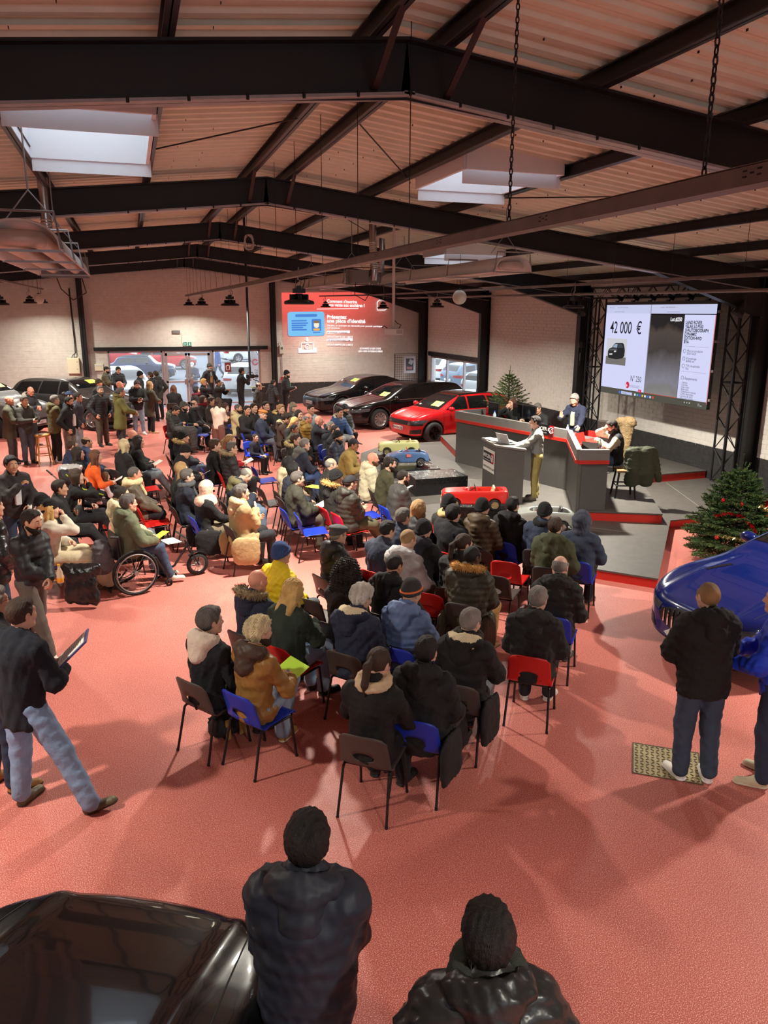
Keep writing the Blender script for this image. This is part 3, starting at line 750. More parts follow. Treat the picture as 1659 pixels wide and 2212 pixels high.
def ptext(s, cx, cy, h, sx=1., bold=0., m=None, align='LEFT', d=.006):
    return text('slide_text', s, h/4.366*.0187/.72, Matrix.Translation(-PO+Vector((0, -d, 0))) @ frame3(PXZ(cx, cy), (1, 0, -.016), (0, 0, 1)), m or E_w, slide, sx, align, 1., bold)
def rrect(cx0, cx1, cy0, cy1, r):
    pts = []
    for (x, y, a0) in ((cx1-r, cy0+r, -90), (cx1-r, cy1-r, 0), (cx0+r, cy1-r, 90), (cx0+r, cy0+r, 180)):
        for k in range(5): t = math.radians(a0+k*22.5); pts.append(PXZ(x+r*math.cos(t), y+r*math.sin(t)))
    return pts[::-1]
B1, B2, B3 = emat('slide_blue', (128, 198, 246), .8), emat('slide_blue_dark', (84, 140, 226), .75), emat('slide_skin', (238, 226, 190), .95)
ptext("Comment s'inscrire", 815, 250, 30, .92, .006, align='RIGHT'); ptext('à une vente aux enchères ?', 890, 287, 30, .88, .006, align='RIGHT')
pmesh('slide_line', [PXZ(440, 303), PXZ(830, 303), PXZ(830, 298), PXZ(440, 298)], E_w)
pmesh('slide_card', rrect(172, 508, 325, 557, 24), B1); pmesh('slide_card', rrect(240, 442, 348, 374, 12), B2, .004)
for cx1, cy in ((345, 410), (358, 433), (340, 454), (310, 475), (345, 496)): pmesh('slide_line', rrect(204, cx1, cy-7, cy+7, 6), B2, .004)
pmesh('slide_card', rrect(390, 478, 395, 512, 12), B2, .004); pmesh('slide_line', rrect(400, 470, 520, 530, 4), B2, .004)
pmesh('slide_face', rrect(410, 458, 418, 480, 22), B3, .008); pmesh('slide_face', rrect(404, 464, 486, 508, 9), emat('slide_orange', (230, 170, 90), .9), .007)
pmesh('slide_face', rrect(406, 462, 410, 436, 12), emat('slide_brown', (140, 116, 84), .8), .009)
ptext('Présentez', 532, 392, 36, 1., .008); ptext("une pièce d'identité", 532, 430, 36, 1., .008)
ptext('De plus, un acompte est demandé pour pouvoir participer', 532, 466, 15, 1.17, .003); ptext('aux enchères', 532, 490, 15, 1.17, .003)
for cx1, cy, s in ((748, 527, 'EN PHYSIQUE : À LADEVEZE'), (775, 603, 'LIVE SUR INTERENCHERES.COM')):
    pmesh('slide_label', rrect(527, cx1, cy-14, cy+12, 5), E_w); ptext(s, 534, cy+6, 12.5, .95, .002, emat('slide_ink', (150, 70, 70), .8), d=.01)
ptext('UN ACOMPTE DE 1 000 €', 529, 577, 17, 1., .003); ptext('UN ACOMPTE DE 2 000 €', 529, 655, 17, 1., .003)
ptext('SCANNEZ LE QR CODE', 945, 703, 16, .95, .003, align='CENTER'); ptext('LIEN VERS INTERENCHÈRES', 945, 731, 16, .95, .003, align='CENTER')
# arrow, banknote tray, document icon
pmesh('slide_icon', [PXZ(338, 568), PXZ(354, 568), PXZ(354, 592), PXZ(364, 592), PXZ(346, 612), PXZ(328, 592), PXZ(338, 592)][::-1], E_w)
def pring(pts, r): 
    b = MB(); b.tube([p-PO+Vector((0, -.01, 0)) for p in pts], r, 5, closed=True); link('slide_icon', b.mesh('slide_icon', E_w), slide)
pring(rrect(290, 402, 624, 694, 6), .02); pring([PXZ(348+22*math.cos(t), 659+22*math.sin(t)) for t in np.linspace(0, 6.28, 17)[:-1]], .018)
pmesh('slide_icon', [PXZ(262, 672), PXZ(285, 672), PXZ(285, 698), PXZ(408, 698), PXZ(408, 672), PXZ(432, 672), PXZ(432, 720), PXZ(262, 720)][::-1], E_w)
b = MB(); b.tube([PXZ(*q)-PO+Vector((0, -.012, 0)) for q in ((337, 660), (345, 669), (360, 650))], .014, 5); link('slide_icon', b.mesh('slide_icon', E_w), slide)
pring([PXZ(*q) for q in ((1010, 318), (1010, 240), (1030, 222), (1066, 222), (1066, 270), (1104, 300), (1086, 318))], .018)

# ------------------------------------------------------------------ small things on the walls
o = empty('exit_sign', (2.16, YB-.09, 2.55), 0, 'small green emergency exit sign above the glass door', 'sign')
MB().box((0, 0, 0), (.34, .06, .17)).build('box', mat('sign_white', (200, 206, 200), .5), o)
for dx in (-.085, .085): MB().box((dx, -.033, 0), (.14, .006, .13)).build('green_panel', emat('exit_green', (70, 160, 120), .7), o)
b = MB(); b.box((-.1, -.038, 0), (.035, .004, .05)); b.box((-.06, -.038, 0), (.05, .004, .02)); b.box((.085, -.038, .03), (.03, .004, .03)); b.box((.085, -.038, -.015), (.05, .004, .05), ry=.3); b.build('pictogram', emat('exit_white', (225, 245, 235), 1.), o)
o = empty('electric_cabinet', (-2.2, YB-.13, 1.75), 0, 'cream electrical cabinet on the brick wall left of the black column', 'cabinet')
bevel(MB().box((0, 0, 0), (.44, .22, .6)).build('body', M_cream, o), .01); MB().box((0, -.115, 0), (.4, .012, .56)).build('door', M_cream, o)
MB().cyl((.14, -.12, .15), (.14, -.13, .15), .015, 8).cyl((.14, -.12, -.12), (.14, -.13, -.12), .015, 8).build('lock', M_blk, o)
MB().tube([(.05, 0, .3), (.05, 0, .42), (.12, .02, .5), (.13, .08, .8), (.1, .1, 2.9)], .014, 6).tube([(-.05, 0, .3), (.0, 0, .4), (.09, .02, .48), (.1, .08, .8), (.07, .1, 2.9)], .012, 6).build('cable', M_blk, o)
o = empty('fuse_box', (6.0, YB-.06, 2.28), 0, 'small white fuse box on the wall left of the projected slide', 'fuse box')
bevel(MB().box((0, 0, 0), (.2, .1, .34)).build('body', mat('fuse_white', (208, 204, 192), .5), o), .01)
MB().tube([(.0, .0, -.17), (0, .02, -1.1)], .014, 6).tube([(0, 0, .17), (-.08, .02, .3), (-.16, .03, .24), (-.2, .04, 0)], .009, 6).build('cable', mat('cable_grey', (140, 136, 130), .5), o)
MB().box((0, -.053, .06), (.09, .008, .1)).build('meter', mat('meter_grey', (110, 110, 108), .4), o)
MB().box((0, 0, 0), (.1, .06, .14)).box((0, -.03, 0), (.05, .01, .05)).build('call_point', mat('alarm_red', (190, 40, 36), .4), None, (6.0, YB-.05, 1.08), label='red fire alarm call point under the fuse box', cat='alarm')
MB().box((0, 0, 0), (.3, .05, .12)).build('junction_box', mat('junction_grey', (110, 106, 104), .5), None, (1.75, YB-.05, 3.02), label='grey junction box high on the wall above the exit sign', cat='junction box')
struct(MB().cyl((1.95, YB-.04, 2.6), (1.95, YB-.04, 3.0), .012, 6).build('trim_6', M_cream))
# wire display panel with a framed photograph, in front of the corner
o = empty('display_panel', (11.45, 32.2, 0), .12, 'black wire mesh display stand in the corner left of the far window', 'display stand')
b = MB(); w, z0, z1 = .62, .5, 2.02
for k in range(13): b.cyl((-w+2*w*k/12, 0, z0), (-w+2*w*k/12, 0, z1), .006, 5)
for k in range(16): b.cyl((-w, 0, z0+(z1-z0)*k/15), (w, 0, z0+(z1-z0)*k/15), .006, 5)
b.build('wire_mesh', M_blk, o)
MB().tube([(-w-.02, 0, 0), (-w-.02, 0, z1+.06), (w+.02, 0, z1+.06), (w+.02, 0, 0)], .018, 8).build('tube_frame', M_blk, o)
for sx in (-1, 1): MB().cyl((sx*(w+.02), -.25, .02), (sx*(w+.02), .25, .02), .018, 8).build('foot', M_blk, o)
o = empty('framed_picture', (11.5, 32.12, 1.35), .12, 'framed photograph of a street hung on the wire mesh stand', 'picture')
b = MB(); b.box((0, 0, .27), (.56, .03, .74)); b.build('frame', mat('frame_white', (206, 202, 204), .5), o)
MB().box((0, -.018, .27), (.36, .006, .52)).build('print', mat('photo_dark', (70, 58, 60), .5, var=.4), o)
MB().box((-.02, -.022, .12), (.26, .004, .12)).build('print_detail', mat('photo_pink', (170, 120, 120), .5, var=.3), o)
MB().box((.05, -.022, .38), (.2, .004, .2), ry=.5).build('print_detail', mat('photo_grey', (178, 176, 180), .5, var=.3), o)
# small switches on the column at the right
for z, nm, lb in ((2.05, 'wall_switch', 'round white switch on the black column behind the tree, the upper one'), (1.72, 'wall_switch', 'white socket box on the black column behind the tree, the lower one')):
    bevel(MB().box((0, 0, 0), (.05, .14, .13 if z > 2 else .2)).build(nm, mat('switch_white', (200, 196, 186), .5), None, (XR-.42, 12.05, z-.35), label=lb, cat='switch'), .02)
# metal trap covers let into the floor
def trap(x, y, rz, w, d, label):
    o = empty('floor_plate', (x, y, .001), rz, label, 'floor plate')
    mm = mat('plate_steel', (176, 162, 124), .45, .5, var=.15)
    b = MB(); b.box((0, 0, .001), (w, d, .004)); b.build('plate', mm, o)
    b = MB(); n = int(w/.045); k = int(d/.045)
    for i in range(n):
        for j in range(k):
            b.box((-w/2+.03+(w-.06)*i/(n-1), -d/2+.03+(d-.06)*j/(k-1), .005), (.03, .01, .003), math.pi/4*(1 if (i+j) % 2 else -1))
    tag(b.build('tread', mat('plate_dark', (84, 76, 58), .5, .4), o), kind='stuff')
    b = MB()
    for (cx, cy, a, c) in ((0, d/2, w+.01, .012), (0, -d/2, w+.01, .012), (w/2, 0, .012, d), (-w/2, 0, .012, d)): b.box((cx, cy, .003), (a, c, .005))
    b.build('rim', mat('plate_rim', (96, 80, 60), .5, .3), o)
trap(4.23, 4.96, -.62, .56, .5, 'patterned metal floor plate beside the man in white trainers')
trap(-.62, 11.2, -.2, .42, .34, 'small metal floor plate near the wheelchair')
# ================================================================== SURFACES FROM DISTANCE FIELDS (numpy surface nets)
class Grid:
    def __init__(s, lo, hi, h):
        s.h = h; s.lo = np.array(lo, np.float32); n = np.ceil((np.array(hi)-s.lo)/h).astype(int)+1
        s.n = n; s.ax = [s.lo[i]+h*np.arange(n[i], dtype=np.float32) for i in range(3)]
        s.f = np.full(n, .5, np.float32)
    def sub(s, lo, hi):
        a = [max(0, int((lo[i]-s.lo[i])/s.h)) for i in range(3)]; b = [min(s.n[i], int((hi[i]-s.lo[i])/s.h)+2) for i in range(3)]
        if any(b[i] <= a[i] for i in range(3)): return None
        sl = tuple(slice(a[i], b[i]) for i in range(3))
        return sl, s.ax[0][sl[0]][:, None, None], s.ax[1][sl[1]][None, :, None], s.ax[2][sl[2]][None, None, :]
    def put(s, sl, d, k, op):
        f = s.f[sl]
        if op == 'u':
            if k > 0:
                h = np.maximum(k-np.abs(f-d), 0)/k; s.f[sl] = np.minimum(f, d)-h*h*k*.25
            else: s.f[sl] = np.minimum(f, d)
        elif op == 's':
            if k > 0:
                h = np.maximum(k-np.abs(f+d), 0)/k; s.f[sl] = np.maximum(f, -d)+h*h*k*.25
            else: s.f[sl] = np.maximum(f, -d)
    def cap(s, a, b, ra, rb, k=.04, op='u', flat=None, fl=1., quilt=None):
        """tapered capsule; flat = direction squeezed by factor fl; quilt = (n, depth) rings along it"""
        a = np.array(a, np.float32); b = np.array(b, np.float32); R = max(ra, rb)*max(1, 1/fl if fl < 1 else 1)+k+2*s.h+.03
        q = s.sub(np.minimum(a, b)-R, np.maximum(a, b)+R)
        if q is None: return s
        sl, X, Y, Z = q; ab = b-a; L2 = float(ab @ ab)+1e-9
        px, py, pz = X-a[0], Y-a[1], Z-a[2]
        t = np.clip((px*ab[0]+py*ab[1]+pz*ab[2])/L2, 0, 1)
        dx, dy, dz = px-t*ab[0], py-t*ab[1], pz-t*ab[2]
        if flat is not None:
            n = np.array(flat, np.float32); n /= np.linalg.norm(n)
            w = (dx*n[0]+dy*n[1]+dz*n[2])*(fl-1.)
            dx = dx+w*n[0]; dy = dy+w*n[1]; dz = dz+w*n[2]
        r = ra+(rb-ra)*t
        if quilt: r = r + quilt[1]*(np.abs(np.sin(t*math.pi*quilt[0]))-.6)
        s.put(sl, np.sqrt(dx*dx+dy*dy+dz*dz)-r, k, op); return s
    def ell(s, c, r, k=.03, op='u', M=None):
        c = np.array(c, np.float32); r = np.array(r, np.float32); R = float(max(r))+k+2*s.h+.02
        q = s.sub(c-R, c+R)
        if q is None: return s
        sl, X, Y, Z = q; x, y, z = X-c[0], Y-c[1], Z-c[2]
        if M is not None:
            M = np.array(M)[:3, :3]; x, y, z = (M[0][i]*x+M[1][i]*y+M[2][i]*z for i in range(3))
        x, y, z = x/r[0], y/r[1], z/r[2]; d = np.sqrt(x*x+y*y+z*z); m = float(min(r))
        g = np.sqrt((x/r[0])**2+(y/r[1])**2+(z/r[2])**2)+1e-6
        s.put(sl, d*(d-1)/g, k, op); return s
    def plane(s, p, n, k=0.):
        """keep the side the normal n points away from"""
        n = np.array(n, float); n /= np.linalg.norm(n)
        d = (s.ax[0][:, None, None]-p[0])*n[0]+(s.ax[1][None, :, None]-p[1])*n[1]+(s.ax[2][None, None, :]-p[2])*n[2]
        s.f = np.maximum(s.f, d.astype(np.float32)) if not k else np.maximum(s.f, d)+np.maximum(k-np.abs(s.f-d), 0)**2/k*.25
        return s
    def noise(s, amp, wl, seed):
        r = np.random.RandomState(seed); k = 2*math.pi/wl
        X, Y, Z = s.ax[0][:, None, None], s.ax[1][None, :, None], s.ax[2][None, None, :]
        for i in range(3):
            v = r.normal(size=3); v /= np.linalg.norm(v); w = r.normal(size=3); w /= np.linalg.norm(w); p = r.uniform(0, 6, 2); kk = k*(.7+.5*i)
            s.f = s.f + (amp/(1+.4*i)*np.sin(kk*(v[0]*X+v[1]*Y+v[2]*Z)+p[0])*np.sin(kk*.8*(w[0]*X+w[1]*Y+w[2]*Z)+p[1])).astype(np.float32)
        return s
    def nets(s):
        f = s.f; f[0] = f[-1] = 1; f[:, 0] = f[:, -1] = 1; f[:, :, 0] = f[:, :, -1] = 1
        S_ = f < 0; nx, ny, nz = f.shape
        cnt = np.zeros((nx-1, ny-1, nz-1), np.int8)
        for i, j, k in itertools.product((0, 1), repeat=3): cnt += S_[i:nx-1+i, j:ny-1+j, k:nz-1+k]
        act = (cnt > 0) & (cnt < 8); C = np.argwhere(act)
        if not len(C): return np.zeros((0, 3)), np.zeros((0, 4), int)
        idx = np.full(act.shape, -1, np.int32); idx[act] = np.arange(len(C))
        flat = f.ravel(); base = (C[:, 0]*ny+C[:, 1])*nz+C[:, 2]; off = lambda c: (c[0]*ny+c[1])*nz+c[2]
        acc = np.zeros((len(C), 3)); w = np.zeros(len(C))
        cs = list(itertools.product((0, 1), repeat=3)); val = {c: flat[base+off(c)] for c in cs}
        for c in cs:
            for ax in range(3):
                if c[ax]: continue
                d = list(c); d[ax] = 1; d = tuple(d); fa, fb = val[c], val[d]; m = (fa < 0) != (fb < 0)
                t = np.where(m, fa/np.where(fa == fb, 1, fa-fb), 0)
                acc[m] += np.array(c); acc[m, ax] += t[m]; w += m
        V = (C+acc/w[:, None])*s.h+s.lo
        Q = []
        for ax in range(3):
            o1, o2 = (ax+1) % 3, (ax+2) % 3
            a = [slice(None)]*3; b = [slice(None)]*3; a[ax] = slice(0, -1); b[ax] = slice(1, None)
            m = S_[tuple(a)] != S_[tuple(b)]; E = np.argwhere(m); ins = S_[tuple(a)][m]
            def cell(d1, d2):
                e = E.copy(); e[:, o1] -= d1; e[:, o2] -= d2; return idx[e[:, 0], e[:, 1], e[:, 2]]
            ok = (E[:, o1] > 0) & (E[:, o2] > 0) & (E[:, o1] < f.shape[o1]-1) & (E[:, o2] < f.shape[o2]-1)
            E = E[ok]; ins = ins[ok]
            q = np.stack([cell(1, 1), cell(0, 1), cell(0, 0), cell(1, 0)], 1)
            q[~ins] = q[~ins][:, ::-1]; Q.append(q)
        return V, np.concatenate(Q)
# ================================================================== CHAIRS
CH = {'blue': mat('chair_blue', (32, 56, 178), .38, spec=.4), 'red': mat('chair_red', (206, 34, 30), .38, spec=.4), 'grey': mat('chair_brown', (74, 64, 60), .5, spec=.4), 'dark': mat('chair_dark', (52, 48, 47), .5, spec=.4)}
M_tube = mat('chair_tube', (20, 20, 22), .4)
def chair_shell():
    """moulded seat shell: one curved sheet from front lip over the seat up the back, oval hole low in the back"""
    prof = [(.245, .405), (.235, .43), (.2, .442), (.1, .436), (0, .428), (-.1, .424), (-.16, .43), (-.195, .455), (-.215, .5), (-.232, .56), (-.25, .62), (-.268, .68), (-.284, .735), (-.292, .762)]
    # resample by length
    P_ = [Vector((0, a, b)) for a, b in prof]; N = 26; L = [0]
    for a, b in zip(P_, P_[1:]): L.append(L[-1]+(b-a).length)
    rows = []
    for i in range(N):
        t = L[-1]*i/(N-1); k = max(j for j in range(len(L)) if L[j] <= t+1e-9); k = min(k, len(P_)-2); rows.append(P_[k].lerp(P_[k+1], (t-L[k])/(L[k+1]-L[k])))
    nx = 17; v = []; hole = (len(rows)*.66)
    for i, p in enumerate(rows):
        f = i/(N-1)
        wd = .215 if f < .5 else .215-.02*((f-.5)/.5)
        if f > .93: wd -= .035*((f-.93)/.07)**2
        if f < .05: wd -= .02
        for j in range(nx):
            u = -1+2*j/(nx-1); lift = abs(u)**3*(.03 if f < .45 else .0); fw = abs(u)**2.5*(.035 if f > .5 else 0)*min(1, (f-.5)*6) if f > .5 else 0
            drop = -(abs(u)**4)*.02*(1 if f > .93 else 0)
            v.append(Vector((u*wd, p.y+fw, p.z+lift*.5+drop)))
    # oval hole: cells whose centre is inside are dropped, their rim is pulled to the oval
    vc = Vector((0, 0, .545)); ra, rb = .092, .042
    def ins(p): return p.y < -.18 and (p.x/ra)**2+((p.z-vc.z)/rb)**2 < 1
    f = []
    for i in range(N-1):
        for j in range(nx-1):
            q = (i*nx+j, i*nx+j+1, (i+1)*nx+j+1, (i+1)*nx+j); c = sum((v[k] for k in q), Vector())/4
            if not ins(c): f.append(q)
    used = {k for q in f for k in q}
    cnt = {}
    for q in f:
        for a, b in zip(q, q[1:]+q[:1]): cnt[frozenset((a, b))] = cnt.get(frozenset((a, b)), 0)+1
    rim = {k for e, n in cnt.items() if n == 1 for k in e if v[k].y < -.18 and abs(v[k].x) < .14 and abs(v[k].z-vc.z) < .09}
    for k in rim:
        d = Vector((v[k].x, 0, v[k].z-vc.z)); s = 1/max(1e-6, math.sqrt((d.x/ra)**2+(d.z/rb)**2)); v[k].x = d.x*s; v[k].z = vc.z+d.z*s
    bm_ = bmesh.new(); vs = {k: bm_.verts.new(v[k]) for k in sorted(used)}
    for q in f: bm_.faces.new([vs[k] for k in q])
    bmesh.ops.recalc_face_normals(bm_, faces=bm_.faces); g = bmesh.ops.solidify(bm_, geom=bm_.faces[:], thickness=.007)
    me = bpy.data.meshes.new('seat_shell'); bm_.to_mesh(me); bm_.free()
    me.polygons.foreach_set('use_smooth', [True]*len(me.polygons)); return me
_shell = chair_shell(); _shells = {}
for k, m in CH.items(): _shells[k] = _shell.copy(); _shells[k].materials.append(m)
_legs = {}
for nm, a, b in (('fr', (.19, .19, .405), (.205, .235, 0)), ('fl', (-.19, .19, .405), (-.205, .235, 0)), ('rr', (.19, -.17, .405), (.205, -.265, 0)), ('rl', (-.19, -.17, .405), (-.205, -.265, 0))):
    bb = MB(); bb.cyl(a, b, .0115, 8); bb.cyl((b[0], b[1], 0), (b[0], b[1], .02), .014, 8); _legs[nm] = bb.mesh('leg', M_tube)
bb = MB()
for s in (-1, 1): bb.tube([(s*.19, .19, .405), (s*.19, .17, .416), (s*.19, -.15, .416), (s*.19, -.17, .405)], .0115, 8)
for y in (.13, -.13): bb.cyl((-.19, y, .414), (.19, y, .414), .01, 8)
_fr = bb.mesh('frame', M_tube)
CHAIR_N = [0]
def chair(x, y, face, col, label, z=0.):
    o = empty('chair', (x, y, z), -math.radians(face), label, 'chair', 'moulded plastic chairs in rows')
    link('seat_shell', _shells[col], o); link('frame', _fr, o)
    for k in ('fr', 'fl', 'rr', 'rl'): link('leg', _legs[k], o)
    return o
def seated(x, y, face, col, clabel, plabel, **k):
    """a chair with somebody on it"""
    a = math.radians(face); chair(x+math.sin(a)*.06, y+math.cos(a)*.06, face, col, clabel)
    return P(x, y, face, 'sit', plabel, **k)
# ================================================================== CARS
def poly_sdf(X, Y, P):
    """signed distance to a closed polygon on 2D arrays"""
    P = np.array(P, np.float32); d = np.full(np.broadcast(X, Y).shape, 1e9, np.float32); ins = np.zeros(d.shape, bool)
    for a, b in zip(P, np.roll(P, -1, 0)):
        e = b-a; wx, wy = X-a[0], Y-a[1]; t = np.clip((wx*e[0]+wy*e[1])/(e @ e+1e-12), 0, 1)
        d = np.minimum(d, (wx-t*e[0])**2+(wy-t*e[1])**2)
        c = ((a[1] > Y) != (b[1] > Y)); xi = a[0]+(Y-a[1])/(e[1] if abs(e[1]) > 1e-9 else 1e-9)*e[0]; ins ^= c & (X < xi)
    return np.where(ins, -1, 1)*np.sqrt(d)
def smooth_poly(P, n=5):
    """Catmull-Rom through the points; a point given as (x, y, 0) keeps its corner"""
    out = []; N = len(P)
    for i in range(N):
        p0, p1, p2, p3 = (np.array(P[(i+k) % N][:2], float) for k in (-1, 0, 1, 2))
        if len(P[i]) > 2: p0 = p1
        if len(P[(i+1) % N]) > 2: p3 = p2
        for k in range(n):
            t = k/n; out.append(.5*(2*p1+(p2-p0)*t+(2*p0-5*p1+4*p2-p3)*t*t+(3*p1-p0-3*p2+p3)*t**3))
    return out
def smax(a, b, k):
    h = np.maximum(k-np.abs(a-b), 0)/k; return np.maximum(a, b)+h*h*k*.25
def project(g, V, it=3):
    """move surface-net vertices on to the field and return smooth normals"""
    G = np.gradient(g.f, g.h)
    def samp(A, p):
        q = np.clip((p-g.lo)/g.h, 0, np.array(A.shape)-1.001); i = q.astype(int); t = q-i; r = 0
        for c in itertools.product((0, 1), repeat=3):
            w = np.prod(np.where(np.array(c), t, 1-t), axis=1); r = r+w*A[i[:, 0]+c[0], i[:, 1]+c[1], i[:, 2]+c[2]]
        return r
    for _ in range(it):
        n = np.stack([samp(a, V) for a in G], 1); l = (n*n).sum(1)+1e-9; V = V-n*np.clip(samp(g.f, V)/l, -g.h*.5, g.h*.5)[:, None]
    n = np.stack([samp(a, V) for a in G], 1); return V, n/(np.linalg.norm(n, axis=1)[:, None]+1e-9)
class Shell:
    """a body surface from which conforming panels (glass, lamps, seams) are cut"""
    def __init__(s, V, F, N): s.V, s.F, s.N = V, F, N; s.c = V[F].mean(1); s.fn = N[F].mean(1)
    def mesh(s, name, m):
        me = npmesh(name, s.V, s.F, m); me.normals_split_custom_set_from_vertices([tuple(n) for n in s.N]); return me
    def panel(s, name, axis, poly, m, off=.004, sign=1, nmin=.12, lim=None):
        """cut by a convex polygon seen along an axis"""
        ax = 'xyz'.index(axis); u, w = [(1, 2), (0, 2), (0, 1)][ax]
        P = np.array(poly, float); ctr = P.mean(0)
        sel = (s.fn[:, ax]*sign > nmin)
        lo, hi = P.min(0)-.12, P.max(0)+.12
        sel &= (s.c[:, u] > lo[0]) & (s.c[:, u] < hi[0]) & (s.c[:, w] > lo[1]) & (s.c[:, w] < hi[1])
        if axis == 'x': sel &= s.c[:, 0]*sign > .1
        if axis == 'y': sel &= s.c[:, 1]*sign > s.V[:, 1].max()*.45
        if lim: sel &= lim(s.c)
        F = s.F[sel]
        if not len(F): return None
        used, inv = np.unique(F, return_inverse=True); inv = inv.reshape(F.shape)
        bm_ = bmesh.new(); nl = bm_.verts.layers.float_vector.new('n'); vs = [bm_.verts.new(v) for v in s.V[used]]
        for v, n in zip(vs, s.N[used]): v[nl] = Vector(n)
        for f in inv:
            try: bm_.faces.new([vs[i] for i in f])
            except ValueError: pass
        for a, b in zip(P, np.roll(P, -1, 0)):
            e = b-a; n2 = np.array((e[1], -e[0]));
            if n2 @ (ctr-a) > 0: n2 = -n2
            co = [0, 0, 0]; no = [0, 0, 0]; co[u], co[w] = a; no[u], no[w] = n2
            bmesh.ops.bisect_plane(bm_, geom=bm_.verts[:]+bm_.edges[:]+bm_.faces[:], plane_co=co, plane_no=no, clear_outer=True)
        if not bm_.faces: bm_.free(); return None
        ns = []
        for v in bm_.verts: n = Vector(v[nl]).normalized() if Vector(v[nl]).length > 0 else Vector((0, 0, 1)); v.co = v.co+n*off; ns.append(n)
        me = bpy.data.meshes.new(name); bm_.to_mesh(me); bm_.free()
        for q in (m if isinstance(m, list) else [m]): me.materials.append(q)
        me.polygons.foreach_set('use_smooth', [True]*len(me.polygons)); me.normals_split_custom_set_from_vertices(ns); return me
M_tyre = mat('tyre', (24, 24, 25), .8); M_cglass = mat('car_glass', (16, 18, 20), .04, spec=.7); M_lamp = mat('head_lamp', (104, 108, 116), .1, .6); M_tail = mat('tail_lamp', (150, 10, 14), .2)
M_trim = mat('car_trim', (16, 16, 17), .4); M_seam = mat('car_seam', (6, 6, 7), .7); M_plate = mat('number_plate', (222, 222, 218), .5); M_rimd = mat('rim_dark', (40, 40, 42), .3, .8); M_rims = mat('rim_silver', (170, 168, 170), .3, .8)
M_arch = mat('wheel_arch', (8, 8, 9), .9)
def wheel_meshes(r, w, spokes, rim_m, disc=False):
    t = MB(); R90 = Matrix.Rotation(math.pi/2, 3, 'Y')
    t.lathe([(r*.66, -w/2), (r*.8, -w/2-.004), (r*.97, -w*.42), (r, -w*.2), (r, w*.2), (r*.97, w*.42), (r*.8, w/2+.004), (r*.66, w/2)], n=28, M=R90)
    rm = MB(); rm.lathe([(r*.66, -w/2), (r*.68, w/2), (r*.62, w/2), (r*.6, -w*.2), (0, -w*.2)], n=28, M=R90)
    for k in range(spokes):
        a = 2*math.pi*k/spokes
        for da in ((-.09, .09) if spokes < 8 else (0,)):
            p = Vector((w*.44, .05*r*math.cos(a), .05*r*math.sin(a))); q = Vector((w*.46, r*.64*math.cos(a+da), r*.64*math.sin(a+da))); d = (q-p); s_ = d.cross(Vector((1, 0, 0))).normalized()*r*(.05 if spokes < 8 else .035)
            v = [p+s_, p-s_, q-s_, q+s_]; rm.add(v+[x-Vector((.03, 0, 0)) for x in v], [(0, 1, 2, 3), (7, 6, 5, 4), (0, 4, 5, 1), (1, 5, 6, 2), (2, 6, 7, 3), (3, 7, 4, 0)])
    rm.cyl((w*.3, 0, 0), (w*.48, 0, 0), r*.13, 12)
    return t.mesh('tyre', M_tyre), rm.mesh('rim', rim_m)
PROFILES = {
 'sedan': [(2.2, .24), (2.33, .3), (2.38, .5), (2.36, .64), (2.26, .74), (1.7, .88), (1.08, .97), (.72, 1.14), (.3, 1.34), (-.2, 1.42), (-.8, 1.4), (-1.4, 1.2), (-1.78, 1.07), (-2.2, 1.03), (-2.33, .92), (-2.36, .6), (-2.3, .34), (-2.1, .24)],
 'wagon': [(2.3, .24), (2.42, .3), (2.47, .5), (2.45, .66), (2.34, .77), (1.7, .92), (1.12, 1.0), (.72, 1.19), (.28, 1.38), (-.2, 1.46), (-1.2, 1.46), (-1.9, 1.4), (-2.22, 1.12), (-2.4, .94), (-2.46, .62), (-2.4, .34), (-2.2, .24)],
 'hatch': [(1.86, .24), (1.98, .3), (2.03, .5), (2.01, .66), (1.92, .77), (1.45, .91), (1.0, .99), (.62, 1.19), (.2, 1.37), (-.25, 1.43), (-1.1, 1.41), (-1.6, 1.32), (-1.86, 1.08), (-1.99, .92), (-2.02, .62), (-1.96, .34), (-1.8, .24)],
 'suv':   [(2.1, .3), (2.24, .38), (2.3, .6), (2.27, .8), (2.15, .93), (1.6, 1.05), (1.02, 1.12), (.66, 1.36), (.25, 1.57), (-.3, 1.64), (-1.3, 1.62), (-1.82, 1.52), (-2.1, 1.2), (-2.25, 1.0), (-2.29, .66), (-2.22, .4), (-2.0, .3)],
 'mini':  [(1.72, .24), (1.84, .3), (1.9, .5), (1.88, .68), (1.76, .82), (1.3, .92), (.86, .97), (.62, 1.17), (.42, 1.36), (0, 1.41), (-.8, 1.39), (-1.25, 1.3), (-1.48, 1.02), (-1.78, .92), (-1.88, .76), (-1.88, .5), (-1.82, .32), (-1.65, .24)],
 'coupe': [(2.3, .2), (2.42, .28), (2.47, .48), (2.43, .62), (2.3, .72), (1.7, .87), (1.0, .95), (.6, 1.1), (.1, 1.28), (-.4, 1.34), (-1.0, 1.3), (-1.7, 1.1), (-2.2, .98), (-2.38, .86), (-2.42, .6), (-2.36, .34), (-2.15, .22)],
}
_cars = {}
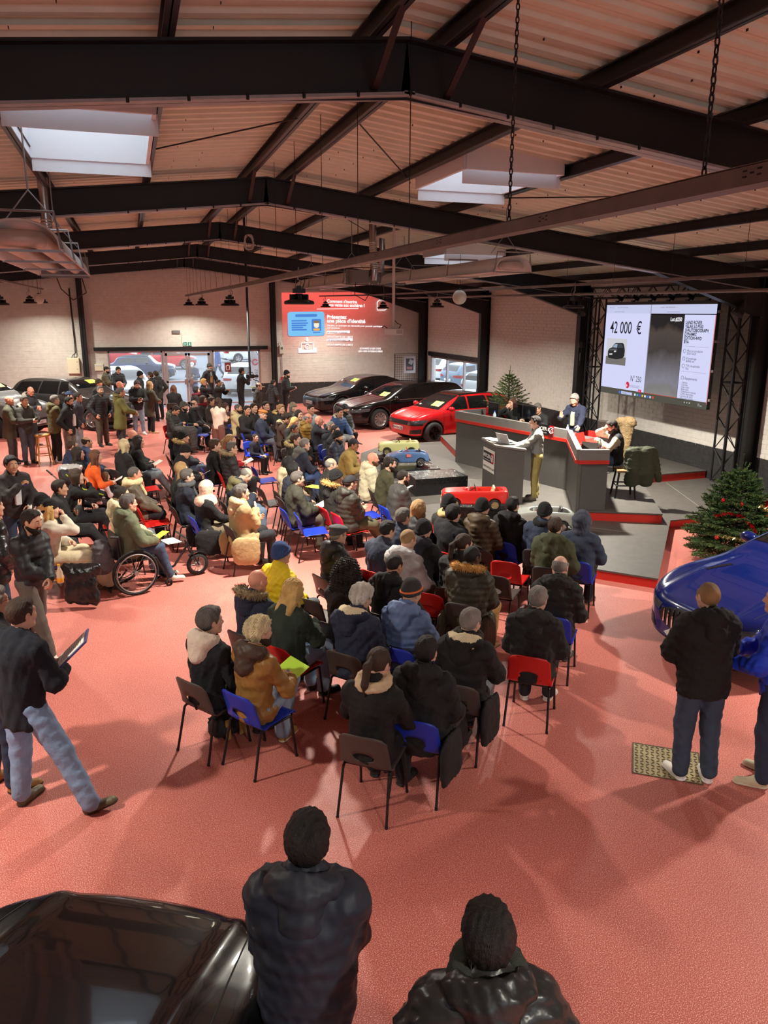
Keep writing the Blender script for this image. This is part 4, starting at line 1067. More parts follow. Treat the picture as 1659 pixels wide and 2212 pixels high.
def car_shell(kind, W, wb, wr, belt, h, nose=.2):
    key = (kind, W, wb, wr, h)
    if key in _cars: return _cars[key]
    prof = PROFILES[kind]; yf = max(p[0] for p in prof); yr = min(p[0] for p in prof); H = max(p[1] for p in prof)
    g = Grid((-W/2-.08, yr-.12, .1), (W/2+.08, yf+.12, H+.12), h)
    X, Y, Z = g.ax[0][:, None], g.ax[1], g.ax[2]
    side = poly_sdf(g.ax[1][:, None], g.ax[2][None, :], smooth_poly(prof))[None]
    w = W/2
    sec = [(w*.86, .1), (w*.95, .28), (w*.995, .48), (w, .62), (w*.985, .78), (w*.95, belt-.02), (w*.91, belt+.03), (w*.8, belt+(H-belt)*.55), (w*.68, H-.04), (w*.55, H+.06)]
    sect = poly_sdf(g.ax[0][:, None], g.ax[2][None, :], smooth_poly(sec+[(-a, b) for a, b in sec[::-1]], 4))[:, None, :]
    pl = [(0, yf+.0), (w*.45, yf-.05*nose*5*.6), (w*.78, yf-.2*nose*3), (w*.95, yf-.62), (w*.99, yf-1.0), (w, 0), (w*.99, yr+.8), (w*.93, yr+.3), (w*.8, yr+.09), (w*.45, yr+.01), (0, yr)]
    plan = poly_sdf(g.ax[0][:, None], g.ax[1][None, :], smooth_poly(pl+[(-a, b) for a, b in pl[1:-1][::-1]], 4))[:, :, None]
    g.f = smax(smax(side, sect, .14), plan, .14).astype(np.float32)
    # two soft raised creases along the bonnet
    rg = np.exp(-((np.abs(g.ax[0])-w*.56)/.06)**2)[:, None, None]*np.clip((g.ax[1]-.8)/.3, 0, 1)[None, :, None]*np.clip((g.ax[2]-.6)/.15, 0, 1)[None, None, :]*np.clip((belt+.12-g.ax[2])/.1, 0, 1)[None, None, :]
    g.f = (g.f-.016*rg).astype(np.float32)
    for yw in (wb/2, -wb/2):
        cyl = np.sqrt((g.ax[1][:, None]-yw)**2+(g.ax[2][None, :]-wr)**2)[None]-(wr+.055)
        cut = np.maximum(cyl, (w-.27)-np.abs(g.ax[0])[:, None, None]); g.f = np.maximum(g.f, -cut).astype(np.float32)
    V, F = g.nets(); V, N = project(g, V); S_ = Shell(V, F, N); S_.info = (yf, yr, H, w); _cars[key] = S_; return S_
_wh = {}
def _cached(me_fn, key):
    if key not in _wh: _wh[key] = me_fn()
    return _wh[key]
def car(name, label, loc, face, kind, paint, W=1.8, wb=2.6, wr=.32, belt=.95, h=.035, spokes=5, rim=None, roof=None, sticker=False, group=None, detail=True, plate=None, grille='wide', paintm=None, two_door=False, rail=False, z=0., nose=.2):
    S_ = car_shell(kind, W, wb, wr, belt, h, nose); yf, yr, H, w = S_.info
    o = empty(name, (loc[0], loc[1], z), -math.radians(face), label, 'car', group)
    pm = paintm or mat('car_paint', paint, .25, .0, coat=.7, spec=.2)
    key = (kind, W, paint, h)
    def add(nm, me, par=o):
        return link(nm, me, par) if me is not None else None
    def pan(nm, axis, poly, m, **k):
        kk = (key, nm, axis, tuple(map(tuple, poly)), m.name, tuple(sorted((a, str(b)) for a, b in k.items()))); return add(nm, _cached(lambda: S_.panel(nm, axis, poly, m, **k), kk))
    add('body', _cached(lambda: S_.mesh('body', pm), (key, 'body')))
    prof = PROFILES[kind]
    # glass
    ws = [p for p in prof if p[0] > .1 and p[1] > belt]; cow = max((p for p in prof if p[1] > belt+.02), key=lambda p: p[0])
    ytop = min(p[0] for p in prof if p[0] > 0 and p[1] > H*.93) if any(p[0] > 0 and p[1] > H*.93 for p in prof) else .2
    zb, zt = belt+.03, H-.09
    fw = cow[0]+.05
    pan('windscreen', 'z', [(-w*.74, fw-.02), (w*.74, fw-.02), (w*.62, ytop+.0), (-w*.62, ytop+.0)], M_cglass, nmin=.2, lim=lambda c: c[:, 2] > belt-.02)
    rw0 = [p for p in prof if p[0] < -.6 and p[1] > belt+.06]; yb_ = min(p[0] for p in rw0)
    pan('rear_window', 'y', [(-w*.66, zb+.06), (w*.66, zb+.06), (w*.56, zt-.02), (-w*.56, zt-.02)], M_cglass, sign=-1, nmin=.25)
    for sg in (1, -1):
        y1 = fw-.22; y2 = ytop-.02; bp = -.02 if not two_door else -.3
        pan('side_window', 'x', [(bp+.03, zb), (y1, zb), (y2+.05, zt), (bp+.03, zt)], M_cglass, sign=sg)
        if not two_door: pan('side_window', 'x', [(bp-.03, zb), (bp-.03, zt), (bp-.72, zt), (bp-.82, zb)], M_cglass, sign=sg)
        q = (bp-.78, bp-.88) if not two_door else (bp-.03, bp-.03)
        e1 = yb_+.18; 
        if e1 < q[1]-.1: pan('side_window', 'x', [(q[0], zt-.02), (q[1], zb+.01), (e1+.05, zb+.05), (e1+.28, zt-.05)], M_cglass, sign=sg)
        if rail: pan('chrome_strip', 'x', [(y1+.1, zb-.03), (y1+.1, zb-.008), (e1, zb+.0), (e1, zb-.022)], M_chrome, sign=sg, off=.006)
        if detail:
            for ys in ((fw-.12, bp, bp-.92) if not two_door else (fw-.12, bp-.25)):
                pan('door_seam', 'x', [(ys-.006, .3), (ys+.006, .3), (ys+.006-.0, zb-.02), (ys-.006, zb-.02)], M_seam, sign=sg, off=.0025)
            pan('sill', 'x', [(-wb/2+wr+.06, .16), (wb/2-wr-.06, .16), (wb/2-wr-.06, .27), (-wb/2+wr+.06, .27)], M_trim, sign=sg, off=.004)
            for yh in ((bp+.16,) if two_door else (bp+.13, bp-.76)): add('door_handle', _cached(lambda: MB().box((0, 0, 0), (.025, .19, .03)).mesh('door_handle', pm), (key, 'dh'))).location = (sg*w*.99, yh, belt-.15)
            def mirror():
                g = Grid((-.16, -.16, -.12), (.16, .16, .12), .02); g.ell((0, 0, 0), (.12, .08, .075), 0); g.plane((0, -.05, 0), (0, -1, 0), .02); V, F = g.nets(); return npmesh('mirror', V, F, pm)
            m_ = add('mirror', _cached(mirror, (key, 'mir'))); m_.location = (sg*(w+.07), fw-.32, belt+.07)
    # lamps, grille, bumpers
    zl = [p for p in prof if p[0] > yf-.2 and p[1] > .5][0][1]
    for sg in (1, -1):
        pan('head_lamp', 'y', [(sg*w*.45, zl+.0), (sg*w*.93, zl+.07), (sg*w*.95, zl-.03), (sg*w*.5, zl-.09)], M_lamp, sign=1, nmin=.15, lim=lambda c, sg=sg: c[:, 0]*sg > 0, off=.005)
        pan('tail_lamp', 'y', [(sg*w*.42, .84), (sg*w*.96, .86), (sg*w*.96, .72), (sg*w*.45, .74)], M_tail, sign=-1, nmin=.15, lim=lambda c, sg=sg: c[:, 0]*sg > 0, off=.005)
        pan('air_intake', 'y', [(sg*w*.55, .3), (sg*w*.88, .32), (sg*w*.9, .46), (sg*w*.62, .42)], M_trim, sign=1, lim=lambda c, sg=sg: c[:, 0]*sg > 0, off=.004)
    gp = {'wide': [(-w*.5, zl-.16), (w*.5, zl-.16), (w*.55, zl-.03), (-w*.55, zl-.03)], 'hex': [(-w*.3, .36), (w*.3, .36), (w*.5, zl-.12), (w*.4, zl+.02), (-w*.4, zl+.02), (-w*.5, zl-.12)], 'oval': [(w*.5*math.cos(t), .5+.15*math.sin(t)) for t in np.linspace(0, 6.28, 15)[:-1]], 'visor': [(-w*.95, zl-.1), (w*.95, zl-.1), (w*.95, zl+.03), (-w*.95, zl+.03)]}[grille]
    pan('grille', 'y', gp, M_trim, sign=1, nmin=.2, off=.003)
    if grille in ('hex', 'oval'):
        x0 = w*(.42 if grille == 'hex' else .46)
        if grille == 'hex':
            for k in range(6): zz = .4+(zl-.4)*k/5.3; pan('grille_bar', 'y', [(-w*.44, zz), (w*.44, zz), (w*.44, zz+.012), (-w*.44, zz+.012)], M_rimd, sign=1, nmin=.2, off=.008)
        else:
            for k in range(-5, 6): xx = x0*k/6; hz_ = .13*math.sqrt(max(0, 1-(k/6)**2)); pan('grille_bar', 'y', [(xx-.01, .5-hz_), (xx+.01, .5-hz_), (xx+.01, .5+hz_), (xx-.01, .5+hz_)], M_chrome, sign=1, nmin=.2, off=.012)
    pan('front_skirt', 'y', [(-w*.8, .12), (w*.8, .12), (w*.86, .25), (-w*.86, .25)], M_trim, sign=1, nmin=.1, off=.003)
    pan('rear_skirt', 'y', [(-w*.8, .12), (w*.8, .12), (w*.86, .36), (-w*.86, .36)], M_trim, sign=-1, nmin=.1, off=.003)
    if roof: pan('roof_panel', 'z', [(-w*.66, ytop-.02), (w*.66, ytop-.02), (w*.62, yb_+.25), (-w*.62, yb_+.25)], roof, nmin=.6, off=.003)
    # bonnet seams
    if detail:
        for sg in (1, -1): pan('bonnet_seam', 'z', [(sg*(w*.8), fw+.05), (sg*(w*.8+.008), fw+.05), (sg*(w*.66+.008), yf-.3), (sg*w*.66, yf-.3)], M_seam, nmin=.3, off=.002)
    for yy, zz, txt in ((yf, .46 if grille != 'hex' else .5, plate),) if plate != 'none' else ():
        b = MB(); b.box((0, 0, 0), (.52, .012, .11), m=0); b.box((-.245, .002, 0), (.03, .012, .11), m=1); b.box((.245, .002, 0), (.03, .012, .11), m=1)
        pl_ = b.build('number_plate', [M_plate, mat('plate_blue', (40, 70, 150), .5)], o); pl_.location = (0, yf+.012, zz)
        if txt: text('plate_text', txt, .1, frame3((.0, .008, -.035), (-1, 0, 0), (0, 0, 1)), M_blk, pl_, .9, 'CENTER', bold=.002)
    b = MB().box((0, 0, 0), (.52, .012, .11)).build('number_plate', M_plate, o); b.location = (0, yr-.012, .62)
    # wheels
    tm, rmm = _cached(lambda: wheel_meshes(wr, .22, spokes, rim or M_rims), ('wh', wr, spokes, (rim or M_rims).name))
    for sy in (wb/2, -wb/2):
        for sg in (1, -1):
            ob = link('wheel', tm, o); ob.location = (sg*(w-.13), sy, wr); ob.rotation_euler = (0, 0, 0 if sg > 0 else math.pi); link('rim', rmm, ob)
    b = MB(); b.bbox(-w*.72, w*.72, yr+.25, yf-.25, .2, .5); b.build('underbody', M_arch, o)
    if sticker:
        for dx, m_ in ((-.13, PAPER_Y), (.09, PAPER_G)):
            pan('price_sheet', 'z', [(dx-.1-.25, fw-.18), (dx+.1-.25, fw-.18), (dx+.1-.25, fw-.4), (dx-.1-.25, fw-.4)], m_, nmin=.2, off=.008, lim=lambda c: c[:, 2] > belt-.02)
        pan('sticker', 'z', [(w*.5, fw-.14), (w*.6, fw-.14), (w*.6, fw-.2), (w*.5, fw-.2)], M_plate, nmin=.2, off=.008, lim=lambda c: c[:, 2] > belt-.02)
    return o, S_
PAPER_Y = mat('sheet_yellow', (226, 218, 120), .7); PAPER_G = mat('sheet_green', (190, 226, 90), .7)
BLACKP = (9, 9, 11)
car('car', 'bright red hatchback with black roof parked beside the grey desk', (9.5, 22.5), 256, 'hatch', (176, 20, 26), W=1.78, wb=2.54, wr=.325, spokes=5, rim=M_rimd, roof=mat('car_paint', BLACKP, .2, coat=1.), sticker=True, plate='GW-956-ZQ', grille='visor')
car('car', 'black estate car parked between the red hatchback and the black saloon', (8.95, 25.75), 256, 'wagon', BLACKP, W=1.88, wb=2.9, wr=.35, spokes=11, sticker=True, grille='hex', rail=True)
car('car', 'black saloon farthest back against the brick wall under the projection', (8.6, 29.6), 254, 'sedan', (12, 12, 15), W=1.86, wb=2.8, wr=.34, spokes=9, rim=M_rimd, sticker=True, plate='FL-975-TA', grille='hex')
car('car', 'dark grey off-road car by the left brick wall behind the standing men', (-1.9, 28.4), 128, 'suv', (52, 50, 50), W=1.88, wb=2.65, wr=.36, belt=1.12, sticker=True, grille='wide')
car('car', 'pale grey car cut by the left picture edge behind the standing men', (-4.7, 27.6), 128, 'suv', (96, 96, 98), W=1.84, wb=2.65, wr=.35, belt=1.12, grille='wide', plate='KV-311', sticker=True)
# the two cars close to the viewer
car('car', 'glossy black car in the lower left corner seen from above its bonnet', (-1.2, 1.75), 29, 'sedan', (7, 7, 8), W=1.86, wb=2.75, wr=.34, h=.022, grille='wide', nose=.42)
bo, bs = car('car', 'glossy blue sports car with a big chrome grille at the right edge', (8.03, 6.84), 262, 'coupe', (8, 28, 96), W=1.86, wb=2.95, wr=.36, belt=.93, h=.025, grille='oval', spokes=9, nose=.42, plate='none')
yf, yr, H, w = bs.info
b = MB(); b.lathe([(.085, 0), (.1, .006), (.1, .014), (.085, .016)], n=28, M=Matrix.Rotation(-math.pi/2, 3, 'X'))
for dx in (-.035, 0, .035): b.box((dx, .01, .012 if dx == 0 else .0), (.012, .01, .13 if dx == 0 else .08))
b.box((0, .01, -.035), (.08, .01, .012)); e_ = b.build('emblem', M_chrome, bo); e_.location = (0, yf+.01, .52)
me = bs.panel('bonnet_vent', 'z', [(-.52, yf-.85), (-.49, yf-.82), (-.43, yf-1.2), (-.47, yf-1.2)], M_trim, nmin=.3, off=.004); link('bonnet_vent', me, bo)
me = bs.panel('bonnet_vent', 'z', [(.52, yf-.85), (.49, yf-.82), (.43, yf-1.2), (.47, yf-1.2)], M_trim, nmin=.3, off=.004); link('bonnet_vent', me, bo)
# outside on the car park
OUT = 'cars parked outside behind the glass'
car('car', 'dark blue convertible seen through the left pane of the entrance', (.5, 47.0), 97, 'mini', (24, 40, 74), W=1.73, wb=2.5, wr=.31, detail=True, group=OUT, z=-.03, roof=mat('soft_top', (28, 28, 30), .9), two_door=True, spokes=7)
car('car', 'silver car facing the glass just outside the left window', (-.35, 35.9), 172, 'wagon', (170, 178, 186), W=1.85, wb=2.8, wr=.33, detail=True, group=OUT, z=-.03, plate='BE-358')
car('car', 'red car on the car park beyond the convertible', (-1.0, 58.5), 96, 'hatch', (170, 30, 36), W=1.78, wb=2.54, wr=.325, detail=False, group=OUT, z=-.03)
car('car', 'red car farther right beyond the convertible', (2.2, 55.5), 96, 'hatch', (180, 34, 40), W=1.78, wb=2.54, wr=.325, detail=False, group=OUT, z=-.03)
car('car', 'white car seen from behind through the right entrance pane', (5.5, 38.6), 20, 'wagon', (206, 210, 212), W=1.85, wb=2.8, wr=.33, detail=True, group=OUT, z=-.03)
car('car', 'white estate at the back of the car park right of the flag', (9.0, 62.0), 80, 'wagon', (200, 204, 208), W=1.85, wb=2.8, wr=.33, detail=False, group=OUT, z=-.03)
car('car', 'blue grey hatchback outside the side window, seen from behind', (16.8, 36.4), 75, 'hatch', (104, 122, 142), W=1.78, wb=2.54, wr=.325, detail=True, group=OUT, z=-.03)
car('car', 'white car nearest the side window outside', (15.6, 31.2), 70, 'hatch', (214, 218, 220), W=1.78, wb=2.54, wr=.325, detail=False, group=OUT, z=-.03)
car('car', 'white estate behind the blue grey hatchback outside', (18.0, 41.0), 75, 'wagon', (214, 218, 222), W=1.85, wb=2.8, wr=.33, detail=False, group=OUT, z=-.03)
car('car', 'silver saloon at the far end outside the side window', (20.0, 47.0), 75, 'sedan', (120, 130, 140), W=1.86, wb=2.8, wr=.34, detail=False, group=OUT, z=-.03)
# ================================================================== STAGE, DESK, LECTERN
M_stage = mat('stage_floor', (82, 78, 74), .55, bump=('noise', 9, .12), var=.12); M_red = mat('red_paint', (196, 40, 28), .5, var=.06)
M_deskg = mat('desk_grey', (84, 82, 80), .6, var=.05); M_deskt = mat('desk_top_grey', (118, 114, 110), .5, var=.05)
low = [(6.95, 8.72), (9.2, 11.37), (12.42, 11.37), (12.42, 20.95), (8.9, 20.87), (6.68, 20.73), (5.67, 19.63), (5.25, 18.2), (4.95, 15.5), (4.95, 12.4), (6.35, 9.35)]
up = [(7.55, 11.9), (8.9, 11.22), (10.5, 14.18), (12.42, 14.28), (12.42, 20.9), (8.45, 20.85), (7.75, 17.8), (8.75, 14.1)]
def inset(poly, d):
    c = Vector((sum(p[0] for p in poly)/len(poly), sum(p[1] for p in poly)/len(poly))); out = []
    for p in poly: v = Vector(p)-c; out.append(tuple(c+v*(1-d/v.length)))
    return out
st = empty('stage', (8.5, 14, 0), 0, 'low grey stage with red edges carrying desk, lectern and toy cars', 'stage')
def loc(poly): return [(x-8.5, y-14) for x, y in poly]
MB().prism(loc(inset(low, .02)), 0, .135).build('riser', M_red, st); MB().prism(loc(low), .135, .16).build('platform', M_stage, st)
MB().prism(loc(inset(up, .02)), .16, .315).build('riser', M_red, st); MB().prism(loc(up), .315, .34).build('platform', M_stage, st)
# sheet joints on the stage boards
b = MB()
for (p, q) in (((6.2, 9.6), (9.6, 14.2)), ((5.3, 13.5), (8.0, 10.9)), ((10.2, 11.5), (11.2, 14.1)), ((5.2, 16), (7.4, 15.6)), ((6.9, 20.6), (6.8, 17.5))):
    p, q = Vector(p)-Vector((8.5, 14)), Vector(q)-Vector((8.5, 14)); d = (q-p); b.box(((p.x+q.x)/2, (p.y+q.y)/2, .1605), (d.length, .012, .003), math.atan2(d.y, d.x))
b.build('board_joint', mat('joint_grey', (136, 128, 120), .6), st)
# desk: three runs with a raised front
A, Cn, Wl, Wr, Wi = (7.62, 17.75), (8.64, 14.1), (7.55, 11.95), (8.07, 11.8), (9.25, 14.0)
dk = empty('auction_desk', (8.5, 14, 0), 0, 'long angled grey auction desk with a red band round its front', 'desk')
def strip(p, q, z0, z1, t, name, m, outw=0.):
    p, q = Vector(p), Vector(q); d = (q-p).normalized(); n = Vector((-d.y, d.x)); a, c = p-n*outw, q-n*outw
    e, f = a+n*t, c+n*t
    MB().prism(loc([tuple(a), tuple(c), tuple(f), tuple(e)]), z0, z1).build(name, m, dk)
for p, q, zb in ((A, Cn, .16), (Cn, Wl, .16), (Wl, Wr, .16)):
    pass
runs = [(A, Cn), (Cn, Wl), (Wl, Wr)]
for i, (p, q) in enumerate(runs):
    sgn = 1
    strip(p, q, .16, 1.2, .05, 'front_panel', M_deskg)
    ext = .0
    strip(p, q, 1.2, 1.27, .11, 'red_band', M_red, .06); strip(p, q, 1.27, 1.46, .1, 'fascia', M_deskt, .05)
strip((8.5, 18.0), A, .16, 1.46, .05, 'end_panel', M_deskg)
MB().prism(loc([A, Cn, (9.45, 14.25), (8.5, 18.0)]), 1.19, 1.23).build('worktop', M_deskg, dk)
MB().prism(loc([Cn, Wl, Wr, Wi, (9.45, 14.25)]), 1.2, 1.24).build('worktop', M_red, dk)
strip(Wr, Wi, .16, 1.2, .05, 'side_panel', M_deskg)
# sign on the fascia
def mercier(M, w, parent, url=None):
    """white lettering on black, red square with a ring mark"""
    h = w*.34
    def rect(x0, x1, y0, y1, m, nm, z):
        b = MB(); b.add([M @ Vector(p) for p in ((x0, y0, z), (x1, y0, z), (x1, y1, z), (x0, y1, z))], [(0, 1, 2, 3)]); b.build(nm, m, parent)
    rect(0, w*.78, 0, h, M_blk, 'sign_black', .004); rect(w*.78, w, 0, h, mat('sign_red', (176, 26, 40), .5), 'sign_red', .004)
    ww = mat('sign_lettering', (226, 224, 220), .5)
    text('sign_text', 'MERCIER &', h*.5, M @ Matrix.Translation((w*.03, h*.42, .008)), ww, parent, .95, bold=.004*w)
    text('sign_text', 'COMMISSAIRES-PRISEURS', h*.15, M @ Matrix.Translation((w*.04, h*.14, .008)), ww, parent, 1.1)
    b = MB(); b.tube([M @ Vector((w*.885+h*.3*math.cos(t), h*.5+h*.3*math.sin(t), .01)) for t in np.linspace(.6, 5.7, 14)], h*.035, 5); b.tube([M @ Vector((w*.885+h*.12*math.cos(t)+h*.05, h*.48+h*.14*math.sin(t), .01)) for t in np.linspace(0, 6.28, 10)[:-1]], h*.03, 5, closed=True); b.build('sign_mark', ww, parent)
dx_, dy_ = Vector((Cn[0]-A[0], Cn[1]-A[1], 0)).normalized(), Vector((0, 0, 1)); nrm = dx_.cross(dy_)
sg = empty('desk_sign', (0, 0, 0), 0, 'small black and red nameplate on the upper edge of the desk', 'sign')
p0 = Vector((A[0], A[1], 0))+dx_*2.78; sg.location = p0+nrm*.062+Vector((0, 0, 1.285))
mercier(frame3((0, 0, 0), dx_, (0, 0, 1)), .62, sg)
# lectern
lc = empty('lectern', (7.1, 13.9, .16), 0, 'grey wooden lectern with slanted top and white sign in front of the desk', 'lectern')
lp = [(6.87, 14.54), (6.78, 13.72), (7.2, 13.34), (7.4, 13.95), (7.4, 14.55)]; L0 = Vector((7.1, 13.9))
l2 = [tuple(Vector(p)-L0) for p in lp]
MB().prism(l2, 0, 1.08).build('body', mat('lectern_grey', (88, 85, 82), .6, var=.06), lc)
tp = [((Vector(p)-L0)*1.1) for p in lp]
def ztop(p): return 1.1+.10*((p.x+.1)*-.8+.0)
v = [(p.x, p.y, 1.07+.06*(-p.x+p.y*.3)) for p in tp]+[(p.x, p.y, 1.11+.06*(-p.x+p.y*.3)) for p in tp]; n = len(tp)
MB().add(v, [tuple(range(n))[::-1], tuple(range(n, 2*n))]+[(i, (i+1) % n, n+(i+1) % n, n+i) for i in range(n)]).build('top', M_deskt, lc)
ls = empty('lectern_sign', (6.855, 14.47, .52+.16), 0, 'white board with black and red sign fixed to the lectern', 'sign')
dl = Vector((6.78-6.87, 13.72-14.54, 0)).normalized(); fm = frame3((0, 0, 0), dl, (0, 0, 1)); nl_ = dl.cross(Vector((0, 0, 1)))
fm = Matrix.Translation(nl_*.012) @ fm
b = MB(); b.add([fm @ Vector(p) for p in ((0, 0, 0), (.68, 0, 0), (.68, .46, 0), (0, .46, 0), (0, 0, -.01), (.68, 0, -.01), (.68, .46, -.01), (0, .46, -.01))], [(0, 1, 2, 3), (7, 6, 5, 4), (0, 4, 5, 1), (1, 5, 6, 2), (2, 6, 7, 3), (3, 7, 4, 0)]); b.build('board', mat('board_white', (222, 220, 214), .5), ls)
mercier(fm @ Matrix.Translation((.03, .19, .002)), .62, ls); text('sign_text', 'www.mercier.com', .088, fm @ Matrix.Translation((.04, .06, .006)), M_blk, ls, 1.0)
# things on lectern and desk
def laptop(p, rz, col, label, open_=1.9):
    o = empty('laptop', p, rz, label, 'laptop'); m = mat('laptop', col, .35, .3)
    MB().box((0, 0, .009), (.32, .22, .016)).build('base', m, o)
    M = Matrix.Translation((0, .11, .018)) @ Matrix.Rotation(-(open_-math.pi/2), 4, 'X'); b = MB(); b.add([M @ Vector(q) for q in ((-.16, 0, 0), (.16, 0, 0), (.16, .0, .21), (-.16, 0, .21), (-.16, .008, 0), (.16, .008, 0), (.16, .008, .21), (-.16, .008, .21))], [(0, 1, 2, 3), (7, 6, 5, 4), (0, 4, 5, 1), (1, 5, 6, 2), (2, 6, 7, 3), (3, 7, 4, 0)]); b.build('lid', m, o)
    MB().box((0, -.0, .0185), (.27, .12, .002)).build('keyboard', M_blk, o); return o
laptop((7.12, 13.92, 1.285), 1.9, (196, 196, 198), 'silver laptop open on the lectern', 2.0)
for i, (x, y, rz) in enumerate(((6.98, 14.25, .3), (7.05, 14.1, .8), (6.95, 14.4, .1))):
    MB().box((0, 0, 0), (.21, .29, .003)).build('paper', PAPER['w'], None, (x, y, 1.302+.004*i), rz, label=['white sheet lying on the lectern', 'tilted white sheet on the lectern beside the laptop', 'white sheet at the far edge of the lectern'][i], cat='paper')
laptop((8.72, 13.55, 1.245), .5, (206, 52, 44), 'red laptop open on the wing of the desk', 1.9)
laptop((8.05, 12.5, 1.245), -.9, (60, 54, 52), 'dark laptop at the end of the desk wing', 1.9)
def monitor(p, rz, label, w=.5):
    o = empty('monitor', p, rz, label, 'monitor'); bevel(MB().box((0, 0, .3), (w, .035, .32)).build('panel', M_blk, o), .008)
    MB().box((0, -.019, .3), (w-.03, .004, .29)).build('screen', mat('screen_off', (14, 15, 18), .1), o); MB().cyl((0, .02, 0), (0, .02, .2), .025, 10).box((0, .02, .008), (.22, .16, .016)).build('stand', M_blk, o)
monitor((8.42, 17.3, 1.23), 1.75+math.pi, 'black monitor at the left end of the desk', .42); monitor((8.95, 16.45, 1.23), 1.75+math.pi, 'black monitor in front of the seated woman at the desk'); monitor((8.88, 16.9, 1.23), 1.65+math.pi, 'black monitor between the water bottle and the woman', .46)
def bottle(p, label, col, cap, s=1.):
    o = empty('bottle', p, 0, label, 'bottle'); MB().lathe([(0, 0), (.033*s, 0), (.035*s, .02*s), (.033*s, .08*s), (.035*s, .13*s), (.03*s, .17*s), (.013*s, .205*s), (.013*s, .22*s)], n=14).build('bottle_body', mat('bottle_plastic', col, .1, alpha=.6), o)
    MB().cyl((0, 0, .218*s), (0, 0, .238*s), .0145*s, 10).build('cap', cap, o); MB().lathe([(.0345*s, .08*s), (.0355*s, .082*s), (.0355*s, .125*s), (.0345*s, .127*s)], n=14).build('label_band', mat('label_blue', (70, 90, 150), .5), o)
bottle((8.3, 17.0, 1.23), 'clear water bottle on the left part of the desk', (200, 215, 225), mat('cap_blue', (40, 70, 170), .4), 1.25)
bottle((8.35, 12.6, 1.24), 'green water bottle nearest the end of the desk wing', (150, 205, 170), mat('cap_green', (60, 150, 90), .4)); bottle((8.5, 12.75, 1.24), 'second green water bottle beside the seated bearded man', (150, 205, 170), mat('cap_green', (60, 150, 90), .4)); bottle((8.98, 14.75, 1.23), 'small clear bottle beside the nameplate', (210, 215, 220), M_plate)
for i, (x, y, rz, lb) in enumerate(((8.55, 13.1, .4, 'white sheets spread on the red desk wing'), (8.4, 13.0, 1.1, 'white sheet under the bottles on the red wing'), (8.85, 13.0, .1, 'white sheet near the bearded man on the red wing'))):
    MB().box((0, 0, 0), (.24, .32, .004)).build('paper', PAPER['w'], None, (x, y, 1.246+.004*i), rz, label=lb, cat='paper')
MB().box((0, 0, .01), (.3, .4, .02)).box((.02, .02, .025), (.24, .32, .012)).build('folder', PAPER['y'], None, (8.95, 15.3, 1.23), .3, label='yellow folder on the desk before the standing auctioneer', cat='folder')
o = MB().lathe([(0, 0), (.035, 0), (.005, .01), (.005, .09), (.04, .13), (.045, .2), (.04, .2), (.035, .13), (0, .1)], n=14).build('glass', mat('drink_glass', (190, 70, 60), .05, alpha=.35), None, (8.6, 13.85, 1.245), label='stemmed glass in the corner of the red wing', cat='glass')
# red chair and dark chair behind, fur throw
o = empty('office_chair', (10.0, 14.9, .34), 2.2, 'dark padded chair behind the desk beside the fur throw', 'chair')
bevel(MB().box((0, -.22, .85), (.46, .06, .6), rx=-.12).build('backrest', mat('chair_leatherette', (54, 46, 44), .45), o), .03); bevel(MB().box((0, .02, .5), (.48, .46, .09)).build('seat', mat('chair_leatherette', (54, 46, 44), .45), o), .03)
for sx in (-.2, .2):
    for sy in (-.2, .22): MB().cyl((sx, sy, .46), (sx*1.1, sy*1.1, 0), .016, 8).build('leg', M_blk, o)
g = Grid((-.35, -.3, -.75), (.35, .3, .35), .03); g.cap((-.1, 0, .2), (.16, 0, .2), .12, .11, .05, flat=(0, 1, 0), fl=1.4); g.cap((-.02, 0, .15), (.02, -.05, -.6), .16, .13, .06, flat=(0, 1, 0), fl=1.8); g.noise(.02, .09, 3)
V, F = g.nets(); link('fur_throw', npmesh('fur_throw', V, F, mat('throw_fur', (140, 116, 82), .95, bump=('noise', 40, .9), var=.3)), None, (10.55, 14.85, 1.25), 2.2); tag(bpy.data.objects['fur_throw'], 'shaggy brown fur throw hung over a chair behind the desk', 'throw')
o = empty('red_chair', (9.75, 15.25, .34), 2.0, 'red moulded chair mostly hidden behind the dark padded chair', 'chair')
link('seat_shell', _shells['red'], o).location = (0, 0, .1); link('frame', _fr, o).location = (0, 0, .1)
# stool with a coat over it
o = empty('bar_stool', (9.02, 12.62, .34), 1.2, 'black bar stool with a green coat on its back at the desk wing', 'stool')
for sx in (-.17, .17):
    for sy in (-.17, .17): MB().cyl((sx*.8, sy*.8, .5), (sx*1.15, sy*1.15, 0), .02, 8).build('leg', M_blk, o)
MB().tube([(-.18, -.18, .25), (.18, -.18, .25), (.18, .18, .25), (-.18, .18, .25)], .013, 6, closed=True).build('footrest', M_blk, o)
bevel(MB().box((0, 0, .53), (.36, .36, .05)).build('seat', mat('stool_wood', (150, 112, 74), .5), o), .015); MB().tube([(-.16, -.17, .5), (-.17, -.21, .85), (.17, -.21, .85), (.16, -.17, .5)], .014, 6).build('backrest', M_blk, o)
g = Grid((-.45, -.3, -.75), (.5, .3, .25), .022)
for a, c, r0, r1 in (((-.2, 0, .05), (.2, 0, .05), .08, .08), ((-.12, -.02, 0), (-.15, -.05, -.52), .13, .15), ((.1, -.02, 0), (.12, -.05, -.5), .13, .15), ((.24, 0, 0), (.36, .02, -.5), .075, .07), ((-.24, .0, 0), (-.26, .06, -.35), .07, .06)): g.cap(a, c, r0, r1, .05, flat=(0, 1, 0), fl=1.6)
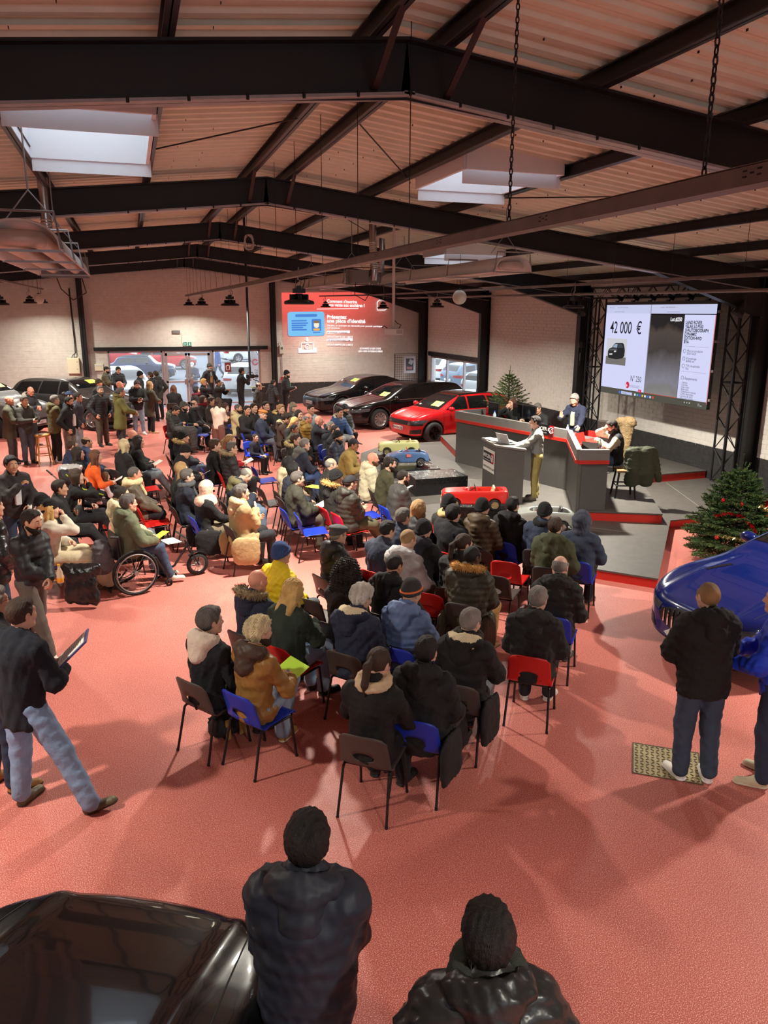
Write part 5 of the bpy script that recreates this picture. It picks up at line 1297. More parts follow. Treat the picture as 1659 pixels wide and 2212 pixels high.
g.noise(.012, .1, 5); V, F = g.nets(); c_ = link('coat', npmesh('coat', V, F, fab_('coat', (58, 64, 46)) if 'fab_' in globals() else mat('coat_green', (58, 64, 46), .8, bump=('noise', 20, .4))), None, (9.22, 12.42, 1.22), -.45); tag(c_, 'dark green coat hanging on the bar stool beside the desk', 'coat')

# ------------------------------------------------------------------ plinths and pedal cars
M_film = mat('black_film', (12, 12, 13), .16, bump=('noise', 22, .9), spec=.7)
def plinth(poly, z0, z1, label):
    c = Vector((sum(p[0] for p in poly)/len(poly), sum(p[1] for p in poly)/len(poly)))
    b = MB(); pp = [tuple(Vector(p)-c) for p in poly]; b.prism(pp, 0, z1-z0-.004)
    o = b.build('plinth', M_blk, None, (c.x, c.y, z0), label=label, cat='plinth')
    # film folded over the top: rippled sheet
    n = 14; v = []; rnd = random.Random(7)
    for i in range(n+1):
        for j in range(n+1):
            s, t = i/n, j/n; q = (Vector(pp[0])*(1-s)+Vector(pp[1])*s)*(1-t)+(Vector(pp[3])*(1-s)+Vector(pp[2])*s)*t
            v.append((q.x, q.y, z1-z0+rnd.uniform(0, .006)*(0 < i < n and 0 < j < n)))
    b = MB(); b.add(v, [(i*(n+1)+j, (i+1)*(n+1)+j, (i+1)*(n+1)+j+1, i*(n+1)+j+1) for i in range(n) for j in range(n)], 0, True)
    for k in range(4):
        p, q = Vector(pp[k]), Vector(pp[(k+1) % 4])
        if k == 0:
            w = [(p.lerp(q, i/10).x, p.lerp(q, i/10).y-.006*(i % 2), z1-z0-d) for d in (0, .12) for i in range(11)]; b.add(w, [(i, i+11, i+12, i+1) for i in range(10)], 0, True)
    b.build('plastic_film', M_film, o)
plinth([(5.35, 14.47), (6.53, 14.52), (6.52, 15.3), (5.42, 15.35)], .16, .52, 'empty black plinth wrapped in shiny plastic film')
plinth([(5.45, 16.3), (6.62, 16.28), (6.68, 17.3), (5.5, 17.35)], .16, .33, 'flat black plinth under the blue toy car')
plinth([(5.62, 18.05), (6.9, 18.05), (6.95, 18.95), (5.7, 18.95)], .16, .30, 'flat black plinth under the cream toy car')
plinth([(5.1, 12.2), (6.25, 11.9), (6.4, 12.45), (5.2, 12.75)], .16, .44, 'black plinth under the red toy car')
plinth([(5.75, 11.0), (6.75, 10.6), (6.95, 11.1), (5.9, 11.5)], .16, .32, 'black plinth under the silver toy car')
def pedal_car(p, face, col, label, L=1.05, W=.42, kind='saloon', h=.017):
    o = empty('pedal_car', p, -math.radians(face), label, 'toy car'); m = mat('toy_paint', col, .3, coat=.4)
    g = Grid((-W/2-.05, -L/2-.06, .0), (W/2+.05, L/2+.06, .5), h); w = W/2
    if kind == 'saloon': prof = [(L*.48, .1), (L*.5, .2), (L*.49, .3), (L*.2, .33), (-.0, .34), (-L*.3, .345), (-L*.46, .35), (-L*.5, .27), (-L*.48, .12)]
    else: prof = [(L*.44, .1), (L*.5, .18), (L*.46, .25), (L*.2, .33), (0, .35), (-L*.3, .345), (-L*.44, .3), (-L*.5, .2), (-L*.45, .11)]
    side = poly_sdf(g.ax[1][:, None], g.ax[2][None, :], smooth_poly(prof))[None]
    k = .9 if kind == 'saloon' else .6
    pl = [(0, L*.5), (w*k*.9, L*.485), (w*.97, L*.36), (w, 0), (w*.97, -L*.36), (w*k*.9, -L*.485), (0, -L*.5)]
    plan = poly_sdf(g.ax[0][:, None], g.ax[1][None, :], smooth_poly(pl+[(-a, b) for a, b in pl[1:-1][::-1]], 4))[:, :, None]
    g.f = smax(smax(side, plan, .05), np.abs(g.ax[0])[:, None, None]-w, .03).astype(np.float32)
    for sy in (L*.3, -L*.29):
        cyl = np.sqrt((g.ax[1][:, None]-sy)**2+(g.ax[2][None, :]-.1)**2)[None]-.115; g.f = np.maximum(g.f, -np.maximum(cyl, (w-.09)-np.abs(g.ax[0])[:, None, None])).astype(np.float32)
    g.cap((0, .02, .36), (0, -L*.27, .36), w*.74, w*.74, .015, 's', flat=(0, 0, 1), fl=.9)
    V, F = g.nets(); V, N = project(g, V); S_ = Shell(V, F, N); link('body', S_.mesh('body', m), o)
    b = MB(); b.box((0, -L*.12, .13), (W*.66, L*.42, .01)); b.build('floor_pan', M_blk, o)
    se = mat('toy_seat', (214, 200, 160) if kind != 'racer' else (40, 40, 44), .5)
    bevel(MB().box((0, -L*.14, .2), (W*.56, .2, .05)).box((0, -L*.26, .3), (W*.56, .04, .2), rx=.25).build('seat', se, o), .015)
    st_ = MB(); st_.tube([(.075*math.cos(t), L*.0+.02*math.sin(t), .37+.07*math.sin(t)) for t in np.linspace(0, 6.28, 15)[:-1]], .008, 6, closed=True); st_.cyl((0, 0, .37), (0, .16, .25), .008, 6); st_.cyl((-.07, 0, .37), (.07, 0, .37), .006, 5); st_.build('steering_wheel', M_blk if kind != 'racer' else M_red, o)
    sc_ = MB(); sc_.box((0, L*.09, .385), (W*.75, .006, .09), rx=.5); sc_.build('windscreen', mat('toy_screen', (190, 205, 210), .05, alpha=.35), o)
    for sx in (-1, 1):
        hl = MB(); hl.lathe([(0, .012), (.028, .008), (.03, 0)], n=12, M=Matrix.Rotation(-math.pi/2, 3, 'X')); q = hl.build('head_lamp', mat('toy_lamp', (220, 196, 110), .2, .3), o); q.location = (sx*w*.72, L*.495 if kind == 'saloon' else L*.42, .24)
    bb = MB(); bb.box((0, L*.505, .14), (W*.9, .02, .03)); bb.box((0, -L*.5, .15), (W*.9, .02, .03)); bb.build('bumper', M_chrome, o)
    if kind == 'saloon':
        gr = MB()
        for k in range(5): gr.box((0, L*.502, .18+k*.018), (W*.5, .012, .007))
        gr.build('grille', M_chrome, o)
    else: MB().box((w+.002, -.02, .27), (.004, .1, .07)).build('number_panel', mat('toy_label', (206, 110, 106), .6), o); MB().box((-w-.002, -.02, .27), (.004, .1, .07)).build('number_panel', mat('toy_label', (206, 110, 106), .6), o)
    for sy in (L*.3, -L*.29):
        for sx in (-1, 1):
            t = MB(); R90 = Matrix.Rotation(math.pi/2, 3, 'Y'); t.lathe([(.065, -.02), (.09, -.02), (.1, -.01), (.1, .01), (.09, .02), (.065, .02)], n=18, M=R90); q = t.build('wheel', M_tyre, o); q.location = (sx*(w-.03), sy, .1)
            r = MB(); r.lathe([(.066, -.016), (.055, .01*sx), (.02, .018*sx), (0, .02*sx)], n=14, M=R90); r.lathe([(.066, .016), (.055, -.0), (0, -.0)], n=14, M=R90)
            for a in range(5): r.box((.018*sx, .035*math.cos(a*1.2566), .035*math.sin(a*1.2566)), (.006, .016, .05), rx=-a*1.2566+math.pi/2)
            r.build('hub_cap', M_chrome if kind != 'saloon' else mat('toy_hub', (176, 160, 120), .3, .6), q)
    return o
pedal_car((6.33, 18.42, .30), 285, (204, 204, 142), 'cream open toy pedal car on the farthest plinth', 1.05)
pedal_car((6.0, 16.85, .33), 285, (78, 106, 150), 'blue racing toy pedal car with red steering wheel', 1.05, kind='racer')
pedal_car((5.68, 12.3, .44), 292, (206, 40, 34), 'red open toy pedal car in front of the lectern', 1.2, .46)
pedal_car((6.32, 11.05, .32), 296, (160, 164, 158), 'silver round nosed toy pedal car behind the front row of heads', 1.2, .46, kind='racer')

# ------------------------------------------------------------------ Christmas trees
M_fir = mat('fir_needles', (62, 92, 50), .7, var=.35); M_fir2 = mat('fir_needles_light', (104, 130, 66), .7, var=.3); M_bark = mat('bark', (62, 46, 34), .9, var=.3)
def fir(p, H, R, label, seed, sparse=False, lift=.0):
    rnd = random.Random(seed); o = empty('christmas_tree', p, 0, label, 'christmas tree')
    MB().cyl((0, 0, lift*0), (0, 0, H), .05, 8, r2=.008).build('trunk', M_bark, o)
    MB().lathe([(0, 0), (.17, 0), (.19, .02), (.12, .05), (.1, .16), (0, .16)], n=16).build('stand', mat('tree_stand', (38, 44, 40), .5), o)
    br = MB(); V = []; Fc = []; mi = []
    nw = 13 if not sparse else 11; z0 = .3+lift; tips = []
    def needle(q, d, l, wd, m):
        s = Vector((rnd.uniform(-1, 1), rnd.uniform(-1, 1), rnd.uniform(-1, 1))).cross(d).normalized()*wd
        k = len(V); V.extend((q-s, q+s, q+d*l)); Fc.append((k, k+1, k+2)); mi.append(m)
    def twig(a, b, n, l):
        d = (b-a).normalized(); m = 1 if rnd.random() < .4 else 0
        for i in range(n):
            t = rnd.random(); q = a.lerp(b, t); r = Vector((rnd.uniform(-1, 1), rnd.uniform(-1, 1), rnd.uniform(-.5, 1)))
            r = (r-d*r.dot(d)).normalized(); needle(q, (d*.75+r*.8).normalized(), l*rnd.uniform(.7, 1.2), .0062, m)
    for wv in range(nw):
        f = wv/(nw-1); z = z0+(H-.12-z0)*f**.95; L = R*(1-f)**.85+.09; nb_ = int((10 if not sparse else 7)*(1-f*.45))+2
        a0 = rnd.uniform(0, 6)
        for k in range(nb_):
            a = a0+6.283*k/nb_+rnd.uniform(-.2, .2); l = L*rnd.uniform(.82, 1.12); up_ = -.12+.75*f+rnd.uniform(-.06, .1) if not sparse else .15+.5*f
            s = Vector((.02*math.cos(a), .02*math.sin(a), z)); e = Vector((l*math.cos(a), l*math.sin(a), z+l*up_)); mid = s.lerp(e, .55)+Vector((0, 0, -.05*l))
            br.tube([s, mid, e], .007, 5)
            for (u, w_) in ((s.lerp(mid, .35), mid), (mid, e)): twig(u, w_, 42 if not sparse else 34, .034)
            nt = int(6+l*17) if not sparse else int(3+l*7)
            for j in range(nt):
                t = .22+.74*(j+.5)/nt; q = (s.lerp(mid, t/.55) if t < .55 else mid.lerp(e, (t-.55)/.45)); sd = 1 if j % 2 else -1
                dd = Vector((math.cos(a+sd*.85), math.sin(a+sd*.85), up_*.6+rnd.uniform(-.2, .12))); ll = l*(1-t)*.5+.07
                qq = q+dd*ll; br.cyl(q, qq, .0035, 4, caps=False); twig(q, qq, int(18+ll*130), .032)
                if not sparse and ll > .12:
                    for sg2 in (-1, 1): d3 = Vector((math.cos(a+sd*.85+sg2*.7), math.sin(a+sd*.85+sg2*.7), up_*.5-.1)); q3 = q.lerp(qq, .5); twig(q3, q3+d3*ll*.45, 18, .03)
            tips.append((e, f))
    for k in range(5 if sparse else 4): a = rnd.uniform(0, 6.28); twig(Vector((0, 0, H-.12)), Vector((.12*math.cos(a), .12*math.sin(a), H+.08)), 36, .026)
    twig(Vector((0, 0, H-.1)), Vector((0.01, 0, H+.22)), 60, .022); br.cyl((0, 0, H-.1), (.01, 0, H+.22), .005, 5)
    tag(br.build('branches', M_bark, o), kind='stuff')
    tag(link('needles', npmesh('needles', np.array([tuple(v) for v in V]), np.array(Fc), [M_fir, M_fir2], mi, False), o), kind='stuff')
    return o, tips
def tinsel(pts, m, label, cat='garland', r=.05, n=70):
    rnd = random.Random(len(pts)); b = MB()
    for a, c in zip(pts, pts[1:]):
        a, c = Vector(a), Vector(c)
        for i in range(n):
            q = a.lerp(c, i/n); d = Vector((rnd.uniform(-1, 1), rnd.uniform(-1, 1), rnd.uniform(-1, 1))).normalized(); s = d.orthogonal()*.006; b.add([q-s, q+s, q+d*r], [(0, 1, 2)])
    return tag(b.build('garland', m, None, label=label, cat=cat), kind='thing')
T1, tips = fir((9.02, 9.6, 0), 1.5, .74, 'bushy decorated christmas tree by the stage at the right edge', 4)
T2, _ = fir((10.75, 21.1, .34), 1.75, .62, 'sparse christmas tree behind the desk by the white wall', 9, True, .35)
M_tr, M_tg = mat('tinsel_red', (190, 14, 30), .2, .7), mat('tinsel_gold', (214, 190, 120), .2, .8)
def on_tree(a, z, k=1.): 
    r = (.74*(1-(z-.3)/1.15)**.85+.09)*k; return (9.02+r*math.cos(a), 9.6+r*math.sin(a), z)
tinsel([on_tree(a, z) for a, z in ((-2.9, .78), (-2.5, .86), (-2.2, .84), (-1.95, .72), (-1.85, .62))], M_tr, 'red tinsel garland looped on the left of the decorated tree')
tinsel([on_tree(a, z) for a, z in ((-1.2, .95), (-.9, 1.0), (-.6, .98))], M_tr, 'red tinsel garland at the right of the decorated tree')
tinsel([on_tree(a, z, .95) for a, z in ((-2.7, .5), (-2.3, .52), (-1.9, .46), (-1.5, .36), (-1.1, .4), (-.8, .42))], M_tg, 'gold tinsel garland round the lower part of the tree')
tinsel([on_tree(a, z) for a, z in ((-1.5, .98), (-1.3, .9), (-1.0, .92), (-.8, .88))], M_tg, 'gold tinsel garland on the upper right of the tree')
tinsel([(10.75+.3*math.cos(a), 21.1+.3*math.sin(a), z) for a, z in ((-1.2, 1.75), (-1.0, 1.45), (-.9, 1.15), (-1.1, .95))], M_tg, 'gold tinsel garland on the sparse tree behind the desk', r=.04)
for i, (a, z, m, lb) in enumerate(((-2.85, 1.02, 'r', 'red bauble at the upper left of the decorated tree'), (-2.2, 1.0, 'r', 'red bauble above the red garland'), (-2.65, .5, 'r', 'red bauble low on the left of the tree'), (-1.85, .5, 'g', 'gold bauble below the red garland'), (-1.1, .75, 'g', 'gold bauble between the gold garlands'))):
    q = on_tree(a, z, 1.02); mm = mat('bauble_red', (190, 30, 30), .15, .5, coat=.5) if m == 'r' else mat('bauble_gold', (214, 186, 110), .2, .7)
    b = MB().lathe([(.001, -.032)]+[(.032*math.sin(t), -.032*math.cos(t)) for t in np.linspace(.3, 2.85, 8)]+[(.008, .032), (.008, .042), (.001, .043)], n=14); b.build('bauble', mm, None, q, label=lb, cat='bauble')
# ================================================================== PEOPLE
# head frame: origin at the skull centre, +Y = nose, +Z = crown, metres
def _skull(g, d=0., k=.03):
    g.ell((0, -.012, .024), (.076+d, .097+d, .094+d), k); return g
def head_mesh(h):
    g = Grid((-.11, -.13, -.26), (.11, .15, .14), h)
    _skull(g); g.ell((0, .022, -.042), (.061, .066, .078), .05)
    for s in (-1, 1):
        g.cap((s*.05, .0, -.055), (s*.016, .066, -.1), .024, .02, .03)           # jaw
        g.ell((s*.042, .056, -.026), (.026, .026, .024), .03)                     # cheek
    g.ell((0, .07, -.1), (.02, .018, .016), .025)
    g.cap((-.04, .073, .028), (.04, .073, .028), .015, .015, .02)                # brow
    g.cap((0, .086, .008), (0, .107, -.03), .008, .013, .012)                    # nose
    for s in (-1, 1):
        g.ell((s*.0125, .098, -.036), (.009, .01, .008), .01)
        g.ell((s*.031, .094, .006), (.017, .012, .011), .012, 's')                # eye socket
        g.ell((s*.031, .079, .005), (.0145, .0135, .0125), .003)                  # eyeball
        g.ell((s*.08, -.008, -.006), (.011, .021, .033), .008)                    # ear
        g.ell((s*.09, -.002, -.002), (.007, .011, .018), .005, 's')
    g.cap((-.02, .087, -.064), (.02, .087, -.064), .0075, .0075, .006); g.cap((-.016, .086, -.075), (.016, .086, -.075), .008, .008, .006)
    g.cap((0, -.02, -.07), (0, -.042, -.25), .056, .062, .03)                    # neck
    V, F = g.nets()
    c = V[F].mean(1); x, y, z = np.abs(c[:, 0]), c[:, 1], c[:, 2]
    mi = np.zeros(len(F), int)                                                     # skin, brows, eye white, iris, lips
    e = np.hypot(x-.031, z-.005)
    mi[(e < .0135) & (np.abs(z-.005) < .0085) & (y > .075)] = 2; mi[(e < .0062) & (y > .07)] = 3
    mi[(z > .021) & (z < .031) & (x > .011) & (x < .049) & (y > .06)] = 1
    mi[(z > -.083) & (z < -.058) & (x < .024) & (y > .085)] = 4
    return V, F, mi
def hand_mesh(h, curl, spread=.0):
    """right hand: wrist at origin, fingers +Y, palm towards -Z, thumb at -X"""
    g = Grid((-.09, -.05, -.1), (.07, .22, .06), h)
    g.cap((0, -.03, 0), (0, .01, 0), .026, .027, .01, flat=(0, 0, 1), fl=1.25)
    g.cap((-.024, .02, 0), (-.026, .075, 0), .02, .018, .02, flat=(0, 0, 1), fl=1.35); g.cap((.02, .02, 0), (.026, .07, 0), .018, .016, .02, flat=(0, 0, 1), fl=1.35)
    g.cap((0, .02, 0), (0, .078, 0), .022, .019, .02, flat=(0, 0, 1), fl=1.35)
    for i, (x, L) in enumerate(((-.031, .070), (-.0105, .080), (.0105, .074), (.03, .058))):
        p = np.array((x, .083-.004*abs(i-1), 0)); a = curl*.55; xs = (x*spread)
        for j, (l, r0, r1) in enumerate(((.46, .0098, .0092), (.31, .0092, .0086), (.27, .0086, .0072))):
            q = p+L*l*np.array((xs/.1, math.cos(a), -math.sin(a))); g.cap(p, q, r0, r1, .004); p = q; a += curl*(.75 if j == 0 else .55)
    p = np.array((-.03, .022, -.006)); q = np.array((-.058, .05, -.02)); g.cap(p, q, .016, .0125, .012)
    a = .5+.35*curl; q2 = q+.036*np.array((-.35*(1-curl*.6), .8, -.5*curl-.1)); g.cap(q, q2, .0115, .0105, .005); q3 = q2+.028*np.array((.25*curl, .8, -.55*curl)); g.cap(q2, q3, .0105, .0085, .004)
    return g.nets()
def shoe_mesh(h):
    """right-ish shoe: heel at y=-.07, toe at y=.19, sole z=0; ankle above origin"""
    g = Grid((-.07, -.11, -.02), (.07, .23, .16), h)
    g.cap((0, -.035, .045), (0, .02, .05), .042, .044, .03); g.cap((0, .04, .035), (.004, .15, .028), .043, .04, .04, flat=(0, 0, 1), fl=1.3)
    g.cap((0, -.01, .06), (0, -.015, .12), .042, .045, .03)
    g.plane((0, 0, .006), (0, 0, -1)); g.plane((0, 0, .125), (0, 0, 1))
    g.cap((0, -.035, .014), (0, .03, .014), .046, .044, .01, flat=(0, 0, 1), fl=2.6); g.cap((0, .04, .014), (.004, .155, .014), .046, .044, .01, flat=(0, 0, 1), fl=2.6)
    V, F = g.nets(); z = V[F].mean(1)[:, 2]; return V, F, (z < .027).astype(int)
_T = {}
def T(key, fn, *a):
    if key not in _T: _T[key] = fn(*a)
    return _T[key]
# ---- hair and hats (head frame)
_HL = ((.08, .086), (-.056, -.086))     # hairline from forehead to nape in the (y, z) side view
def hair_mesh(style, h):
    g = Grid((-.2, -.24, -.34), (.2, .16, .2), h)
    amp = {'short': .002, 'buzz': .0005, 'thick': .003, 'curly': .009, 'afro': .012, 'ring': .0015, 'long': .003, 'pony': .002, 'bun': .0015, 'bob': .003, 'messy': .006}[style]
    d = {'short': .013, 'buzz': .005, 'thick': .023, 'curly': .026, 'afro': .05, 'ring': .005, 'long': .018, 'pony': .012, 'bun': .011, 'bob': .022, 'messy': .02}[style]
    g.ell((0, -.019, .027), (.076+d, .097+d, .094+d), 0)
    if style in ('thick', 'messy', 'curly', 'short'): g.ell((0, .03, .085), (.06+d*.4, .06, .03+d*.5), .03)
    g.noise(amp, .035 if style not in ('afro', 'curly') else .026, 7)
    (y0, z0), (y1, z1) = _HL
    n = np.array((0, (z0-z1), -(y0-y1))); g.plane((0, y0, z0), n, .01)                     # face side away
    g.plane((0, 0, -.085 if style != 'ring' else -.08), (0, 0, -1))
    if style == 'ring': g.plane((0, 0, .052), (0, .25, 1), .01)
    for s in (-1, 1): g.cap((s*.074, .018+d*.3, .04), (s*.075, .02, -.005), .012+d*.3, .008, .02)                # sideburns
    if style not in ('long', 'afro', 'bob'):
        for s in (-1, 1): g.ell((s*.092, -.006, -.012), (.03, .024, .036), .006, 's')
    if style == 'long':
        for s in (-1, 0, 1):
            g.cap((s*.055, -.045, .0), (s*.075, -.085, -.2), .05, .045, .04, flat=(0, 1, 0), fl=1.25); g.cap((s*.075, -.085, -.2), (s*.065, -.1, -.29), .04, .018, .03)
        for s in (-1, 1): g.cap((s*.08, .0, .02), (s*.09, .0, -.16), .026, .024, .03)
        g.noise(.004, .03, 3)
    if style == 'bob':
        for s in (-1, 0, 1): g.cap((s*.05, -.04, .0), (s*.055, -.05, -.1), .055, .045, .04)
        for s in (-1, 1): g.cap((s*.08, .0, .02), (s*.08, .01, -.09), .026, .022, .03)
    if style == 'afro':
        for s in (-1, 0, 1): g.cap((s*.07, -.05, .0), (s*.1, -.06, -.17), .085, .075, .05); 
        for s in (-1, 1): g.cap((s*.09, .0, .04), (s*.11, .0, -.15), .045, .045, .05)
        g.noise(.014, .03, 9); g.noise(.008, .018, 4)
    if style == 'pony':
        g.ell((0, -.118, .02), (.022, .02, .022), .01); g.cap((0, -.13, .02), (0, -.165, -.03), .022, .032, .02); g.cap((0, -.165, -.03), (.005, -.155, -.17), .033, .03, .02); g.cap((.005, -.155, -.17), (.01, -.14, -.25), .026, .006, .02)
    if style == 'bun': g.ell((0, -.07, .115), (.042, .042, .036), .015)
    return g.nets()
def hat_mesh(kind, h):
    g = Grid((-.2, -.24, -.36), (.2, .24, .2), h)
    if kind == 'beanie':
        _skull(g, .021, 0); g.ell((0, -.03, .09), (.07, .075, .06), .04); g.plane((0, .1, .045), (0, .42, -1), .012)
        b = Grid((-.2, -.24, -.3), (.2, .24, .2), h); _skull(b, .03, 0); b.plane((0, .1, .042), (0, .42, -1), .012); b.plane((0, .1, .09), (0, -.42, 1), .012)
        g.f = np.minimum(g.f, b.f[:g.n[0], :g.n[1], -g.n[2]:]) if b.f.shape == g.f.shape else g.f
        if b.f.shape != g.f.shape:
            q = Grid((-.2, -.24, -.36), (.2, .24, .2), h); _skull(q, .03, 0); q.plane((0, .1, .042), (0, .42, -1), .012); q.plane((0, .1, .09), (0, -.42, 1), .012); g.f = np.minimum(g.f, q.f)
    elif kind == 'cap':
        _skull(g, .016, 0); g.plane((0, .1, .05), (0, .15, -1), .012)
        g.cap((0, .07, .055), (0, .135, .045), .07, .055, .01, flat=(0, .15, 1), fl=7.)
    elif kind == 'flatcap':
        g.ell((0, .005, .085), (.1, .135, .045), 0, M=Matrix.Rotation(-.18, 3, 'X')); g.cap((0, .1, .062), (0, .14, .048), .055, .045, .01, flat=(0, .2, 1), fl=6.)
        _skull(g, .014, .02); g.plane((0, .1, .05), (0, .2, -1), .012)
    elif kind == 'hood':
        _skull(g, .036, 0); g.cap((0, -.03, 0), (0, -.045, -.2), .105, .115, .05); g.ell((0, -.075, .03), (.09, .08, .1), .04); g.noise(.006, .1, 4)
        g.ell((0, .12, -.01), (.08, .13, .125), .02, 's'); g.ell((0, 0, -.02), (.088, .11, .12), .0, 's'); g.plane((0, 0, -.26), (0, 0, -1))
    elif kind == 'hijab':
        _skull(g, .02, 0); g.cap((0, -.02, -.02), (0, -.02, -.15), .1, .095, .06); g.ell((0, -.03, -.22), (.23, .18, .11), .08); g.ell((0, .075, -.22), (.1, .07, .09), .05)
        g.noise(.0035, .12, 5); g.ell((0, .125, -.02), (.062, .085, .088), .015, 's'); g.plane((0, 0, -.33), (0, 0, -1))
    return g.nets()
def beard_mesh(h):
    g = Grid((-.11, -.06, -.17), (.11, .15, .05), h); d = .009
    g.ell((0, .022, -.046), (.061+d, .066+d, .08+d), 0)
    for s in (-1, 1): g.cap((s*.052, .0, -.05), (s*.016, .067, -.104), .024+d, .024+d, .03)
    g.ell((0, .074, -.106), (.026, .022, .02), .03); g.cap((-.02, .089, -.053), (.02, .089, -.053), .008, .008, .01); g.noise(.002, .02, 2)
    g.plane((0, .03, -.045), (0, .35, 1), .008); g.cap((-.03, .085, -.05), (.03, .085, -.05), .012, .012, .006); g.ell((0, .1, -.069), (.022, .024, .009), .004, 's'); g.plane((0, -.012, 0), (0, -1, .3))
    return g.nets()

def quads_rot(V, M): return V @ np.array(M.to_3x3()).T + np.array(M.translation)
SK = {'a': (214, 168, 144), 'b': (196, 146, 118), 'c': (168, 120, 92), 'd': (84, 56, 42), 'e': (222, 152, 128)}
HC = {'black': (26, 23, 23), 'brown': (62, 46, 36), 'dark': (40, 32, 28), 'grey': (128, 122, 116), 'white': (206, 200, 190), 'blond': (206, 168, 104), 'light': (158, 124, 84), 'bleach': (214, 198, 156), 'greydark': (88, 82, 78), 'auburn': (96, 62, 44)}
FAB = {'puffer': (.58, ('wave', 4.2, .2)), 'shiny': (.34, ('noise', 12, .4)), 'coat': (.82, ('noise', 20, .35)), 'wool': (.95, ('noise', 160, .3)), 'knit': (.95, ('noise', 90, .25)), 'hoodie': (.9, ('noise', 40, .35)), 'leather': (.5, ('noise', 16, .3)), 'denim': (.85, ('noise', 30, .2))}
def fab(kind, c):
    r, b = FAB[kind]; return mat('fabric_'+kind, c, r, bump=b, var=.12, spec=.35)
def M_hair(c): return mat('hair', HC[c] if c in HC else c, .55, bump=('strand', 1, .55), var=.35, spec=.35)

def ik(S, Tg, l1, l2, pole):
    S, Tg, pole = np.array(S, float), np.array(Tg, float), np.array(pole, float)
    d = Tg-S; L = np.linalg.norm(d)
    if L > (l1+l2)*.995: Tg = S+d/L*(l1+l2)*.995; d = Tg-S; L = np.linalg.norm(d)
    u = d/L; a = (l1*l1-l2*l2+L*L)/(2*L); hh = math.sqrt(max(l1*l1-a*a, 0)); p = pole-u*(pole @ u); p /= np.linalg.norm(p)+1e-9
    return S+u*a+p*hh, Tg

SIT = {'lap': ((.08, .31, .63), (-.06, .35, .62)), 'paper': ((.11, .36, .70), (-.11, .36, .70)), 'phone': ((.05, .33, .80), (-.06, .33, .77)),
       'cross': ((-.06, .27, .87), (.06, .22, .80)), 'chin': ((.035, .235, 1.09), (-.02, .27, .72)), 'knee': ((.17, .40, .62), (-.17, .40, .62)),
       'clasp': ((.025, .40, .66), (-.025, .41, .66)), 'desk': ((.2, .42, .92), (-.2, .42, .92)), 'mouth': ((.03, .25, 1.14), (-.12, .38, .92)), 'wheel': ((.17, .33, .66), (-.06, .36, .66)), 'away': ((.34, .38, .72), (-.1, .36, .64))}
STD = {'down': ((.27, .05, .84), (-.27, .05, .84)), 'pocket': ((.23, .13, .94), (-.23, .13, .94)), 'phone': ((.05, .34, 1.16), (-.07, .33, 1.12)), 'cross': ((-.06, .27, 1.2), (.06, .22, 1.13)),
       'hold': ((.1, .36, 1.08), (-.08, .36, 1.02)), 'onehold': ((.1, .34, 1.12), (-.26, .06, .85)), 'camera': ((.06, .34, 1.34), (-.06, .33, 1.3)), 'lectern': ((.32, .38, 1.08), (-.14, .48, 1.12)),
       'auction': ((.16, .42, 1.2), (-.34, .5, 1.04)), 'chin': ((.03, .22, 1.5), (-.05, .24, 1.15)), 'bottle': ((.0, .3, 1.02), (.06, .33, 1.0)), 'pencup': ((.03, .3, 1.33), (-.13, .3, 1.0)), 'behind': ((.08, .3, 1.1), (-.1, .3, 1.1))}
NEAR = 8.8; MID = 18.5
N_P = [0]
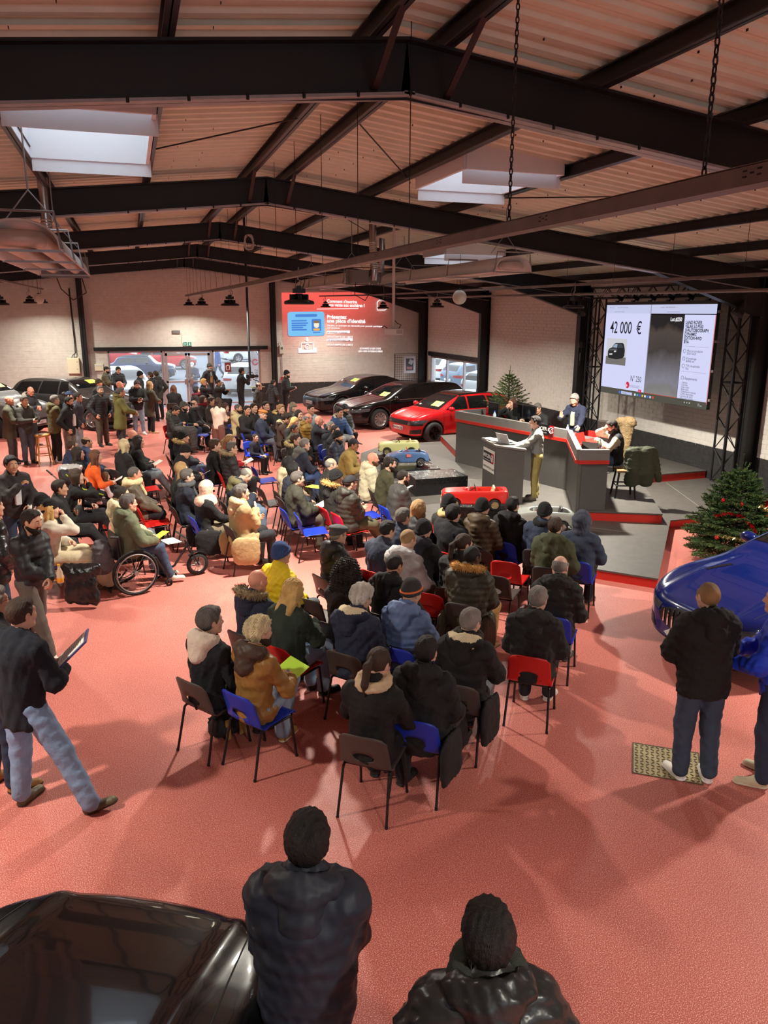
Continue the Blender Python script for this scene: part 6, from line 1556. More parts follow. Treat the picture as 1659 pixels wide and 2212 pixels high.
def P(x, y, face, pose, label, top=('coat', (40, 40, 44), 0.), legs=((44, 46, 54), 0.), shoe=((32, 30, 30), (40, 38, 36)), skin='a', hair=('short', 'dark'), hat=None, hood=None, arms='lap', head=(0, 0),
      lean=4, s=1., beard=None, z=0., glasses=False, scarf=None, bulk=.0, leg='std', inner=None, hidehand=False, group=None, cat='person', seat=.44, long=False, vest=None, twist=0, roll=0, band=None, smallfeet=False, mask=None, apply_foot=True):
    N_P[0] += 1; seed = N_P[0]; rnd = random.Random(seed)
    dist = math.hypot(x, y); lod = 0 if dist < NEAR else 1 if dist < MID else 2
    hj = (.015, .021, .028)[lod]; hh = (.0052, .008, .0095)[lod]; hhd = (.0052, .008, .011)[lod]
    sit = pose == 'sit'
    kind, col, ln = (tuple(top)+(0.,))[:3]
    B = bulk + .008 + {'puffer': .022, 'shiny': .022, 'coat': .012, 'wool': .01, 'knit': -.004, 'hoodie': .004, 'leather': .004, 'denim': .004}[kind]
    # ---- joints (local, person faces +Y)
    hz = seat+.085 if sit else .93
    hip = np.array((0, 0, hz)); la = math.radians(lean); sp = np.array((0, math.sin(la), math.cos(la))); fr = np.array((0, math.cos(la), -math.sin(la)))
    nb = hip+sp*.53; chest = hip+sp*.36; shc = hip+sp*.452; w = .166
    tw = math.radians(twist); rt = np.array((math.cos(tw), math.sin(tw)*math.cos(la), -math.sin(tw)*math.sin(la)))
    sh = (shc+rt*w, shc-rt*w)
    tg = (SIT if sit else STD)[arms]; arm = []
    for i, sx in enumerate((1, -1)):
        t = np.array(tg[i]) + (np.array((rnd.uniform(-.02, .02), rnd.uniform(-.03, .03), rnd.uniform(-.015, .02))) if arms not in ('chin', 'mouth') else 0) 
        if sit: t = t+np.array((0, (seat-.44)*0, seat-.44))
        t = t + (np.array((0, math.sin(la)*.25, 0)) if arms in ('cross',) else 0)
        el, wr = ik(sh[i], t, .295, .26, (sx*.9, -.45, -.7)); arm.append((sh[i], el, wr))
    if sit:
        sp_ = rnd.uniform(.09, .17)
        lg = []
        for sx in (1, -1):
            k = np.array((sx*sp_, .44, hz+.015)); a = np.array((sx*(sp_-.01), .42+rnd.uniform(-.08, .06), .1))
            if leg == 'fwd': a = np.array((sx*sp_*.8, .74, .1)); k = np.array((sx*sp_, .45, hz-.01))
            if leg == 'back': a = np.array((sx*sp_*.7, .2, .1))
            if leg == 'high': k = np.array((sx*sp_, .43, hz+.05))
            if leg == 'cross': (k, a) = ((np.array((-.02, .47, hz+.1)), np.array((-.2, .56, .22))) if sx > 0 else (np.array((-.1, .44, hz+.01)), np.array((-.08, .4, .1))))
            if leg == 'chair': k = np.array((sx*.11, .42, hz+.02)); a = np.array((sx*.1, .55, .14))
            if leg == 'wide': k = np.array((sx*.24, .38, hz+.01)); a = np.array((sx*.25, .34, .1))
            lg.append((np.array((sx*.09, .02, hz-.005)), k, a))
    else:
        lg = []
        for sx in (1, -1):
            dy = rnd.uniform(-.05, .06)
            k = np.array((sx*.105, .02+dy*.5, .5)); a = np.array((sx*(.11+rnd.uniform(0, .03)), dy-.02, .1))
            if leg == 'walk': k = np.array((sx*.1, .1*sx+.05, .5)); a = np.array((sx*.1, (.26 if sx > 0 else -.3), .1 if sx > 0 else .16))
            if leg == 'wide': k = np.array((sx*.17, .02+dy, .5)); a = np.array((sx*.24, dy, .1))
            if leg == 'step': k = np.array((.27, .1, .52)) if sx > 0 else np.array((-.1, .0, .5)); a = np.array((.46, .16, .1)) if sx > 0 else np.array((-.11, -.04, .1))
            lg.append((np.array((sx*.09, 0, .92)), k, a))
    # ---- head matrix
    hp = math.radians(head[1]); hy = math.radians(head[0])
    Mh = Matrix.Translation(nb+np.array((0, .028, .015))+np.array((0, math.sin(la)*.02, .0))) @ Matrix.Rotation(-la*.35, 4, 'X') @ Matrix.Rotation(hy, 4, 'Z') @ Matrix.Rotation(hp, 4, 'X') @ Matrix.Rotation(math.radians(roll), 4, 'Y') @ Matrix.Translation((0, .012, .148))
    # ---- one skin: torso, limbs, head, hands
    g = Grid((-.55, -.5, .02), (.55, .9, 1.6 if not sit else 1.2+max(0, seat-.44)), .036)
    g.cap(hip, chest, .12, .13, .04, flat=fr, fl=1.4); g.cap(sh[0], sh[1], .055, .055, .05); g.cap(chest, nb, .09, .055, .05)
    for S_, E_, W_x in arm: g.cap(S_, E_, .046, .038, .02); g.cap(E_, W_x, .038, .027, .02)
    for H_, K_, A_ in lg: g.cap(H_, K_, .068, .05, .03); g.cap(K_, A_, .05, .035, .02)
    Vs, Fs, Ms, o0 = [], [], [], 0
    def put(V, F, m):
        nonlocal o0
        Vs.append(V); Fs.append(F+o0); Ms.append(np.full(len(F), m) if np.isscalar(m) else m); o0 += len(V)
    put(*g.nets(), 0)
    V, F, m = T(('head', hhd), head_mesh, hhd); put(quads_rot(V, Mh), F, m)
    if not hidehand:
        for i, (S_, E_, W_x) in enumerate(arm):
            curl = {'down': .5, 'cross': .25, 'paper': .9, 'phone': 1., 'hold': .9, 'camera': 1., 'chin': 1.1, 'mouth': 1.1, 'bottle': 1.1, 'pencup': 1.1, 'auction': .15, 'clasp': .9, 'lectern': .6, 'desk': .4}.get(arms, .55)
            if arms == 'auction' and i == 1: curl = .6
            V, F = T(('hand', hh, round(curl, 1)), hand_mesh, hh, curl, .1)
            d = Vector(W_x-E_).normalized()
            if arms in ('lap', 'knee', 'desk', 'lectern'): d = (d+Vector((0, .5, -.1))).normalized(); pn = Vector((0, 0, -1))
            elif arms in ('chin', 'mouth') and i == 0: d = (d+Vector((-.1, .1, .5))).normalized(); pn = Vector((0, -1, .1))
            elif arms == 'auction' and i == 0: d = Vector((-.15, .1, 1)).normalized(); pn = Vector((0, 1, 0))
            elif arms == 'down' or (arms == 'onehold' and i == 1): d = (d+Vector((0, .15, -.5))).normalized(); pn = Vector((-1 if i == 0 else 1, 0, 0))
            elif arms == 'cross': pn = Vector((0, -1, 0))
            else: pn = Vector((-.8 if i == 0 else .8, 0, -.6))
            zax = -(pn-d*pn.dot(d)).normalized(); xax = d.cross(zax)
            V2 = V.copy(); F2 = F
            if i == 1: V2[:, 0] *= -1; F2 = F[:, ::-1]
            M = Matrix(((xax.x, d.x, zax.x, W_x[0]), (xax.y, d.y, zax.y, W_x[1]), (xax.z, d.z, zax.z, W_x[2]), (0, 0, 0, 1))) @ Matrix.Translation((0, .012, 0))
            put(quads_rot(V2, M), F2, 0)
    ms = mat('skin', SK[skin], .5, var=.06, spec=.35); hcol = hair[1] if hair else 'dark'
    me = npmesh('body', np.concatenate(Vs), np.concatenate(Fs), [ms, M_hair(hcol if hcol != 'white' else 'grey'), mat('eye_white', (222, 218, 210), .3), mat('iris', (40, 30, 24), .3), mat('lips', tuple(int(a*b) for a, b in zip(SK[skin], (.86, .66, .66))), .45)], np.concatenate(Ms))
    o = link('person', me, None, (x, y, z), -math.radians(face)); o.scale = (s, s, s)
    tag(o, label, cat, group)
    # ---- trousers
    lc, lw = legs[0], legs[1]
    g = Grid((-.6, -.35, .03), (.75, 1.0, hz+.25), hj+.003)
    g.cap(hip-sp*.0+np.array((0, 0, -.0)), hip+sp*.12, .135, .13, .04, flat=fr, fl=1.25)
    for H_, K_, A_ in lg:
        g.cap(H_, K_, .104+lw*.3, .081+lw*.6, .03); d = A_-K_; g.cap(K_, A_+d/np.linalg.norm(d)*-.0, .077+lw*.6, .064+lw, .025)
    g.noise(.0045, .1, seed)
    V, F = g.nets(); link('trousers', npmesh('trousers', V, F, fab('denim', lc)), o)
    # ---- jacket
    q = (lambda n: (n, .009)) if kind in ('puffer', 'shiny') and lod < 2 else (lambda n: None)
    g = Grid((-.62, -.55, .12 if long else (hz-.42 if not sit else hz-.16)), (.62, .75, nb[2]+.13), hj)
    hem = -.02-ln
    lowP = hip+sp*hem if not sit else hip+sp*.0
    g.cap(lowP, chest, .158+B, .168+B, .05, flat=fr, fl=1.3, quilt=q(5))
    g.cap(sh[0], sh[1], .07+B*.5, .07+B*.5, .07); g.cap(chest, nb-sp*.02, .13+B*.5, .085, .08)
    for sx_ in (0, 1): g.cap(sh[sx_], nb, .055+B*.4, .06, .05)
    if sit:
        g.ell(hip+np.array((0, .03, .0)), (.18+B, .17+B*.5, .1), .05)
        if ln > 0:
            for H_, K_, A_ in lg: g.cap(H_, H_+(K_-H_)*min(.75, ln*1.8), .105+B*.4, .1+B*.4, .03)
        if long:      # coat tails hanging over the seat edge
            for sx in (1, -1):
                for zz, hw in ((.06, .14), (.16, .13), (.25, .11)): g.cap((sx*.25, -.1, hz-zz), (sx*(.255+zz*.1), .1, hz-zz-.02), hw, hw*.9, .05, flat=(1, 0, 0), fl=3.4)
        else: g.plane(hip+np.array((0, 0, -.085)), (0, 0, -1))
    else:
        if ln > .12: g.cap(hip, hip-sp*ln, .16+B, .185+B, .04, flat=fr, fl=1.2, quilt=q(4))
        g.plane(hip+sp*(hem-.05), -sp, .02)
    collar = .135 if kind in ('puffer', 'shiny', 'coat') else .085
    up = Vector((0, .25, 1)).normalized()
    g.cap(nb-np.array((0, .0, .03)), nb+np.array((0, .02, collar-.075)), .088, .082, .03)
    for i, (S_, E_, W_x) in enumerate(arm):
        g.cap(S_, E_, .064+B*.75, .056+B*.75, .04, quilt=q(3.)); g.cap(E_, W_x, .056+B*.75, .042+B*.55, .03, quilt=q(3.))
    g.noise(.0075 if lod < 2 else .005, .11, seed+50)
    if lod == 0: g.noise(.003, .05, seed+90)
    g.cap(nb+np.array((0, .022, -.03)), nb+np.array((0, .05, collar+.02)), .064, .07, .01, 's')
    V, F = g.nets(); mj = [fab(kind, col)]; mi = None
    if band:       # lower part / yoke of another colour: (colour, height above hip)
        mj.append(fab(kind, band[0])); mi = ((V[F].mean(1)-hip) @ sp < band[1]).astype(int)
    if vest:       # sleeves of another colour
        mj.append(fab('wool', vest)); c = V[F].mean(1); m_ = np.zeros(len(F), bool)
        for S_, E_, W_x in arm:
            for a, b, r in ((S_+(E_-S_)*.12, E_, .1+B), (E_, W_x, .09+B)):
                t = np.clip(((c-a) @ (b-a))/((b-a) @ (b-a)), 0, 1); m_ |= (np.linalg.norm(c-a-t[:, None]*(b-a), axis=1) < r) & (t > 0)
        mi = m_.astype(int)
    jn = {'puffer': 'puffer_jacket', 'shiny': 'puffer_jacket', 'coat': 'jacket', 'wool': 'coat', 'knit': 'sweater', 'hoodie': 'hoodie', 'leather': 'leather_jacket', 'denim': 'jacket'}[kind]
    jk = link(jn, npmesh(jn, V, F, mj, mi), o)
    if inner:   # strip of shirt or jumper at the open front
        b = MB(); p0, p1 = nb+fr*.085-sp*.01, hip+fr*(.165+B)+sp*.1; pm = chest+fr*(.155+B*1.1)
        for a, c, w0, w1 in ((p0, pm, .035, .05), (pm, p1, .05, .045)):
            b.add([a-rt*w0, a+rt*w0, c+rt*w1, c-rt*w1, a-rt*w0-fr*.06, a+rt*w0-fr*.06, c+rt*w1-fr*.06, c-rt*w1-fr*.06], [(0, 1, 2, 3), (7, 6, 5, 4), (0, 4, 5, 1), (1, 5, 6, 2), (2, 6, 7, 3), (3, 7, 4, 0)])
        bevel(b.build('shirt_front', fab('hoodie', inner), o), .015)
    # ---- shoes
    sm = [mat('shoe_upper', shoe[0], .55, bump=('noise', 50, .2)), mat('shoe_sole', shoe[1], .6)]
    V, F, m = T(('shoe', lod > 0), shoe_mesh, .008 if lod == 0 else .012)
    for i, (H_, K_, A_) in enumerate(lg):
        yaw = -(.22 if i == 0 else -.22) if not (leg == 'step' and i == 0) else -.7
        M = Matrix.Translation(Vector((A_[0], A_[1]+.03, A_[2]-.1))) @ Matrix.Rotation(yaw, 4, 'Z')
        if leg == 'cross' and i == 0: M = Matrix.Translation(Vector((A_[0], A_[1], A_[2]-.07))) @ Matrix.Rotation(.9, 4, 'Z') @ Matrix.Rotation(.35, 4, 'X')
        if leg == 'fwd': M = M @ Matrix.Rotation(.45, 4, 'X')
        if leg == 'step' and i == 0: M = M @ Matrix.Rotation(.3, 4, 'X')
        if leg == 'walk' and i == 1: M = M @ Matrix.Rotation(-.35, 4, 'X')
        link('shoe', npmesh('shoe', quads_rot(V, M), F, sm, m), o)
    # ---- hair, hats, extras
    if hair and hair[0] not in ('bald',) and hat is None or (hair and hair[0] in ('long', 'pony', 'bob', 'afro')):
        V, F = T(('hair', hair[0], hh), hair_mesh, hair[0], hh if hair[0] not in ('afro', 'long') else hh+.002); link('hair', npmesh('hair', quads_rot(V, Mh), F, M_hair(hair[1])), o)
    elif hair and hat and hat[0] in ('cap', 'beanie', 'flatcap') and hair[0] != 'bald':
        V, F = T(('hair', 'buzz', hh), hair_mesh, 'buzz', hh); link('hair', npmesh('hair', quads_rot(V, Mh), F, M_hair(hair[1])), o)
    if hat:
        V, F = T(('hat', hat[0], hh), hat_mesh, hat[0], hh)
        nm = {'beanie': 'beanie', 'cap': 'cap', 'flatcap': 'flat_cap', 'hood': 'hood', 'hijab': 'headscarf'}[hat[0]]
        hm = mat('hat_knit', hat[1], .95, bump=('rib', 40, .6), var=.1) if hat[0] == 'beanie' else fab('hoodie' if hat[0] != 'cap' else 'coat', hat[1]); mi = None; mm = [hm]
        if len(hat) > 2: mm.append(mat('hat_stripe', hat[2], .9)); c = V[F].mean(1); zz = c[:, 2]-.42*(c[:, 1]-.1); mi = ((zz > .082) & (zz < .098)).astype(int)
        link(nm, npmesh(nm, quads_rot(V, Mh), F, mm, mi), o)
    if beard: V, F = T(('beard', hh), beard_mesh, hh); link('beard', npmesh('beard', quads_rot(V, Mh), F, M_hair(beard)), o)
    if glasses:
        b = MB(); 
        for sx in (-1, 1):
            b.tube([Mh @ Vector((sx*.032+.021*math.cos(t), .104, .003+.016*math.sin(t))) for t in np.linspace(0, 6.28, 11)[:-1]], .0018, 4, closed=True); b.tube([Mh @ Vector((sx*.053, .104, .008)), Mh @ Vector((sx*.079, .04, .01)), Mh @ Vector((sx*.083, -.01, .004))], .002, 4)
        b.tube([Mh @ Vector((-.011, .105, .006)), Mh @ Vector((.011, .105, .006))], .0018, 4); b.build('glasses', mat('glasses_frame', (24, 22, 22), .3), o)
    if hood:
        g = Grid((-.3, -.36, nb[2]-.36), (.3, .22, nb[2]+.2), hj*.9); c0 = nb+fr*-.055+np.array((0, 0, .0))
        g.cap(c0-fr*.055-sp*.1, c0-fr*.02+sp*.02, .1, .105, .05, flat=fr, fl=1.15); g.ell(c0+sp*.03, (.165, .12, .075), .04)
        for sx in (-1, 1): g.cap(c0+rt*sx*.12+sp*.02, nb+rt*sx*.08+fr*.07-sp*.07, .045, .028, .04)
        g.noise(.007, .09, seed+9); g.ell(nb+fr*.005+sp*.1, (.105, .105, .125), .02, 's'); g.ell(nb+fr*.0+sp*.02, (.08, .085, .1), .02, 's')
        V, F = g.nets(); mh = [fab(kind if kind != 'wool' else 'hoodie', hood[0])]; mi = None
        if len(hood) > 2 and hood[2]: mh.append(fab('wool', hood[2])); c = V[F].mean(1)-nb; mi = ((c[:, 2] > .0) & (np.hypot(c[:, 0], c[:, 1]+.02) < .15)).astype(int)
        hd = link('hood', npmesh('hood', V, F, mh, mi), o)
        if len(hood) > 1 and hood[1]:
            b = MB(); fv = []; nfur = (900, 500, 260)[lod]
            for i in range(nfur):
                t = rnd.uniform(-2.2, 2.2); a = rnd.uniform(0, 6.28); r0 = .028
                c = c0+rt*math.sin(t)*.165+fr*(-math.cos(t)*.125)+sp*(.07+.02*math.cos(t)); out = rt*math.sin(t)-fr*math.cos(t)
                dr = out*math.cos(a)+sp*math.sin(a); e = c+dr*r0*.6; L = rnd.uniform(.03, .055); dv = dr+np.array([rnd.uniform(-.6, .6) for _ in range(3)]); dv /= np.linalg.norm(dv)
                sd = np.cross(dv, out)+.01; sd = sd/np.linalg.norm(sd)*.006
                b.add([e-sd, e+sd, e+dv*L], [(0, 1, 2)])
            pts = [c0+rt*math.sin(t)*.165+fr*(-math.cos(t)*.125)+sp*(.07+.02*math.cos(t)) for t in np.linspace(-2.2, 2.2, 16)]
            b.tube(pts, .032, 8); f_ = b.build('fur_trim', mat('fur', hood[1], .9, var=.4), hd); tag(f_, kind='stuff')
    if scarf:
        g = Grid((-.25, -.25, nb[2]-.3), (.25, .3, nb[2]+.17), hj*.8)
        pts = [nb+np.array((.1*math.cos(t), .02+.1*math.sin(t), .035+.02*math.sin(t))) for t in np.linspace(0, 6.28, 13)]
        for a, b_ in zip(pts, pts[1:]): g.cap(a, b_, .046, .046, .02)
        g.cap(nb+fr*.11, chest+fr*(.17+B)+rt*.03, .05, .04, .03, flat=fr, fl=1.6); g.noise(.006, .05, seed)
        V, F = g.nets(); link('scarf', npmesh('scarf', V, F, fab('wool', scarf)), o)
    return o, arm, Mh, nb
def held(o, name, mb, m, label, cat, loc, rot=(0, 0, 0)):
    """a thing in somebody's hand: top level, placed in the holder's frame"""
    M = Matrix.Translation(o.location) @ Matrix.Rotation(o.rotation_euler.z, 4, 'Z') @ Matrix.Diagonal((*o.scale, 1))
    p = link(name, mb.mesh(name, m)); p.matrix_world = M @ Matrix.Translation(loc) @ Euler(rot).to_matrix().to_4x4(); p.scale = (1, 1, 1)
    return tag(p, label, cat)
def sheet(w=.21, h=.29, t=.004): return MB().box((0, 0, 0), (w, h, t))
def hold(h, kind, who):
    """a sheet or clipboard lying in the hands of somebody; a thing of its own"""
    o, arm, Mh, nb = h; c = (arm[0][2]+arm[1][2])/2+np.array((0, .1, .03)); w = ' '.join(who.split()[:9]).rstrip(',')
    for bad in (' with', ' and', ' in', ' a', ' of', ' at', ' the', ' by', ' over', ' long', ' black', ' bright'):
        while w.endswith(bad): w = w[:-len(bad)]
    if kind == 'clip':
        b = MB(); b.box((0, 0, 0), (.26, .34, .012), m=0); b.box((0, .0, .008), (.22, .29, .006), m=1); b.box((0, .15, .014), (.1, .02, .012), m=2)
        for k in range(9): b.box((-.01, .11-k*.026, .0115), (.17, .004, .001), m=3)
        return held(o, 'clipboard', b, [mat('clip_purple', (74, 66, 120), .5), PAPER['w'], M_chrome, mat('ink', (110, 110, 120), .7)], 'purple clipboard with written sheet held by the '+' '.join(who.split()[:5]), 'clipboard', (.19, .34, 1.26), (.75, 0, -.75))
    if kind == 'phone':
        return held(o, 'phone', MB().box((0, 0, 0), (.075, .15, .009)), M_blk, 'black phone in the hands of the '+w, 'phone', tuple(c), (.7, 0, 0))
    m = PAPER['g'] if kind == 'green' else PAPER['w']
    return held(o, 'paper', sheet(.2, .27) if kind == 'white' else sheet(.3, .21), m, f'{kind} sheet held by the {w}', 'paper', tuple(c), (.45, .1*(len(who) % 5-2), .2*(len(who) % 3-1)))
def stool_at(x, y, face, z, seat, label):
    o = empty('swivel_chair', (x, y, z), -math.radians(face), label, 'chair')
    bevel(MB().box((0, .05, seat-.03), (.44, .42, .06)).build('seat', M_blk, o), .02); MB().cyl((0, 0, .06), (0, 0, seat-.05), .025, 10).build('column', M_blk, o)
    b = MB()
    for k in range(5): a = 1.2566*k; b.cyl((0, 0, .07), (.26*math.cos(a), .26*math.sin(a), .03), .016, 6)
    b.build('base', M_blk, o); bevel(MB().box((0, -.2, seat+.25), (.4, .05, .34), rx=-.1).build('backrest', M_blk, o), .02)
# ================================================================== THE PEOPLE IN THE HALL
seated(2.02, 5.24, 40, 'blue', 'blue plastic chair under the man in the long black zipped coat', 'black haired man in long black coat with pale zip, nearest seated pair at right', top=('coat', (30, 30, 31), 0.25), hair=('short', 'black'), hood=((28, 28, 29),), long=True, legs=((50, 50, 52), 0.02), arms='lap', leg='fwd', bulk=0.02)
seated(1.56, 5.14, 38, 'grey', 'brown plastic chair under the ponytailed woman in beige scarf', 'dark haired woman with ponytail and broad beige scarf over black coat, nearest pair at left', top=('coat', (26, 25, 26), 0.15), hair=('pony', 'brown'), scarf=(206, 182, 148), arms='phone', legs=((32, 32, 36), 0.0), head=(-12, -22))
h_ = seated(0.78, 6.05, 56, 'blue', 'blue plastic chair under the bearded man with bleached curls', 'bearded man with bleached curly hair in tan jacket holding a green sheet', top=('leather', (146, 104, 52), 0.05), hair=('curly', 'bleach'), beard='brown', hood=((74, 58, 48),), legs=((132, 146, 166), 0.01), leg='cross', arms='paper', shoe=((168, 124, 60), (220, 206, 180)), head=(-16, -4))
hold(h_, 'green', 'bearded man with bleached curly hair in tan jacket holding a green sheet')
seated(0.42, 6.41, 54, 'grey', 'brown plastic chair under the man with white hood over black top', 'grey haired man in black sweatshirt with white hood left of the bleached curls', top=('hoodie', (26, 28, 32), 0.02), hair=('thick', 'greydark'), hood=((214, 196, 178),), legs=((32, 32, 36), 0.0), head=(-20, 0))
seated(2.58, 5.69, 42, 'grey', 'brown plastic chair under the man with fleece hood and checked scarf', 'grey haired man in black jacket with cream fleece hood and dark checked scarf', top=('coat', (28, 27, 28), 0.15), hair=('short', 'grey'), hood=((28, 27, 28), None, (216, 204, 168)), scarf=(62, 58, 52), long=True, bulk=0.02, arms='phone', legs=((120, 124, 130), 0), glasses=True, head=(-12, -14))
seated(3.43, 6.0, 38, 'red', 'red plastic chair under the grey haired man in black hood alone', 'grey haired man in plain black hooded jacket sitting alone at the right end', top=('coat', (34, 33, 33), 0.12), hair=('short', 'grey'), hood=((36, 35, 35),), bulk=0.025, legs=((32, 32, 36), 0.0), arms='lap', shoe=((206, 200, 188), (214, 210, 200)), head=(-8, -12))
seated(4.13, 6.79, 40, 'blue', 'blue plastic chair under the balding man with beige collar', 'balding man in black jacket with beige knitted collar at the right end of his row', top=('coat', (36, 35, 33), 0.1), hair=('ring', 'grey'), hood=((38, 37, 35),), inner=(190, 166, 130), legs=((150, 148, 146), 0), bulk=0.015, head=(-8, -8), shoe=((60, 58, 52), (90, 86, 80)))
seated(3.37, 7.4, 44, 'grey', 'brown plastic chair under the man with ginger fur hood', 'dark skinned man in olive parka with big ginger fur hood and tan trousers', top=('puffer', (66, 62, 50), 0.2), hair=('buzz', 'black'), skin='d', hood=((60, 56, 46), (196, 146, 80)), long=True, legs=((178, 140, 84), 0.01), leg='std', shoe=((128, 86, 52), (70, 52, 40)), bulk=0.03, arms='lap', head=(-25, -6))
seated(2.32, 6.54, 48, 'blue', 'blue plastic chair under the man in striped beanie', 'man in light blue puffer jacket and charcoal beanie with orange stripe', top=('puffer', (96, 118, 160), 0.05), hat=('beanie', (64, 62, 64), (226, 110, 50)), hood=((104, 126, 168),), band=((46, 50, 70), 0.2), arms='phone', legs=((32, 32, 36), 0.0), head=(-14, -16))
seated(1.82, 6.57, 50, 'grey', 'brown plastic chair under the white haired man in navy coat', 'white haired man in navy coat with cream fleece lined hood', top=('coat', (46, 52, 72), 0.15), hair=('curly', 'white'), hood=((44, 50, 70), None, (222, 208, 172)), bulk=0.02, arms='lap', legs=((32, 32, 36), 0.0), head=(-14, -18))
seated(1.24, 6.91, 54, 'red', 'red plastic chair under the blond woman in dark green sweater', 'long haired blond woman in dark green sweater in front of the white haired man', top=('knit', (50, 60, 52), 0.02), hair=('long', 'blond'), arms='phone', legs=((150, 168, 190), 0), bulk=0.015, head=(-8, -10))
seated(0.97, 7.31, 57, 'dark', 'dark brown plastic chair under the bald man with fur trimmed navy parka', 'bald man in navy parka with greyish fur trim on the hood', top=('coat', (38, 44, 64), 0.15), hair=('bald', 'grey'), skin='e', hood=((36, 40, 58), (140, 122, 92)), bulk=0.02, legs=((32, 32, 36), 0.0), arms='lap')
seated(1.36, 8.14, 62, 'blue', 'blue plastic chair under the man in yellow jacket', 'man in bright yellow jacket and blue knitted beanie', top=('puffer', (236, 206, 32), 0.05), hat=('beanie', (58, 82, 134)), hair=('buzz', 'brown'), band=((30, 30, 32), 0.17), arms='lap', legs=((84, 92, 96), 0))
seated(1.9, 7.26, 54, 'dark', 'dark brown plastic chair under the woman with long dark curls', 'woman with voluminous dark curls and black coat', top=('coat', (44, 38, 36), 0.15), hair=('afro', 'dark'), arms='lap', legs=((32, 32, 36), 0.0))
seated(2.43, 7.38, 52, 'grey', 'brown plastic chair under the man with shaved head in black hood', 'man with shaved dark hair in black hooded jacket beside the curly haired woman', top=('coat', (34, 33, 34), 0.1), hair=('buzz', 'dark'), hood=((32, 31, 32),), bulk=0.02, arms='paper', legs=((32, 32, 36), 0.0), skin='b', head=(-8, -14))
seated(2.89, 8.25, 55, 'dark', 'dark brown plastic chair under the man in pale grey hoodie', 'fair haired man in pale grey hooded sweatshirt', top=('hoodie', (176, 172, 172), 0.05), hair=('buzz', 'light'), hood=((184, 182, 182),), bulk=0.025, arms='lap', legs=((96, 90, 84), 0.0), head=(-10, -12))
seated(3.24, 8.58, 54, 'dark', 'dark brown plastic chair under the person in black beanie and black coat', 'person in black beanie and black coat beside the grey hoodie', top=('coat', (30, 29, 31), 0.15), hat=('beanie', (28, 27, 29)), hood=((38, 38, 48),), bulk=0.02, arms='lap', legs=((32, 32, 36), 0.0))
h_ = seated(2.77, 8.71, 59, 'red', 'red plastic chair under the man in plain navy jacket', 'black haired man in plain navy jacket left of the grey hoodie', top=('coat', (46, 50, 66), 0.08), hair=('short', 'black'), bulk=0.02, arms='paper', legs=((32, 32, 36), 0.0), head=(-10, -14))
hold(h_, 'white', 'black haired man in plain navy jacket left of the grey hoodie')
seated(2.15, 8.69, 70, 'dark', 'dark brown plastic chair under the man in grey flat cap', 'man in grey flat cap and black padded jacket', top=('puffer', (38, 37, 38), 0.1), hat=('flatcap', (74, 76, 78)), hair=('buzz', 'grey'), hood=((36, 35, 36),), glasses=True, arms='lap', legs=((32, 32, 36), 0.0))
seated(3.19, 9.25, 61, 'dark', 'dark brown plastic chair under the grey haired man in navy anorak', 'grey haired man in navy anorak in the second row from the stage', top=('coat', (42, 50, 68), 0.08), hair=('short', 'greydark'), arms='lap', legs=((32, 32, 36), 0.0))
seated(3.54, 9.59, 62, 'dark', 'dark brown plastic chair under the woman with short blond streaked hair', 'woman with short blond streaked hair and black quilted coat', top=('puffer', (34, 32, 32), 0.1), hair=('bob', 'light'), arms='lap', legs=((32, 32, 36), 0.0))
seated(3.45, 7.88, 50, 'dark', 'dark brown plastic chair under the woman with brown ponytail', 'woman with brown ponytail and black top just before the ginger fur hood', top=('coat', (34, 33, 34), 0.05), hair=('pony', 'brown'), arms='phone', legs=((32, 32, 36), 0.0), head=(-30, -12))
seated(3.9, 9.21, 57, 'red', 'red plastic chair under the dark haired man in black wool coat', 'dark haired man in black wool coat in front of the red toy car', top=('wool', (26, 26, 30), 0.1), hair=('thick', 'black'), bulk=0.015, arms='lap', legs=((32, 32, 36), 0.0))
seated(4.06, 9.76, 61, 'dark', 'dark brown plastic chair under the person with black bun hat', 'person in black knitted hat and beige scarf right before the red toy car', top=('coat', (34, 32, 32), 0.1), hat=('beanie', (22, 22, 23)), scarf=(176, 152, 104), arms='lap', legs=((32, 32, 36), 0.0))
seated(4.42, 9.4, 56, 'dark', 'dark brown plastic chair under the person in brown camouflage jacket', 'person in black beanie and brown patterned puffer jacket', top=('puffer', (70, 54, 38), 0.08), hat=('beanie', (22, 22, 24)), hood=((76, 60, 42),), arms='lap', legs=((32, 32, 36), 0.0), bulk=0.01)
seated(4.88, 9.39, 53, 'blue', 'blue plastic chair under the black haired man in black hooded jacket', 'young black haired man in black hooded jacket before the silver toy car', top=('coat', (30, 29, 30), 0.1), hair=('short', 'black'), hood=((30, 30, 32),), arms='lap', legs=((32, 32, 36), 0.0), bulk=0.01)
seated(5.13, 8.91, 47, 'dark', 'dark brown plastic chair under the person in black beanie and navy coat', 'person in smooth black beanie, black snood and navy coat', top=('coat', (44, 52, 74), 0.12), hat=('beanie', (34, 34, 36)), scarf=(28, 28, 30), arms='lap', legs=((32, 32, 36), 0.0), bulk=0.015)
h_ = seated(5.37, 8.35, 41, 'blue', 'blue plastic chair under the person with grey hood up', 'person in navy jacket with grey hood up, nearest the bare stage', top=('coat', (50, 58, 76), 0.12), hat=('hood', (66, 70, 84)), arms='paper', legs=((32, 32, 36), 0.0), bulk=0.02, shoe=((36, 40, 40), (60, 60, 60)))
hold(h_, 'white', 'person in navy jacket with grey hood up, nearest the bare stage')
